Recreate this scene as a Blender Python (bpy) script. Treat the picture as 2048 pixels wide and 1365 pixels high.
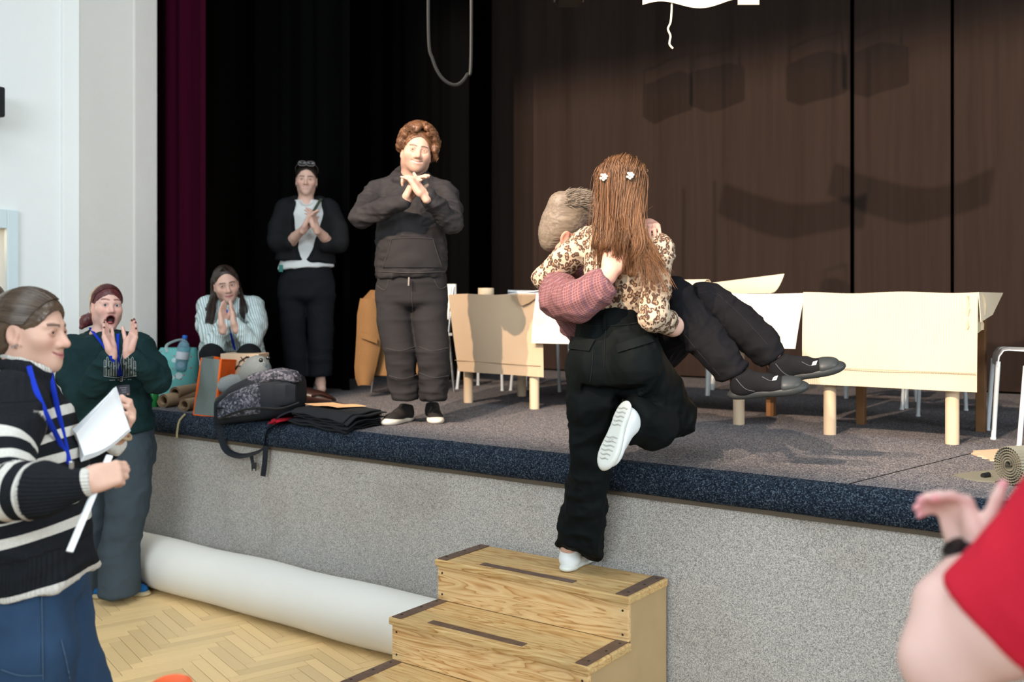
import bpy, bmesh, math, random
import numpy as np
from mathutils import Vector, Matrix

# ------------------------------------------------------------------ clear
for o in list(bpy.data.objects):
    bpy.data.objects.remove(o)
scene = bpy.context.scene
COL = scene.collection
random.seed(7)
RNG = np.random.default_rng(7)

# ------------------------------------------------------------------ camera (35 mm lens, level, shifted down a little)
F, CX, HY, HC = 1991.1, 1024.0, 600.0, 1.71
cam_d = bpy.data.cameras.new('camera')
cam_d.lens, cam_d.sensor_width = 35.0, 36.0
cam_d.shift_y = -82.5 / 2048.0
cam_d.clip_start, cam_d.clip_end = 0.05, 100
cam_d.dof.use_dof = True
cam_d.dof.focus_distance = 4.3
cam_d.dof.aperture_fstop = 2.2
cam = bpy.data.objects.new('camera', cam_d)
cam.location = (0, 0, HC)
cam.rotation_euler = (math.radians(90), 0, 0)
COL.objects.link(cam)
scene.camera = cam

def P(px, py, Y):
    """world point seen at photo pixel px, py at distance Y in front of the camera"""
    return Vector(((px - CX) / F * Y, Y, HC - (py - HY) / F * Y))
def PZ(px, py, z):
    return P(px, py, (HC - z) * F / (py - HY))

STAGE = 1.01
ANG = math.radians(35.8)
E1 = Vector((math.cos(ANG), -math.sin(ANG), 0)); E2 = Vector((math.sin(ANG), math.cos(ANG), 0))
ORG = Vector((-2.30, 6.28, 0)); UP = Vector((0, 0, 1))
def W(u, v, z=0.0):
    return ORG + E1 * u + E2 * v + UP * z

# ------------------------------------------------------------------ world, lights, exposure
scene.view_settings.view_transform = 'Standard'
scene.view_settings.look = 'None'
scene.view_settings.exposure = 0.0
scene.view_settings.gamma = 1.0
scene.view_settings.use_curve_mapping = False
scene.render.film_transparent = False
try:
    scene.cycles.use_denoising = True
    scene.cycles.max_bounces = 6
    scene.cycles.sample_clamp_indirect = 4
except Exception:
    pass
wd = bpy.data.worlds.new('hall_daylight'); scene.world = wd; wd.use_nodes = True
wd.node_tree.nodes['Background'].inputs[0].default_value = (0.76, 0.92, 1.0, 1)
wd.node_tree.nodes['Background'].inputs[1].default_value = 0.30

def area_light(name, loc, target, sx, sy, power, color):
    d = bpy.data.lights.new(name, 'AREA'); d.shape = 'RECTANGLE'; d.size, d.size_y = sx, sy
    d.energy, d.color = power, color
    o = bpy.data.objects.new(name, d); o.location = loc
    o.rotation_euler = (Vector(target) - Vector(loc)).to_track_quat('-Z', 'Y').to_euler()
    COL.objects.link(o); return o
# tall windows of the hall: one bank on the side wall to the right, one behind the camera
area_light('window_daylight_side', (6.5, -1.5, 3.6), (-1.5, 4.5, 0.9), 6.0, 3.2, 700, (0.84, 0.94, 1.0))
area_light('window_daylight_back', (-3.2, -5.0, 4.2), (-0.6, 5.0, 0.8), 5.0, 3.0, 560, (0.84, 0.94, 1.0))

area_light('hall_overhead_fill', (-1.0, 2.6, 5.6), (-1.0, 2.6, 0), 5.0, 3.0, 190, (0.93, 0.97, 1.0))  # added overhead fill to brighten floor and cloth roll, no known fixture

def stage_spot(name, loc, target, power, color, blades, radius=0.05, size=75):
    """profile spotlight; blades = framing shutters (world point, world point, point inside, softness)"""
    d = bpy.data.lights.new(name, 'SPOT'); d.energy, d.color = power, color
    d.spot_size, d.spot_blend, d.shadow_soft_size = math.radians(size), 0.25, radius
    o = bpy.data.objects.new(name, d); o.location = loc
    q = (Vector(target) - Vector(loc)).to_track_quat('-Z', 'Y')
    o.rotation_euler = q.to_euler(); COL.objects.link(o)
    inv = q.to_matrix().transposed()
    def tan2(p):
        l = inv @ (Vector(p) - Vector(loc)); return Vector((l.x / l.z, l.y / l.z))
    d.use_nodes = True; nt = d.node_tree; em = nt.nodes['Emission']
    tc = nt.nodes.new('ShaderNodeTexCoord'); sep = nt.nodes.new('ShaderNodeSeparateXYZ')
    nt.links.new(tc.outputs['Normal'], sep.inputs[0])
    def m(op, a, b):
        n = nt.nodes.new('ShaderNodeMath'); n.operation = op
        for i, x in enumerate((a, b)):
            if isinstance(x, (int, float)): n.inputs[i].default_value = x
            else: nt.links.new(x, n.inputs[i])
        return n.outputs[0]
    A = m('DIVIDE', sep.outputs[0], sep.outputs[2]); B = m('DIVIDE', sep.outputs[1], sep.outputs[2])
    tot = None
    for p0, p1, pin, soft in blades:
        a, b, c = tan2(p0), tan2(p1), tan2(pin)
        n = Vector((-(b - a).y, (b - a).x)).normalized()
        if (c - a).dot(n) < 0: n = -n
        dist = m('ADD', m('ADD', m('MULTIPLY', A, n.x), m('MULTIPLY', B, n.y)), -a.dot(n))
        mr = nt.nodes.new('ShaderNodeMapRange'); mr.interpolation_type = 'SMOOTHSTEP'
        nt.links.new(dist, mr.inputs[0]); mr.inputs[1].default_value = -soft; mr.inputs[2].default_value = soft
        tot = mr.outputs[0] if tot is None else m('MULTIPLY', tot, mr.outputs[0])
    nt.links.new(tot, em.inputs['Strength'])
    return o
WARM = (1.0, 0.76, 0.56)
blades = [(W(1.0, 0.30, STAGE), W(5.0, 0.22, STAGE), W(3, 2, STAGE), 0.016),      # foot of the beam, along the stage edge
          (P(1300, 95, 8.6), P(2000, 40, 7.3), W(3, 2, STAGE), 0.022),            # top of the beam on the backdrop
          (P(700, 500, 7.25), P(700, 800, 7.25), W(3, 2, STAGE), 0.012)]           # left edge
LAMP_A, LAMP_B = (-3.5, -3.2, 7.2), (-5.35, -2.5, 7.2)
stage_spot('stage_spot_a', LAMP_A, (1.0, 6.2, 1.6), 5400, WARM, blades)
stage_spot('stage_spot_b', LAMP_B, (1.0, 6.2, 1.6), 5400, WARM, blades)

# ------------------------------------------------------------------ object helpers
def tag(o, label=None, cat=None, group=None, kind=None):
    if label: o['label'] = label
    if cat: o['category'] = cat
    if group: o['group'] = group
    if kind: o['kind'] = kind
    return o
def link(o, parent=None):
    COL.objects.link(o)
    if parent is not None:
        o.parent = parent
        o.matrix_parent_inverse = Matrix.Translation(parent.location).inverted() if parent.type == 'EMPTY' else Matrix()
    return o
def thing(name, loc, label, cat, group=None):
    o = bpy.data.objects.new(name, None); o.location = loc; o.empty_display_size = 0.1
    COL.objects.link(o); return tag(o, label, cat, group)
def mesh_obj(name, V, Fc, mat, parent=None, smooth=True, attrs=None, col=None):
    me = bpy.data.meshes.new(name)
    V = np.asarray(V, dtype=np.float64)
    if isinstance(Fc, np.ndarray):
        n = len(Fc); k = Fc.shape[1]
        me.vertices.add(len(V)); me.vertices.foreach_set('co', V.astype(np.float32).ravel())
        me.loops.add(n * k); me.loops.foreach_set('vertex_index', Fc.astype(np.int32).ravel())
        me.polygons.add(n); me.polygons.foreach_set('loop_start', np.arange(0, n * k, k, dtype=np.int32))
        me.update(calc_edges=True); me.validate()
    else:
        me.from_pydata([tuple(v) for v in V], [], Fc); me.update()
    if smooth: me.polygons.foreach_set('use_smooth', [True] * len(me.polygons))
    for k_, a in (attrs or {}).items():
        at = me.attributes.new(k_, 'FLOAT', 'POINT'); at.data.foreach_set('value', np.asarray(a, np.float32))
    if col is not None:
        at = me.attributes.new('Col', 'FLOAT_COLOR', 'POINT')
        c4 = np.ones((len(V), 4), np.float32); c4[:, :3] = col; at.data.foreach_set('color', c4.ravel())
    if mat: me.materials.append(mat)
    o = bpy.data.objects.new(name, me); link(o, parent)
    return o

class MB:
    """collects simple shapes into one mesh"""
    def __init__(s): s.v = []; s.f = []
    def add(s, vs, fs):
        n = len(s.v); s.v += [Vector(v) for v in vs]; s.f += [tuple(i + n for i in f) for f in fs]; return s
    def box(s, c, h, R=None, taper=1.0):
        R = R or Matrix.Identity(3); c = Vector(c); vs = []
        for z in (-1, 1):
            t = taper if z > 0 else 1.0
            for x, y in ((-1, -1), (1, -1), (1, 1), (-1, 1)):
                vs.append(c + R @ Vector((x * h[0] * t, y * h[1] * t, z * h[2])))
        return s.add(vs, [(3, 2, 1, 0), (4, 5, 6, 7), (0, 1, 5, 4), (1, 2, 6, 5), (2, 3, 7, 6), (3, 0, 4, 7)])
    def tube(s, pts, r, n=8, cap=True, flat=1.0, side=None):
        pts = [Vector(p) for p in pts]; m = len(pts)
        rs = r if hasattr(r, '__len__') else [r] * m
        ref = None; vs = []
        for i, p in enumerate(pts):
            d = (pts[min(i + 1, m - 1)] - pts[max(i - 1, 0)])
            d = d.normalized() if d.length > 1e-9 else Vector((0, 0, 1))
            if ref is None:
                ref = Vector(side) if side is not None else d.orthogonal()
            a = ref - d * ref.dot(d)
            a = a.normalized() if a.length > 1e-6 else d.orthogonal().normalized()
            ref = a; b = d.cross(a)
            for k in range(n):
                t = 2 * math.pi * k / n
                vs.append(p + (a * math.cos(t) + b * math.sin(t) * flat) * rs[i])
        fs = []
        for i in range(m - 1):
            for k in range(n):
                k2 = (k + 1) % n
                fs.append((i * n + k, i * n + k2, (i + 1) * n + k2, (i + 1) * n + k))
        if cap:
            fs.append(tuple(range(n - 1, -1, -1))); fs.append(tuple((m - 1) * n + k for k in range(n)))
        return s.add(vs, fs)
    def lathe(s, base, prof, n=24, axis=UP):
        axis = Vector(axis).normalized(); a = axis.orthogonal().normalized(); b = axis.cross(a); base = Vector(base)
        vs = []
        for r, h in prof:
            for k in range(n):
                t = 2 * math.pi * k / n
                vs.append(base + axis * h + (a * math.cos(t) + b * math.sin(t)) * r)
        fs = []
        for i in range(len(prof) - 1):
            for k in range(n):
                k2 = (k + 1) % n; fs.append((i * n + k, i * n + k2, (i + 1) * n + k2, (i + 1) * n + k))
        fs.append(tuple(range(n - 1, -1, -1))); fs.append(tuple((len(prof) - 1) * n + k for k in range(n)))
        return s.add(vs, fs)
    def sheet(s, grid, th):
        """thick sheet through a grid (rows x cols) of points, thickness th along the local normal"""
        R, C = len(grid), len(grid[0]); g = [[Vector(p) for p in r] for r in grid]
        top, bot = [], []
        for i in range(R):
            for j in range(C):
                du = g[i][min(j + 1, C - 1)] - g[i][max(j - 1, 0)]; dv = g[min(i + 1, R - 1)][j] - g[max(i - 1, 0)][j]
                n = du.cross(dv); n = n.normalized() if n.length > 1e-12 else Vector((0, 0, 1))
                top.append(g[i][j] + n * th / 2); bot.append(g[i][j] - n * th / 2)
        N = R * C; fs = []
        for i in range(R - 1):
            for j in range(C - 1):
                a, b, c, d = i * C + j, i * C + j + 1, (i + 1) * C + j + 1, (i + 1) * C + j
                fs.append((a, b, c, d)); fs.append((N + d, N + c, N + b, N + a))
        for j in range(C - 1):
            fs.append((j, N + j, N + j + 1, j + 1)); k = (R - 1) * C + j; fs.append((k, k + 1, N + k + 1, N + k))
        for i in range(R - 1):
            k = i * C; fs.append((k, k + C, N + k + C, N + k)); k = i * C + C - 1; fs.append((k, N + k, N + k + C, k + C))
        return s.add(top + bot, fs)
    def build(s, name, mat, parent=None, smooth=False, bevel=0.0):
        me = bpy.data.meshes.new(name)
        if bevel > 0 or smooth == 'auto':
            bm = bmesh.new(); vv = [bm.verts.new(v) for v in s.v]
            for f in s.f:
                try: bm.faces.new([vv[i] for i in f])
                except ValueError: pass
            bmesh.ops.recalc_face_normals(bm, faces=bm.faces)
            if bevel > 0:
                es = [e for e in bm.edges if len(e.link_faces) == 2 and e.calc_face_angle(0) > 0.5]
                bmesh.ops.bevel(bm, geom=es, offset=bevel, segments=2, affect='EDGES', profile=0.5)
            bm.to_mesh(me); bm.free()
        else:
            me.from_pydata([tuple(v) for v in s.v], [], s.f)
        me.update()
        if smooth:
            me.polygons.foreach_set('use_smooth', [True] * len(me.polygons))
            try: me.set_sharp_from_angle(angle=math.radians(40))
            except Exception: pass
        if mat: me.materials.append(mat)
        o = bpy.data.objects.new(name, me); link(o, parent); return o

def spline(pts, n):
    """Catmull-Rom through pts, n samples"""
    pts = [Vector(p) for p in pts]; out = []; m = len(pts) - 1
    for i in range(n):
        t = i / (n - 1) * m; k = min(int(t), m - 1); t -= k
        p0, p1, p2, p3 = pts[max(k - 1, 0)], pts[k], pts[k + 1], pts[min(k + 2, m)]
        out.append(0.5 * ((2 * p1) + (p2 - p0) * t + (2 * p0 - 5 * p1 + 4 * p2 - p3) * t * t + (3 * p1 - p0 - 3 * p2 + p3) * t ** 3))
    return out

# ------------------------------------------------------------------ materials
class N:
    """tiny node-graph helper"""
    def __init__(s, name):
        s.m = bpy.data.materials.new(name); s.m.use_nodes = True; s.t = s.m.node_tree
        s.b = s.t.nodes['Principled BSDF']; s.x = s.t.nodes.new('ShaderNodeTexCoord')
    def new(s, typ, **kw):
        n = s.t.nodes.new('ShaderNode' + typ)
        for k, v in kw.items(): setattr(n, k, v)
        return n
    def put(s, sock, v):
        if hasattr(v, 'is_output') or isinstance(v, bpy.types.NodeSocket): s.t.links.new(v, sock)
        elif hasattr(v, '__len__') and len(v) == 3 and sock.type == 'RGBA': sock.default_value = (*v, 1)
        else: sock.default_value = v
    def coord(s, scale=(1, 1, 1), rot=(0, 0, 0), src='Object'):
        m = s.new('Mapping'); s.t.links.new(s.x.outputs[src], m.inputs[0])
        m.inputs['Scale'].default_value = scale; m.inputs['Rotation'].default_value = rot
        return m.outputs[0]
    def noise(s, scale, vec=None, detail=3, rough=0.55, dist=0.0):
        n = s.new('TexNoise'); s.put(n.inputs['Scale'], scale); n.inputs['Detail'].default_value = detail
        n.inputs['Roughness'].default_value = rough; n.inputs['Distortion'].default_value = dist
        s.t.links.new(vec if vec is not None else s.x.outputs['Object'], n.inputs['Vector']); return n.outputs[0]
    def voro(s, scale, vec=None, feature='F1', out='Distance', rnd=1.0):
        n = s.new('TexVoronoi', feature=feature); n.inputs['Scale'].default_value = scale; n.inputs['Randomness'].default_value = rnd
        s.t.links.new(vec if vec is not None else s.x.outputs['Object'], n.inputs['Vector']); return n.outputs[out]
    def wave(s, scale, vec=None, dist=0.0, dscale=1.0, detail=2, prof='SIN', typ='BANDS', d='X'):
        n = s.new('TexWave', wave_type=typ, wave_profile=prof)
        if typ == 'BANDS': n.bands_direction = d
        else: n.rings_direction = d
        n.inputs['Scale'].default_value = scale; n.inputs['Distortion'].default_value = dist
        n.inputs['Detail'].default_value = detail; n.inputs['Detail Scale'].default_value = dscale
        s.t.links.new(vec if vec is not None else s.x.outputs['Object'], n.inputs['Vector']); return n.outputs[1]
    def ramp(s, fac, stops, const=False):
        n = s.new('ValToRGB'); e = n.color_ramp.elements
        if const: n.color_ramp.interpolation = 'CONSTANT'
        while len(e) < len(stops): e.new(0.5)
        for k, (p, c) in enumerate(stops):
            e[k].position = p; e[k].color = (*c, 1) if hasattr(c, '__len__') else (c, c, c, 1)
        s.put(n.inputs[0], fac); return n.outputs[0]
    def mix(s, fac, a, b, mode='MIX'):
        n = s.new('Mix', data_type='RGBA', blend_type=mode); s.put(n.inputs[0], fac); s.put(n.inputs[6], a); s.put(n.inputs[7], b); return n.outputs[2]
    def math(s, op, a, b=0.0, c=0.0):
        n = s.new('Math', operation=op); s.put(n.inputs[0], a); s.put(n.inputs[1], b); s.put(n.inputs[2], c); return n.outputs[0]
    def attr(s, name, out='Fac'):
        n = s.new('Attribute'); n.attribute_name = name; return n.outputs[out]
    def rand(s):
        return s.new('ObjectInfo').outputs['Random']
    def bump(s, h, strength=0.3, dist=0.005):
        n = s.new('Bump'); n.inputs['Strength'].default_value = strength; n.inputs['Distance'].default_value = dist
        s.put(n.inputs['Height'], h); s.t.links.new(n.outputs[0], s.b.inputs['Normal']); return s
    def done(s, color, rough=0.7, spec=0.3, metal=0.0, sheen=0.0, **kw):
        s.put(s.b.inputs['Base Color'], color); s.put(s.b.inputs['Roughness'], rough)
        s.b.inputs['Specular IOR Level'].default_value = spec; s.b.inputs['Metallic'].default_value = metal
        if sheen: s.b.inputs['Sheen Weight'].default_value = sheen; s.b.inputs['Sheen Roughness'].default_value = 0.5
        for k, v in kw.items(): s.put(s.b.inputs[k.replace('_', ' ')], v)
        return s.m

def plain(name, c, rough=0.7, spec=0.3, var=0.12, scale=6.0, bump=0.0, bscale=60, metal=0.0, sheen=0.0, **kw):
    g = N(name); f = g.noise(scale)
    col = g.mix(f, tuple(x * (1 - var) for x in c), tuple(min(1, x * (1 + var)) for x in c))
    if bump: g.bump(g.noise(bscale), bump, 0.004)
    return g.done(col, rough, spec, metal, sheen, **kw)
def fabric(name, c, weave=350, var=0.15, bump=0.25, rough=0.9, sheen=0.0, scale=5.0):
    g = N(name); f = g.noise(scale, detail=4); f2 = g.noise(weave, detail=1)
    col = g.mix(f, tuple(x * (1 - var) for x in c), tuple(min(1, x * (1 + var)) for x in c))
    col = g.mix(g.ramp(f2, [(0.3, 0.0), (0.7, 1.0)]), g.mix(1.0, col, (0.8, 0.8, 0.8), 'MULTIPLY'), col)
    g.bump(f2, bump, 0.0015)
    return g.done(col, rough, 0.1, 0, sheen)

def stage_carpet(name='stage_carpet', stops=((0.0, (0.04, 0.042, 0.055)), (0.40, (0.105, 0.105, 0.13)), (0.65, (0.20, 0.19, 0.20)), (0.88, (0.36, 0.33, 0.315)), (1.0, (0.52, 0.47, 0.44)))):
    g = N(name); a = g.noise(210, detail=2, rough=0.7); b = g.voro(260, out='Color'); c = g.noise(1.3)
    sp = g.new('SeparateColor'); g.t.links.new(b, sp.inputs[0])
    col = g.ramp(sp.outputs[0], list(stops))
    col = g.mix(g.math('MULTIPLY', c, 0.5), col, g.mix(1, col, (0.7, 0.7, 0.7), 'MULTIPLY'))
    g.bump(g.math('ADD', a, sp.outputs[1]), 0.7, 0.006)
    return g.done(col, 0.95, 0.1)
def face_carpet():
    g = N('stage_face_carpet'); b = g.voro(400, out='Color'); sp = g.new('SeparateColor'); g.t.links.new(b, sp.inputs[0])
    c = g.noise(2.2, detail=4)
    col = g.ramp(sp.outputs[0], [(0.0, (0.17, 0.155, 0.155)), (0.25, (0.31, 0.29, 0.27)), (0.6, (0.47, 0.45, 0.415)), (1.0, (0.70, 0.66, 0.61))])
    col = g.mix(g.ramp(c, [(0.5, 0.0), (0.75, 0.45)]), col, g.mix(1, col, (0.62, 0.56, 0.50), 'MULTIPLY'))
    g.bump(sp.outputs[1], 0.6, 0.005)
    return g.done(col, 0.95, 0.1)
def pine(name='old_pine', d='X', dark=1.0, tint=(1, 1, 1)):
    g = N(name); rot = {'X': (0, 0, 0), 'Z': (0, math.pi / 2, 0)}[d]
    v = g.coord((1, 1, 1), rot); st = g.coord((0.55, 7.0, 7.0), rot)
    n = g.noise(1.6, st, detail=3, dist=1.1)
    rings = g.math('FRACT', g.math('MULTIPLY', n, 11.0))
    rg = g.ramp(rings, [(0.0, (0.36, 0.17, 0.05)), (0.12, (0.58, 0.32, 0.12)), (0.6, (0.80, 0.56, 0.28)), (0.95, (0.70, 0.44, 0.19)), (1.0, (0.36, 0.17, 0.05))])
    blotch = g.noise(3.2, detail=4); fine = g.noise(1.0, g.coord((3, 120, 120), rot), detail=2)
    col = g.mix(g.ramp(blotch, [(0.42, 0.0), (0.7, 0.55)]), rg, (0.58, 0.42, 0.21))
    col = g.mix(g.math('MULTIPLY', fine, 0.25), col, (0.35, 0.2, 0.08))
    col = g.mix(1.0, col, tuple(dark * t for t in tint), 'MULTIPLY')
    g.bump(g.math('ADD', rings, fine), 0.15, 0.003)
    return g.done(col, 0.6, 0.25)
def parquet(name, tone):
    g = N(name); r = g.rand(); st = g.coord((2, 60, 60))
    gr = g.noise(2.0, st, detail=4)
    base = g.mix(r, tuple(t * 0.84 for t in tone), tuple(min(1, t * 1.1) for t in tone))
    col = g.mix(g.math('MULTIPLY', gr, 0.35), base, tuple(t * 0.6 for t in tone))
    return g.done(col, g.math('ADD', 0.28, g.math('MULTIPLY', gr, 0.15)), 0.45)
def curtain_mat(name, c, sheen=0.0):
    g = N(name); v = g.coord((14, 14, 0.6)); a = g.noise(2.0, v, detail=4); b = g.noise(160)
    col = g.mix(a, tuple(x * 0.75 for x in c), tuple(x * 1.25 for x in c)); g.bump(b, 0.2, 0.002)
    return g.done(col, 0.95, 0.05, 0, sheen)
def kraft(name, c, ridge=False):
    g = N(name); a = g.noise(4, detail=5); b = g.noise(220, detail=2)
    col = g.mix(a, tuple(x * 0.92 for x in c), tuple(min(1, x * 1.06) for x in c)); col = g.mix(g.math('MULTIPLY', b, 0.18), col, tuple(x * 0.7 for x in c))
    g.bump(b, 0.08, 0.002); return g.done(col, 0.75, 0.2)

M = {}
def wallpaint(name, c):
    g = N(name); a = g.noise(1.5, detail=5); b = g.noise(9, detail=6)
    col = g.mix(a, tuple(x * 0.95 for x in c), c); g.bump(g.math('ADD', b, a), 0.35, 0.012); return g.done(col, 0.75, 0.25)
M['wall'] = wallpaint('wall_white_paint', (0.80, 0.82, 0.80)); M['pillar'] = wallpaint('pillar_paint', (0.64, 0.61, 0.57))
M['floorbase'] = plain('floor_joint', (0.30, 0.20, 0.10), 0.6)
M['plank'] = parquet('oak_parquet', (0.86, 0.60, 0.29))
M['carpet'] = stage_carpet(); M['lip'] = stage_carpet('stage_carpet_lip_shaded', ((0.0, (0.005, 0.007, 0.012)), (0.45, (0.012, 0.018, 0.031)), (0.75, (0.028, 0.042, 0.065)), (1.0, (0.11, 0.145, 0.18)))); M['face'] = face_carpet()  # lip: copy of the deck carpet with its shade put into the colour
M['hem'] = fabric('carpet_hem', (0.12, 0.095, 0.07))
M['pine'] = pine('old_pine_board'); M['pine_top'] = pine('worn_pine_tread', dark=0.86, tint=(0.92, 0.92, 0.85)); M['pine_side'] = plain('plywood_side', (0.40, 0.28, 0.14), 0.6, var=0.25, scale=3, bump=0.1)
M['strip'] = plain('worn_brown_strip', (0.11, 0.065, 0.045), 0.5, var=0.5, scale=25, bump=0.2)
M['nail'] = plain('dark_nail', (0.05, 0.04, 0.035), 0.4, metal=0.6)
M['black_drape'] = curtain_mat('black_drape', (0.0014, 0.0014, 0.0014)); M['maroon'] = curtain_mat('maroon_velvet', (0.028, 0.0012, 0.008), 0.0)
M['backdrop'] = curtain_mat('brown_black_backdrop', (0.033, 0.0225, 0.0185))
M['kraft'] = kraft('kraft_board', (0.62, 0.45, 0.30)); M['kraft_pale'] = kraft('pale_board', (0.74, 0.62, 0.45)); M['sheet_pale'] = kraft('pale_sheet', (0.88, 0.82, 0.70)); M['kraft_dark'] = kraft('kraft_paper_brown', (0.42, 0.29, 0.18))
M['tubeboard'] = kraft('board_tube', (0.70, 0.53, 0.36))
M['brown_wood'] = plain('dark_wood_leg', (0.17, 0.08, 0.03), 0.45, var=0.3, scale=12)
M['white_plastic'] = plain('white_plastic', (0.72, 0.74, 0.72), 0.4, var=0.03)
M['white_metal'] = plain('white_painted_metal', (0.70, 0.74, 0.76), 0.35, var=0.03)
M['black_plastic'] = plain('black_plastic', (0.012, 0.013, 0.014), 0.45)
M['black_metal'] = plain('black_metal', (0.015, 0.015, 0.016), 0.4, metal=0.3)
M['paper'] = plain('white_paper', (0.82, 0.84, 0.86), 0.6, var=0.02)
M['chrome'] = plain('bright_metal', (0.6, 0.6, 0.6), 0.25, metal=1.0)
M['door_paint'] = plain('pale_blue_door_paint', (0.62, 0.72, 0.74), 0.5, var=0.03)
M['room_wall'] = plain('warm_room_wall', (0.80, 0.62, 0.40), 0.8, var=0.05)
def lampmat():
    g = N('lit_lamp_glass'); g.b.inputs['Emission Color'].default_value = (1, 0.86, 0.6, 1); g.b.inputs['Emission Strength'].default_value = 6.0
    return g.done((0.9, 0.85, 0.75), 0.4)
M['lamp'] = lampmat()
# ================================================================== SETTING
# hall floor: dark joint bed with herringbone oak pieces where the floor shows
fl = MB(); fl.box((0, 3, -0.06), (9, 9, 0.05)); floor = fl.build('floor', M['floorbase']); tag(floor, 'oak herringbone parquet floor of the hall', None, None, 'structure')
pl_w, pl_l = 0.062, 0.372
pm = bpy.data.meshes.new('parquet_piece'); _b = MB(); _b.box((0, 0, 0), (pl_l / 2 - 0.0012, pl_w / 2 - 0.0012, 0.008))
pm.from_pydata([tuple(v) for v in _b.v], [], _b.f); pm.materials.append(M['plank'])
def plank(c, ang):
    o = bpy.data.objects.new('plank', pm); o.location = (c.x, c.y, -0.0085 + random.uniform(-0.0006, 0.0006)); o.rotation_euler = (0, 0, ang)
    COL.objects.link(o); o.parent = floor; return o
HA = math.radians(-9)      # run of the herringbone columns
hx = Vector((math.cos(HA), math.sin(HA), 0)); hy = Vector((-math.sin(HA), math.cos(HA), 0))
cands = []
s2 = math.sqrt(0.5)
k = int(pl_l / pl_w)
for i in range(-16, 12):
    for j in range(-70, 70):
        base = hx * (i * pl_l * 2 * s2) + hy * (j * pl_w * 2 * s2)
        for sgn in (1, -1):
            d = (hx * s2 * sgn + hy * s2)
            c = Vector((-1.2, 4.9, 0)) + base + (hx * (pl_l * s2 / 2 * sgn)) + hy * (pl_l * s2 / 2 + (0 if sgn > 0 else pl_w * s2))
            if c.y > 3.2:
                px = CX + c.x / c.y * F; py = HY + HC / c.y * F
                if 120 < px < 900 and 1130 < py < 1440: cands.append((abs(px - 480) + abs(py - 1270) * 2, c, math.atan2(d.y, d.x)))
cands.sort(key=lambda t: t[0])
for _, c, a in cands[:300]: plank(c, a)
if len(cands) > 300:
    mb = MB()
    for _, c, a in cands[300:]:
        mb.box((c.x, c.y, -0.0085), (pl_l / 2 - 0.0012, pl_w / 2 - 0.0012, 0.008), Matrix.Rotation(a, 3, 'Z'))
    o = mb.build('plank', M['plank'], floor); o['kind'] = 'stuff'

# stage deck with a rounded carpeted lip
def extrude_u(prof, u0, u1, n, wob=0.0):
    g = []
    for (v, z) in prof:
        g.append([W(u0 + (u1 - u0) * i / n, v + (wob * math.sin(i * 1.7 + z * 9)), z) for i in range(n + 1)])
    return g
mb = MB(); mb.sheet(extrude_u([(0.046, STAGE - 0.001), (0.12, STAGE), (1.0, STAGE), (5.0, STAGE)], -0.75, 8.0, 60, 0.0), 0.004)
deck = mb.build('floor_stage', M['carpet'], None, True); tag(deck, 'grey speckled carpet covering the stage deck', None, None, 'structure')
prof = [(0.30, 0.885), (0.012, 0.884), (0.0, 0.895), (-0.006, 0.93), (-0.002, 0.965), (0.012, 0.992), (0.03, 1.005), (0.052, 1.0115)]
mb = MB(); mb.sheet(extrude_u(prof, -0.75, 8.0, 60, 0.004), 0.004); tag(mb.build('trim_1', M['lip'], None, True), 'speckled stage carpet turned over the edge, shade painted in as dark blue', None, None, 'structure')
for a, b in ((W(4.37, 0.06, STAGE + 0.0025), W(4.60, 1.2, STAGE + 0.0025)),):
    mb = MB(); mb.tube([a, (a + b) / 2, b], 0.0022, 4); mb.build('carpet_seam', M['black_drape'], deck)
mb = MB(); mb.box(W(3.6, 0.05, 0.44), (4.6, 0.02, 0.44), Matrix((E1, E2, UP)).transposed())
face = mb.build('wall_stage_front', M['face']); tag(face, 'grey speckled carpet covering the front face of the stage', None, None, 'structure')
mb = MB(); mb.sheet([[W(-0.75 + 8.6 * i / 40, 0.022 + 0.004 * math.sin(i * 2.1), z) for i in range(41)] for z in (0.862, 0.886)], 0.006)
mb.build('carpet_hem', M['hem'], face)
# little torn tag on the lip by the bags
mb = MB(); a = W(0.42, -0.012, 0.0)
mb.tube(spline([W(0.36, 0.02, 1.012), W(0.345, -0.014, 0.97), W(0.325, -0.014, 0.90), W(0.32, -0.012, 0.868)], 8), 0.006, 6, flat=0.25); mb.build('frayed_thread', plain('straw_thread', (0.42, 0.36, 0.2)), deck)

RS = Matrix((E1, E2, UP)).transposed()
# stage shell: rear wall, ceiling, off-stage side
mb = MB(); mb.box(W(3, 5.1, 3), (7, 0.05, 3.2), RS); tag(mb.build('wall_stage_back', M['black_drape']), 'black rear wall of the stage', None, None, 'structure')
mb = MB(); mb.box(W(3, 2.75, 5.4), (7, 2.3, 0.05), RS); tag(mb.build('ceiling', M['black_drape']), 'black ceiling above the stage', None, None, 'structure')
mb = MB(); mb.box(W(-2.6, 2.8, 3), (0.05, 2.4, 3.2), RS); tag(mb.build('wall_stage_left', M['black_drape']), 'black side wall of the stage', None, None, 'structure')
mb = MB(); mb.box(W(8.6, 2.8, 3), (0.05, 2.4, 3.2), RS); tag(mb.build('wall_stage_right', M['black_drape']), 'black side wall at the far end of the stage', None, None, 'structure')

# proscenium pillar and side wall of the hall
mb = MB(); mb.box(W((-0.60 - 1.30) / 2, 0.395, 3.0), (0.35, 0.095, 3.2), RS)
tag(mb.build('wall_proscenium', M['pillar'], None, False, 0.012), 'off-white plastered proscenium pillar beside the maroon curtain', None, None, 'structure')
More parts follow.
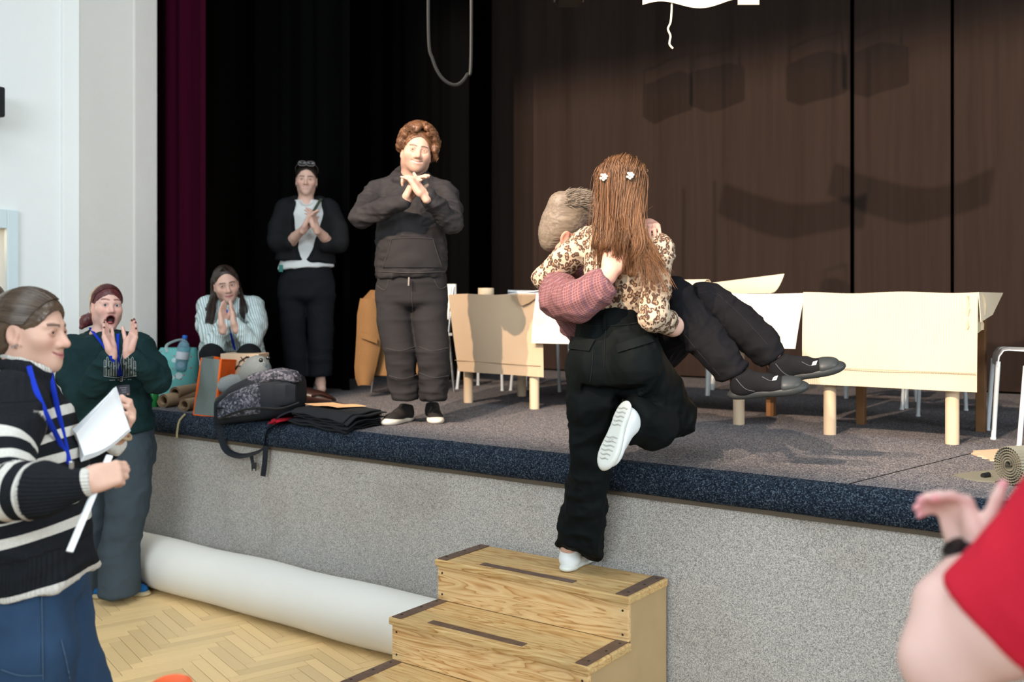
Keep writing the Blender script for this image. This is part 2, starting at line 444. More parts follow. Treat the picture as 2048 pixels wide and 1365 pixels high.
# side wall with a doorway cut out (door between v=-1.4 and v=-0.19)
u0 = -1.30
mb = MB()
def wallbox(v0, v1, z0, z1, th=0.12): mb.box(W(u0 - th, (v0 + v1) / 2, (z0 + z1) / 2), (th, abs(v1 - v0) / 2, (z1 - z0) / 2), RS)
DV1 = -0.22; DTOP = 2.20
wallbox(DV1, 0.50, 0, 6.2); wallbox(-1.25, DV1, DTOP, 6.2); wallbox(-7.5, -1.25, 0, 6.2)
wl = mb.build('wall_left', M['wall']); tag(wl, 'pale blue-white side wall of the hall', None, None, 'structure')
mb = MB(); mb.box(W(u0 + 0.012, 0.235, 3.0), (0.02, 0.065, 3.2), RS); mb.build('wall_corner_strip', M['wall'], wl, False, 0.008)
mb = MB()
for v0, v1, z0, z1 in ((DV1 - 0.012, DV1 + 0.068, 0, DTOP + 0.13), (-1.25, DV1 - 0.012, DTOP, DTOP + 0.13)):
    mb.box(W(u0 + 0.012, (v0 + v1) / 2, (z0 + z1) / 2), (0.022, (v1 - v0) / 2, (z1 - z0) / 2), RS)
tag(mb.build('door_1', M['door_paint'], None, False, 0.006), 'pale blue door frame with warm light behind it', None, None, 'structure')
mb = MB(); mb.box(W(u0 - 2.2, -0.6, 1.4), (0.04, 2.6, 1.5), RS); rw = mb.build('wall_back_room', M['room_wall']); tag(rw, 'warm yellow wall of the room behind the door', None, None, 'structure')
mb = MB(); mb.lathe(W(u0 - 1.55, 0.42, 2.05), [(0.02, 0), (0.10, 0.02), (0.13, 0.10), (0.10, 0.2), (0.02, 0.22)], 20)
t = thing('wall_lamp', W(u0 - 1.55, 0.30, 1.96), 'glowing white lamp seen through the doorway', 'lamp')
mb.build('glass_shade', M['lamp'], t, True); mb = MB(); mb.tube([W(u0 - 1.55, 0.42, 2.27), W(u0 - 1.55, 0.42, 2.9)], 0.008); mb.build('rod', M['black_metal'], t)
ld = bpy.data.lights.new('back_room_bulb', 'POINT'); ld.energy = 60; ld.color = (1, 0.8, 0.5); ld.shadow_soft_size = 0.12
lo = bpy.data.objects.new('back_room_bulb', ld); lo.location = W(u0 - 1.2, -0.4, 2.2); COL.objects.link(lo)

# wall speaker at the picture's left edge
sp_c = W(u0 + 0.14, -0.475, 3.02)
t = thing('wall_speaker', sp_c, 'small black loudspeaker mounted high on the pale wall', 'speaker')
mb = MB(); mb.box(sp_c, (0.12, 0.115, 0.10), RS); mb.build('speaker_body', M['black_plastic'], t, False, 0.012)
mb = MB(); mb.box(sp_c - E1 * 0.08, (0.1, 0.02, 0.02), RS); mb.build('bracket', M['black_metal'], t)
mb = MB(); mb.lathe(sp_c + E1 * 0.119, [(0.07, 0), (0.06, 0.004), (0.03, 0.006)], 20, E1); mb.build('speaker_cone', M['black_metal'], t, True)

# ------------------------------------------------------------------ curtains
def curtain(name, mat, u0, u1, v, z0, z1, label, folds=9, amp=0.05, seed=0, dirs=(E1, E2), deep=()):
    n = int((u1 - u0) * 70) + 2; rg = random.Random(seed); ph = [rg.uniform(0, 6.28) for _ in range(4)]
    rows = []
    for r in range(9):
        z = z0 + (z1 - z0) * r / 8; row = []
        for i in range(n):
            s = u0 + (u1 - u0) * i / (n - 1)
            x = s * folds
            d = amp * (0.6 * math.sin(x + ph[0] + 0.4 * math.sin(s * 2.3 + ph[1])) + 0.3 * math.sin(x * 2.13 + ph[2] + 0.25 * r * 0.2) + 0.18 * math.sin(x * 3.7 + ph[3]))
            row.append(ORG + dirs[0] * s + dirs[1] * (v + d) + UP * z)
        rows.append(row)
    mb = MB(); mb.sheet(rows, 0.006); o = mb.build(name, mat, None, True); tag(o, label, 'curtain'); return o
def u_at(px, v):
    r = (px - CX) / F; a = ORG + E2 * v
    return (r * a.y - a.x) / (E1.x - r * E1.y)
VB = 4.42
curtain('stage_curtain', M['maroon'], -1.9, u_at(414, 0.68), 0.68, STAGE, 5.3, 'maroon velvet curtain hanging beside the white pillar', 14, 0.045, 3)
curtain('stage_curtain', M['black_drape'], -2.0, u_at(702, 1.75), 1.75, STAGE, 5.3, 'black wing curtain behind the woman in the cardigan', 12, 0.05, 5)
curtain('stage_curtain', M['black_drape'], -1.0, u_at(934, 3.0), 3.0, STAGE, 5.3, 'black wing curtain behind the man in the hoodie', 12, 0.05, 6)
ub1, ub2 = u_at(1702, VB), u_at(1902, VB)
curtain('backdrop_curtain', M['backdrop'], -0.6, ub1 - 0.004, VB, STAGE + 0.02, 5.3, 'wide brown-black backdrop curtain behind the hugging pair', 5.2, 0.035, 11)
curtain('backdrop_curtain', M['backdrop'], ub1 + 0.012, ub2 - 0.004, VB + 0.03, STAGE + 0.02, 5.3, 'narrow brown-black backdrop panel behind the corrugated table', 5.5, 0.035, 12)
curtain('backdrop_curtain', M['backdrop'], ub2 + 0.02, 8.4, VB - 0.02, STAGE + 0.02, 5.3, 'brown-black backdrop curtain beyond the white stools', 5.0, 0.035, 13)

# ------------------------------------------------------------------ hanging things above the stage
mb = MB(); pts = [P(858, -220, 5.6), P(857, 60, 5.6), P(866, 120, 5.6), P(885, 157, 5.6), P(912, 170, 5.6), P(934, 150, 5.6), P(942, 110, 5.6), P(942, -220, 5.6)]
mb.tube(spline(pts, 50), 0.011, 8); t = mb.build('cable_loop', plain('dull_black_rubber', (0.007, 0.0075, 0.0075), 0.5), None, True); tag(t, 'black cable hanging down in a long loop', 'cable')
# stage lamp whose lower edge shows at the top edge
c = P(1138, -40, 5.0); t = thing('stage_lamp', c, 'small black stage lamp poking in at the top edge', 'lamp')
mb = MB(); mb.box(c, (0.065, 0.09, 0.115), None, 0.8); mb.build('lamp_housing', M['black_metal'], t, False, 0.012)
mb = MB(); mb.box(c + Vector((0, -0.095, -0.05)), (0.05, 0.008, 0.05)); mb.build('lens', plain('lamp_glass', (0.4, 0.42, 0.42), 0.1, spec=0.8), t, False, 0.004)
for sx in (-1, 1):
    mb = MB(); mb.box(c + Vector((0.072 * sx, -0.03, -0.075)), (0.004, 0.06, 0.028)); mb.build('barn_door', M['chrome'], t)
mb = MB(); mb.tube([c + Vector((-0.075, 0, 0)), c + Vector((-0.075, 0, 0.2)), c + Vector((0.075, 0, 0.2)), c + Vector((0.075, 0, 0))], 0.008); mb.build('yoke', M['black_metal'], t)
# pale board banner hanging over the stage front, with a loose string
Yb = 4.35
def wavy(p0, p1, h, amp, n=28, th=0.004, lean=0.0, phase=0.0, tilt=0.0):
    g = []
    for r in range(3):
        row = []
        for i in range(n + 1):
            s = i / n; q = Vector(p0).lerp(Vector(p1), s)
            row.append(q + UP * (-h * r / 2 + 0.02 * math.sin(s * 9 + phase) + tilt * math.sin(s * math.pi)) + Vector((0, amp * math.sin(s * 7 + phase) + lean * r, 0)))
        g.append(row)
    m = MB(); m.sheet(g, th); return m
b = wavy(P(1285, -100, Yb), P(1518, -106, Yb - 0.12), 0.24, 0.02, tilt=0.0)
sg = thing('board_banner', P(1400, 5, Yb), 'pale board banner lit bright above the hugging pair', 'banner')
b.build('board', M['kraft_pale'], sg, True)
mb = MB(); mb.box(P(1497, 0, Yb - 0.115), (0.045, 0.004, 0.021)); mb.build('torn_tab', M['kraft_pale'], sg)
mb = MB(); mb.tube(spline([P(1344, 4, Yb), P(1343, 25, Yb), P(1341, 45, Yb), P(1336, 58, Yb), P(1341, 72, Yb), P(1339, 88, Yb), P(1346, 97, Yb)], 24), 0.0045, 6); mb.build('loose_string', plain('pale_string', (0.78, 0.7, 0.5)), sg, True)
# board strip and stage lamps hung above the picture's upper edge; their shadows fall on the backdrop
def back_project(px, py, s, lamp=LAMP_A):
    """point on the way from the spotlight to the backdrop spot seen at px, py; s = share of the way"""
    u = u_at(px, VB); w = W(u, VB, 0); Y = w.y; tgt = P(px, py, Y); return Vector(lamp).lerp(tgt, s)
def strip_between(pa, s, h):
    grid = []
    top = [back_project(x, y, s) for x, y in pa]; bot = [back_project(x + dx, y + dy, s) for (x, y), (dx, dy) in zip(pa, h)]
    grid = [spline(top, 24), spline([(a + b_) / 2 for a, b_ in zip(top, bot)], 24), spline(bot, 24)]
    m = MB(); m.sheet(grid, 0.004); return m
SB = 0.66
hb = thing('hanging_board_strip', back_project(1585, 420, SB), 'long curved strip of board hanging out of sight above', 'banner')
strip_between([(1446, 363), (1500, 385), (1560, 402), (1610, 412), (1665, 404), (1735, 380)], SB, [(-12, 62), (-8, 68), (-5, 72), (-3, 64), (-2, 60), (-10, 70)]).build('board', M['kraft'], hb, True)
for px_, py_ in ((1446, 363), (1735, 380)):
    a = back_project(px_, py_, SB); mb = MB(); mb.tube([a, a + Vector((0, 0, 1.2))], 0.004, 5); mb.build('string', M['black_drape'], hb)
for px_, py_, sb in ((1632, 158, 0.80), (1335, 195, 0.80)):
    c = back_project(px_, py_, sb); t = thing('stage_lamp', c, 'black stage lamp hanging out of sight above the stage' if px_ > 1400 else 'black stage lamp out of sight above the black wings', 'lamp')
    mb = MB(); mb.box(c, (0.17, 0.13, 0.125)); mb.build('lamp_housing', M['black_metal'], t, False, 0.02)
    mb = MB(); mb.tube([c + Vector((-0.2, 0, 0)), c + Vector((-0.2, 0, 0.26)), c + Vector((0.2, 0, 0.26)), c + Vector((0.2, 0, 0))], 0.012); mb.build('yoke', M['black_metal'], t)
    mb = MB(); mb.tube([c + Vector((0, 0, 0.26)), c + Vector((0, 0, 1.0))], 0.012); mb.build('hook', M['black_metal'], t)
# ================================================================== PROPS
def obox(mb, u, v, z, hu, hv, hz, rot=0.0):
    return mb.box(W(u, v, z), (hu, hv, hz), RS @ Matrix.Rotation(rot, 3, 'Z'))

# ---- wooden steps in front of the stage
SU0, SU1 = 2.66, 3.63; SW = (SU1 - SU0) / 2; SC = (SU0 + SU1) / 2
st = thing('wooden_steps', W(SC, -0.45, 0), 'worn pine steps with brown edge strips in front of the stage', 'steps')
RZ = 0.183
TF = [-0.335, -0.635, -0.935]          # front edges of the treads, top one first
TB = [-0.005, -0.315, -0.615]
def free(o, c):                          # put the origin at c so that the grain follows the board
    M_ = Matrix.Translation(c) @ RS.to_4x4(); o.data.transform(M_.inverted()); o.matrix_parent_inverse = Matrix()
    o.matrix_basis = Matrix.Translation(-Vector(o.parent.location)) @ M_ if o.parent else M_
    return o
for k in range(3):
    z = RZ * (3 - k); vm = (TF[k] + TB[k]) / 2; hv = (TB[k] - TF[k]) / 2
    tr = None
    for b_, (a0, a1) in enumerate(((0.0, 0.52), (0.52, 1.0))):       # each tread is two boards
        v0 = TF[k] + 2 * hv * a0 + (0.001 if b_ else 0); v1 = TF[k] + 2 * hv * a1
        mb = MB(); obox(mb, SC + 0.0, (v0 + v1) / 2, z - 0.016, SW + 0.012, (v1 - v0) / 2, 0.016)
        c = W(SC + 0.37 * k - 0.3 * b_, (v0 + v1) / 2, z - 0.016)
        o = mb.build('tread', M['pine_top'], st, False, 0.006); free(o, c)
        if b_ == 0: tr = o; trm = tr.matrix_basis.copy()
    def sub(mb, name, mat, bevel=0.0):
        o = mb.build(name, mat, st, False, bevel); return o
    for e in (-1, 1):
        mb = MB(); obox(mb, SC + e * (SW - 0.028), vm, z + 0.001, 0.026, hv * 0.96, 0.0035); sub(mb, 'edge_strip', M['strip'], 0.0015)
        for q in (-0.7, 0.1, 0.75):
            mb = MB(); mb.lathe(W(SC + e * (SW - 0.02), vm + q * hv, z + 0.004), [(0.006, 0), (0.006, 0.0015), (0.003, 0.0025)], 8); sub(mb, 'nail', M['nail'])
    mb = MB(); obox(mb, SC - 0.03 - 0.04 * k, TF[k] + 0.055, z + 0.001, 0.24, 0.019, 0.0025); sub(mb, 'grip_strip', M['strip'], 0.0018)
    mb = MB(); obox(mb, SC, TF[k] + 0.022, z - 0.032 - 0.0755 + 0.002, SW, 0.011, 0.0755); o = mb.build('riser', M['pine'], st, False, 0.002); free(o, W(SC + 0.2 * k, TF[k], z - 0.1 - 0.31 * k))
    for e in (-1, 1):
        for q in (-0.05, 0.045):
            mb = MB(); mb.lathe(W(SC + e * (SW - 0.025), TF[k] + 0.0115, z - 0.105 + q), [(0.005, 0), (0.005, 0.0015), (0.002, 0.002)], 8, -E2); sub(mb, 'nail', M['nail'])
for e in (-1, 1):
    mb = MB()
    prof_ = [(-0.0, 0.0), (-0.0, 3 * RZ - 0.033), (TF[0] + 0.03, 3 * RZ - 0.033), (TF[0] + 0.03, 2 * RZ - 0.033), (TF[1] + 0.03, 2 * RZ - 0.033), (TF[1] + 0.03, RZ - 0.033), (TF[2] + 0.03, RZ - 0.033), (TF[2] + 0.03, 0)]
    a = [W(SC + e * (SW - 0.0), v, z) for v, z in prof_]; b_ = [W(SC + e * (SW - 0.018), v, z) for v, z in prof_]
    n = len(prof_)
    mb.add(a + b_, [tuple(range(n)), tuple(range(2 * n - 1, n - 1, -1))] + [(i, (i + 1) % n, n + (i + 1) % n, n + i) for i in range(n)])
    mb.build('side_panel', M['pine_side'], st)

# ---- roll of pale backing cloth along the foot of the stage
t = thing('cloth_roll', W(0.9, -0.2, 0), 'long thick roll of pale grey cloth along the foot of the stage', 'roll')
g = N('pale_backing_cloth'); wv = g.noise(1, g.coord((300, 300, 900)), detail=2); bl = g.noise(2.5, detail=4)
col = g.mix(bl, (0.70, 0.685, 0.63), (0.78, 0.76, 0.71)); col = g.mix(g.math('MULTIPLY', wv, 0.2), col, (0.45, 0.44, 0.41)); g.bump(wv, 0.2, 0.002)
M['backing'] = g.done(col, 0.85, 0.2)
pts = [W(-1.25 + (2.60 + 1.25) * i / 24, -0.175 + 0.006 * math.sin(i * 0.9), 0.15) for i in range(25)]
mb = MB(); mb.tube(pts, [0.149 + 0.003 * math.sin(i * 1.3) for i in range(25)], 40); mb.build('rolled_cloth', M['backing'], t, True)
mb = MB()
for r0 in (0.12, 0.09, 0.06):
    ring = [W(-1.252, -0.175 + r0 * math.cos(q), 0.15 + r0 * math.sin(q)) for q in np.linspace(0, 2 * math.pi, 28)]
    mb.tube(ring, 0.004, 5)
mb.build('roll_layer_edge', M['hem'], t)

# ---- three board-covered tables in a row
def wavy_sheet(u0, u1, v, z0, z1, ridge=0.0, n=40, drop=0.0, slant0=0.0, slant1=0.0, bow=0.0, rows=9, seed=0):
    g = []; rg = random.Random(seed); ph = rg.uniform(0, 6)
    for r in range(rows):
        f = r / (rows - 1); z = z1 + (z0 - z1) * f; row = []
        for i in range(n + 1):
            s = i / n; u = u0 + slant0 * f + (u1 + slant1 * f - u0 - slant0 * f) * s
            d = -bow * math.sin(f * math.pi * 0.9) * (0.6 + 0.4 * math.sin(s * 5 + ph)) - 0.006 * math.sin(s * 8 + ph) * f
            rd = ridge * (1 if i % 2 else -1)
            row.append(W(u, v + d + rd, z + drop * (s if f == 1 else s * f) + 0.004 * math.sin(s * 11 + ph) * (1 - f)))
        g.append(row)
    return g
def table(name, label, u0, u1, v0, v1, ztop, front, mat, legs, top_mat):
    t = thing('display_table', W((u0 + u1) / 2, (v0 + v1) / 2, STAGE), label, 'table', None)
    mb = MB(); obox(mb, (u0 + u1) / 2, (v0 + v1) / 2, ztop - 0.012, (u1 - u0) / 2 - 0.004, (v1 - v0) / 2, 0.010); mb.build('table_top', top_mat, t, False, 0.003)
    mb = MB(); obox(mb, (u0 + u1) / 2, (v0 + v1) / 2 + 0.02, ztop - 0.05, (u1 - u0) / 2 - 0.06, (v1 - v0) / 2 - 0.06, 0.028); mb.build('apron', M['brown_wood'], t)
    mb = MB(); mb.sheet(front, 0.003); mb.build('front_sheet', mat, t, True)
    for (lu, lv, kind) in legs:
        mb = MB(); h = ztop - 0.03 - STAGE
        if kind == 'tube': mb.lathe(W(lu, lv, STAGE), [(0.031, 0), (0.032, 0.01), (0.0315, h * 0.5), (0.032, h)], 20); mb.build('leg', M['tubeboard'], t, True)
        elif kind == 'wood': mb.box(W(lu, lv, STAGE + h / 2), (0.024, 0.024, h / 2), RS); mb.build('leg', M['brown_wood'], t, False, 0.004)
    return t
ZT = 1.742
def sub_to(parent, mb, name, mat, smooth=False, bevel=0.0): return mb.build(name, mat, parent, smooth, bevel)
# corrugated one, nearest
u0, u1 = 3.745, 4.57
t1 = table('t', 'table fronted with ribbed corrugated board, nearest the white stools', u0, u1, 1.33, 1.98, ZT,
           wavy_sheet(u0, u1 + 0.01, 1.322, 1.275, ZT + 0.004, 0.0022, 150, 0.0, 0.0, -0.005, 0.012, 9, 4), M['kraft_pale'],
           [(3.857, 1.40, 'tube'), (4.45, 1.40, 'tube'), (3.86, 1.93, 'wood'), (4.47, 1.98, 'wood')], M['kraft_pale'])
mb = MB(); mb.tube([W(u0 + 0.003 + (u1 - u0) * i / 20, 1.300, 1.365) for i in range(21)], 0.0025, 5); mb.build('crease_line', M['kraft'], t1)
mb = MB(); g_ = []
for r in range(5):                                     # corrugated board wrapped round the right-hand end
    f = r / 4; g_.append([W(u1 + 0.012 + 0.01 * f, 1.32 + 0.62 * s * (1 - 0.55 * f), ZT + 0.004 - (0.14 + 0.0 * s) * f + 0.03 * s * f) for s in np.linspace(0, 1, 30)])
mb.sheet(g_, 0.003); mb.build('end_flap', M['kraft_pale'], t1, True)
mb = MB(); rg = random.Random(3)
mb.sheet([[W(u1 + 0.016 + rg.uniform(-0.006, 0.012) - 0.05 * (1 - s), 1.312 + 0.10 * s + rg.uniform(-0.008, 0.008), ZT - 0.01 - 0.17 * f + rg.uniform(-0.01, 0.01)) for s in np.linspace(0, 1, 6)] for f in np.linspace(0, 1, 7)], 0.002)
mb.build('crumpled_tape', plain('parcel_tape', (0.50, 0.42, 0.28), 0.25, spec=0.6), t1, True)
# middle one, pale sheet
u0, u1 = 2.015, 3.725
t2 = table('t', 'table with a smooth pale sheet hung in front, behind the carried man', u0, u1, 1.42, 2.1, ZT,
           wavy_sheet(u0, u1, 1.40, 1.438, ZT + 0.004, 0.0, 40, 0.012, -0.03, -0.05, 0.012, 9, 8), M['sheet_pale'],
           [(3.308, 1.517, 'tube'), (2.35, 1.55, 'tube'), (3.30, 2.02, 'wood'), (2.3, 2.05, 'wood')], M['kraft_pale'])
# far one, smooth kraft
u0, u1 = 1.262, 2.03
t3 = table('t', 'table with a plain kraft board front, standing beside the hoodie man', u0, u1, 1.47, 2.2, ZT,
           wavy_sheet(u0, u1, 1.45, 1.232, ZT + 0.004, 0.0, 40, -0.01, 0.085, 0.01, 0.014, 9, 2), M['kraft'],
           [(1.345, 1.56, 'tube'), (1.93, 1.50, 'tube'), (1.38, 2.14, 'tube'), (1.92, 2.14, 'tube')], M['kraft'])
mb = MB(); mb.tube([W(1.33 + 0.69 * i / 20, 1.436, 1.305 - 0.012 * i / 20) for i in range(21)], 0.002, 5); mb.build('crease_line', M['kraft_dark'], t3)

# things on the tables
def roll_spiral(name, a, b, r, turns, mat, parent, th=0.003, start=0.35, n=60):
    a, b = Vector(a), Vector(b); ax = (b - a).normalized(); s_ = ax.cross(UP).normalized(); u_ = s_.cross(ax)
    g = []
    for q in (0, 0.5, 1):
        row = []
        for i in range(n + 1):
            f = i / n; ang = -2 * math.pi * turns * f - 1.2; rr = r * (start + (1 - start) * f)
            row.append(a.lerp(b, q) + s_ * math.cos(ang) * rr + u_ * math.sin(ang) * rr)
        g.append(row)
    mb = MB(); mb.sheet(g, th); return mb.build(name, mat, parent, True)
def rollthing(name, label, a, b, r, turns, mat, cat='roll', start=0.35, flap=None, group=None):
    t = thing(name, a, label, cat, group); roll_spiral('rolled_sheet', a, b, r, turns, mat, t, start=start)
    if flap: flap(t)
    return t
z = ZT
def flap1(t):
    g_ = []
    for q in (0.0, 0.5, 1.0):
        a, b_ = W(3.02, 1.62, z + 0.03).lerp(W(3.28, 1.50, z + 0.03), q), None
        g_.append([a + E2 * (0.10 * s) + UP * (0.028 + 0.07 * s * s) for s in np.linspace(-0.4, 1, 8)])
    mb = MB(); mb.sheet(g_, 0.003); mb.build('loose_end', M['kraft_pale'], t, True)
rollthing('paper_roll', 'rolled pale board lying along the middle table, its open end showing', W(2.45, 1.62, z + 0.046), W(3.12, 1.52, z + 0.046), 0.044, 2.1, M['kraft_pale'], start=0.5)
a0 = W(3.16, 1.62, z + 0.004)
t = thing('curled_sheet', a0, 'curled pale board sheet at the end of the long roll', 'board')
mb = MB(); mb.sheet([[W(3.02 + 0.46 * q, 1.56, z + 0.006) + E2 * (0.20 * s) + UP * (0.11 * s ** 2 * (0.55 + 0.45 * q)) for s in np.linspace(0, 1, 10)] for q in np.linspace(0, 1, 6)], 0.003); mb.build('board_sheet', M['kraft_pale'], t, True)
mb = MB(); mb.tube([W(3.02, 1.56, z + 0.007), W(3.48, 1.56, z + 0.007)], 0.003, 5); mb.build('folded_edge', M['kraft_pale'], t)
rollthing('paper_roll', 'rolled pale board with a loose curl beside the carried man’s knee', W(2.30, 1.72, z + 0.052), W(2.78, 1.44, z + 0.045), 0.046, 1.7, M['kraft_pale'], start=0.45)
c = P(972, 588, 6.75); c.z = z
t = thing('tape_roll', c, 'roll of pale tape standing on the kraft table', 'tape')
mb = MB(); mb.lathe(c, [(0.030, 0.002), (0.053, 0.0), (0.054, 0.003), (0.054, 0.045), (0.053, 0.048), (0.030, 0.046)], 28); mb.build('tape', M['kraft_pale'], t, True)
mb = MB(); mb.lathe(c, [(0.026, 0.001), (0.029, 0.001), (0.029, 0.049), (0.026, 0.049)], 20); mb.build('core', M['kraft_dark'], t, True)
c = P(1046, 585, 6.35); c.z = z
t = thing('paper_pad', c, 'flat pad of white paper on the kraft table corner', 'paper')
for q in range(3):
    mb = MB(); mb.sheet([[W(1.72 + 0.36 * i / 8, 1.50 + 0.26 * j / 3, z + 0.006 + 0.009 * q + 0.006 * math.sin(i * 0.9 + q)) for i in range(9)] for j in range(4)], 0.006); mb.build('sheet', M['paper'], t, True)
mb = MB(); mb.sheet([[W(1.79 + 0.2 * i / 4, 1.432 - 0.012 * (1 - abs(i - 2) / 2), z - 0.002 - 0.075 * f * (1 - abs(i - 2.2) / 2.4)) for i in range(5)] for f in (0, 0.5, 1)], 0.002); mb.build('hanging_corner', M['kraft_dark'], t)

# ---- chairs and stools
def tube_stool(base, rot, label, hw=0.17, h=0.45):
    """white metal stool: bent sheet seat that curves down at two sides, four tube legs"""
    t = thing('white_stool', base, label, 'stool', 'white stools')
    R = RS @ Matrix.Rotation(rot, 3, 'Z')
    def L(x, y, z): return base + R @ Vector((x, y, z))
    rows = []
    for y in np.linspace(-hw, hw, 7):
        row = []
        for i in range(19):
            s = i / 18 * 2 - 1; k = max(0, abs(s) - 0.72) / 0.28
            x = math.copysign(min(abs(s), 0.72) / 0.72 * (hw - 0.035) + math.sin(k * math.pi / 2) * 0.04, s)
            row.append(L(x, y, h - 0.03 * 0 - (1 - math.cos(k * math.pi / 2)) * 0.085 - 0.004 * math.cos(s * 2)))
        rows.append(row)
    mb = MB(); mb.sheet(rows, 0.006); mb.build('seat', M['white_metal'], t, True)
    for sx in (-1, 1):
        for sy in (-1, 1):
            mb = MB(); mb.tube([L(sx * (hw + 0.025), sy * (hw + 0.015), 0), L(sx * (hw + 0.0), sy * (hw - 0.02), h - 0.06)], 0.0115, 10)
            mb.tube([L(sx * (hw + 0.025), sy * (hw + 0.015), 0), L(sx * (hw + 0.025), sy * (hw + 0.015), 0.012)], 0.014, 10); mb.build('leg', M['white_metal'], t, True)
    return t
def stool_at(leg_world, which, rot, label):
    R = RS @ Matrix.Rotation(rot, 3, 'Z'); hw = 0.17
    off = R @ Vector((which[0] * (hw + 0.025), which[1] * (hw + 0.015), 0)); b_ = Vector(leg_world) - off; b_.z = STAGE
    return tube_stool(b_, rot, label)
stool_at(PZ(1975, 862, STAGE), (-1, 1), 0.25, 'white tube-legged stool beside the corrugated table')
stool_at(PZ(2037, 900, STAGE), (-1, -1), 0.25, 'nearer white stool cut off by the picture’s edge') if False else None
stool_at(PZ(914, 779, STAGE), (-1, -1), 0.2, 'white stool behind the plain kraft table')
stool_at(PZ(1119, 785, STAGE), (1, -1), 0.3, 'white stool between the kraft table and the woman’s hip')
stool_at(PZ(1836, 834, STAGE), (-1, -1), 0.5, 'white tube-legged stool standing behind the corrugated table')
def plastic_chair(base, rot, label):
    t = thing('plastic_stool', base, label, 'stool', 'white plastic stools')
    R = RS @ Matrix.Rotation(rot, 3, 'Z')
    def L(x, y, z): return base + R @ Vector((x, y, z))
    mb = MB(); mb.sheet([[L(x, y, 0.43 - 0.02 * (1 - (x / 0.22) ** 2) + 0.01 * (y > 0.15)) for x in np.linspace(-0.22, 0.22, 9)] for y in np.linspace(-0.21, 0.21, 7)], 0.012); mb.build('seat', M['white_plastic'], t, True)
    mb = MB(); mb.sheet([[L(x, 0.21 + 0.10 * f - 0.03 * (x / 0.22) ** 2, 0.42 + 0.40 * f - 0.05 * (abs(x) / 0.22) ** 3 * f) for x in np.linspace(-0.22, 0.22, 9)] for f in np.linspace(0, 1, 6)], 0.010); 
    mb.v = []; mb.f = []
    for sx in (-1, 1):
        for sy in (-1, 1):
            mb = MB(); mb.tube([L(sx * 0.235, sy * 0.24, 0), L(sx * 0.225, sy * 0.22, 0.22), L(sx * 0.20, sy * 0.19, 0.42)], [0.02, 0.03, 0.042], 8, flat=0.7); mb.build('leg', M['white_plastic'], t, True)
    return t
def chair_leg_at(px, py, which, rot, label):
    R = RS @ Matrix.Rotation(rot, 3, 'Z'); l = PZ(px, py, STAGE); off = R @ Vector((which[0] * 0.235, which[1] * 0.24, 0)); b_ = l - off; b_.z = STAGE
    return plastic_chair(b_, rot, label)
chair_leg_at(1415, 792, (-1, -1), 0.35, 'white plastic stool behind the table with the pale sheet')
chair_leg_at(1812, 818, (1, -1), 0.1, 'white plastic stool behind the table with the corrugated front')
# near stool at the edge: its left leg only
stool_at(PZ(2038, 897, STAGE), (-1, 1), 0.25, 'nearer white stool cut off by the picture edge')
stool = None

# chair carrying the tan jacket, behind the hoodie man
cb = PZ(742, 786, STAGE) + E1 * 0.24 + E2 * 0.2; cb.z = STAGE
t = thing('metal_chair', cb, 'metal-legged chair under the tan jacket, with a woven seat', 'chair')
R = RS @ Matrix.Rotation(-0.1, 3, 'Z')
def L(x, y, z): return cb + R @ Vector((x, y, z))
for sx in (-1, 1):
    for sy in (-1, 1):
        mb = MB(); mb.tube([L(sx * 0.22, sy * 0.22, 0), L(sx * 0.19, sy * 0.19, 0.44)] + ([L(sx * 0.19, 0.24, 0.8)] if sy > 0 else []), 0.011, 10); mb.build('leg', M['chrome'], t, True)
g = N('orange_weave'); wv = g.noise(30); g1 = g.wave(14, dist=0.5); ck = g.voro(45)
M['weave'] = g.done(g.mix(g.ramp(ck, [(0.3, 0.0), (0.5, 1.0)]), (0.62, 0.30, 0.07), (0.03, 0.015, 0.006)), 0.6)
mb = MB(); mb.sheet([[L(x, y, 0.445 - 0.02 * math.cos(x * 6)) for x in np.linspace(-0.21, 0.21, 8)] for y in np.linspace(-0.21, 0.21, 6)], 0.02); mb.build('seat', M['white_plastic'], t, True)
mb = MB(); mb.sheet([[L(x * (1 - 0.75 * f), -0.23 + 0.03 * f, 0.42 - 0.26 * f) for x in np.linspace(0.0, 0.3, 8)] for f in np.linspace(0, 1, 7)], 0.02); mb.build('woven_panel', M['weave'], t, True)
mb = MB(); mb.sheet([[L(x, 0.24 + 0.02 * (x / 0.2) ** 2, 0.55 + 0.27 * f) for x in np.linspace(-0.2, 0.2, 8)] for f in np.linspace(0, 1, 4)], 0.014); mb.build('backrest', M['white_plastic'], t, True)
# tan jacket draped over the chair back
def jk(px, py, Y): return P(px, py, Y)
jc = P(755, 620, 7.2)
jt = thing('tan_jacket', jc, 'tan canvas jacket with a flap pocket draped over a chair', 'jacket')
M['tan'] = fabric('tan_canvas', (0.20, 0.108, 0.045), 260, 0.12)
rows = []
outl = [(583, 744, 800), (600, 728, 812), (625, 722, 822), (660, 720, 830), (700, 716, 838), (735, 716, 838), (752, 718, 836)]
for y, xa, xb in outl:
    rows.append([jk(xa + (xb - xa) * s, y, 7.22 - 0.06 * math.sin(s * 3.1) - 0.03 * math.sin(s * 9 + y * 0.03)) for s in np.linspace(0, 1, 14)])
mb = MB(); mb.sheet(rows, 0.03); mb.build('jacket_body', M['tan'], jt, True)
rows = []
for y, xa, xb in [(598, 726, 752), (630, 719, 760), (665, 718, 758), (700, 716, 756), (735, 714, 748), (755, 716, 742), (770, 722, 736)]:
    rows.append([jk(xa + (xb - xa) * s, y, 7.08 - 0.035 * math.sin(s * 3.1)) for s in np.linspace(0, 1, 8)])
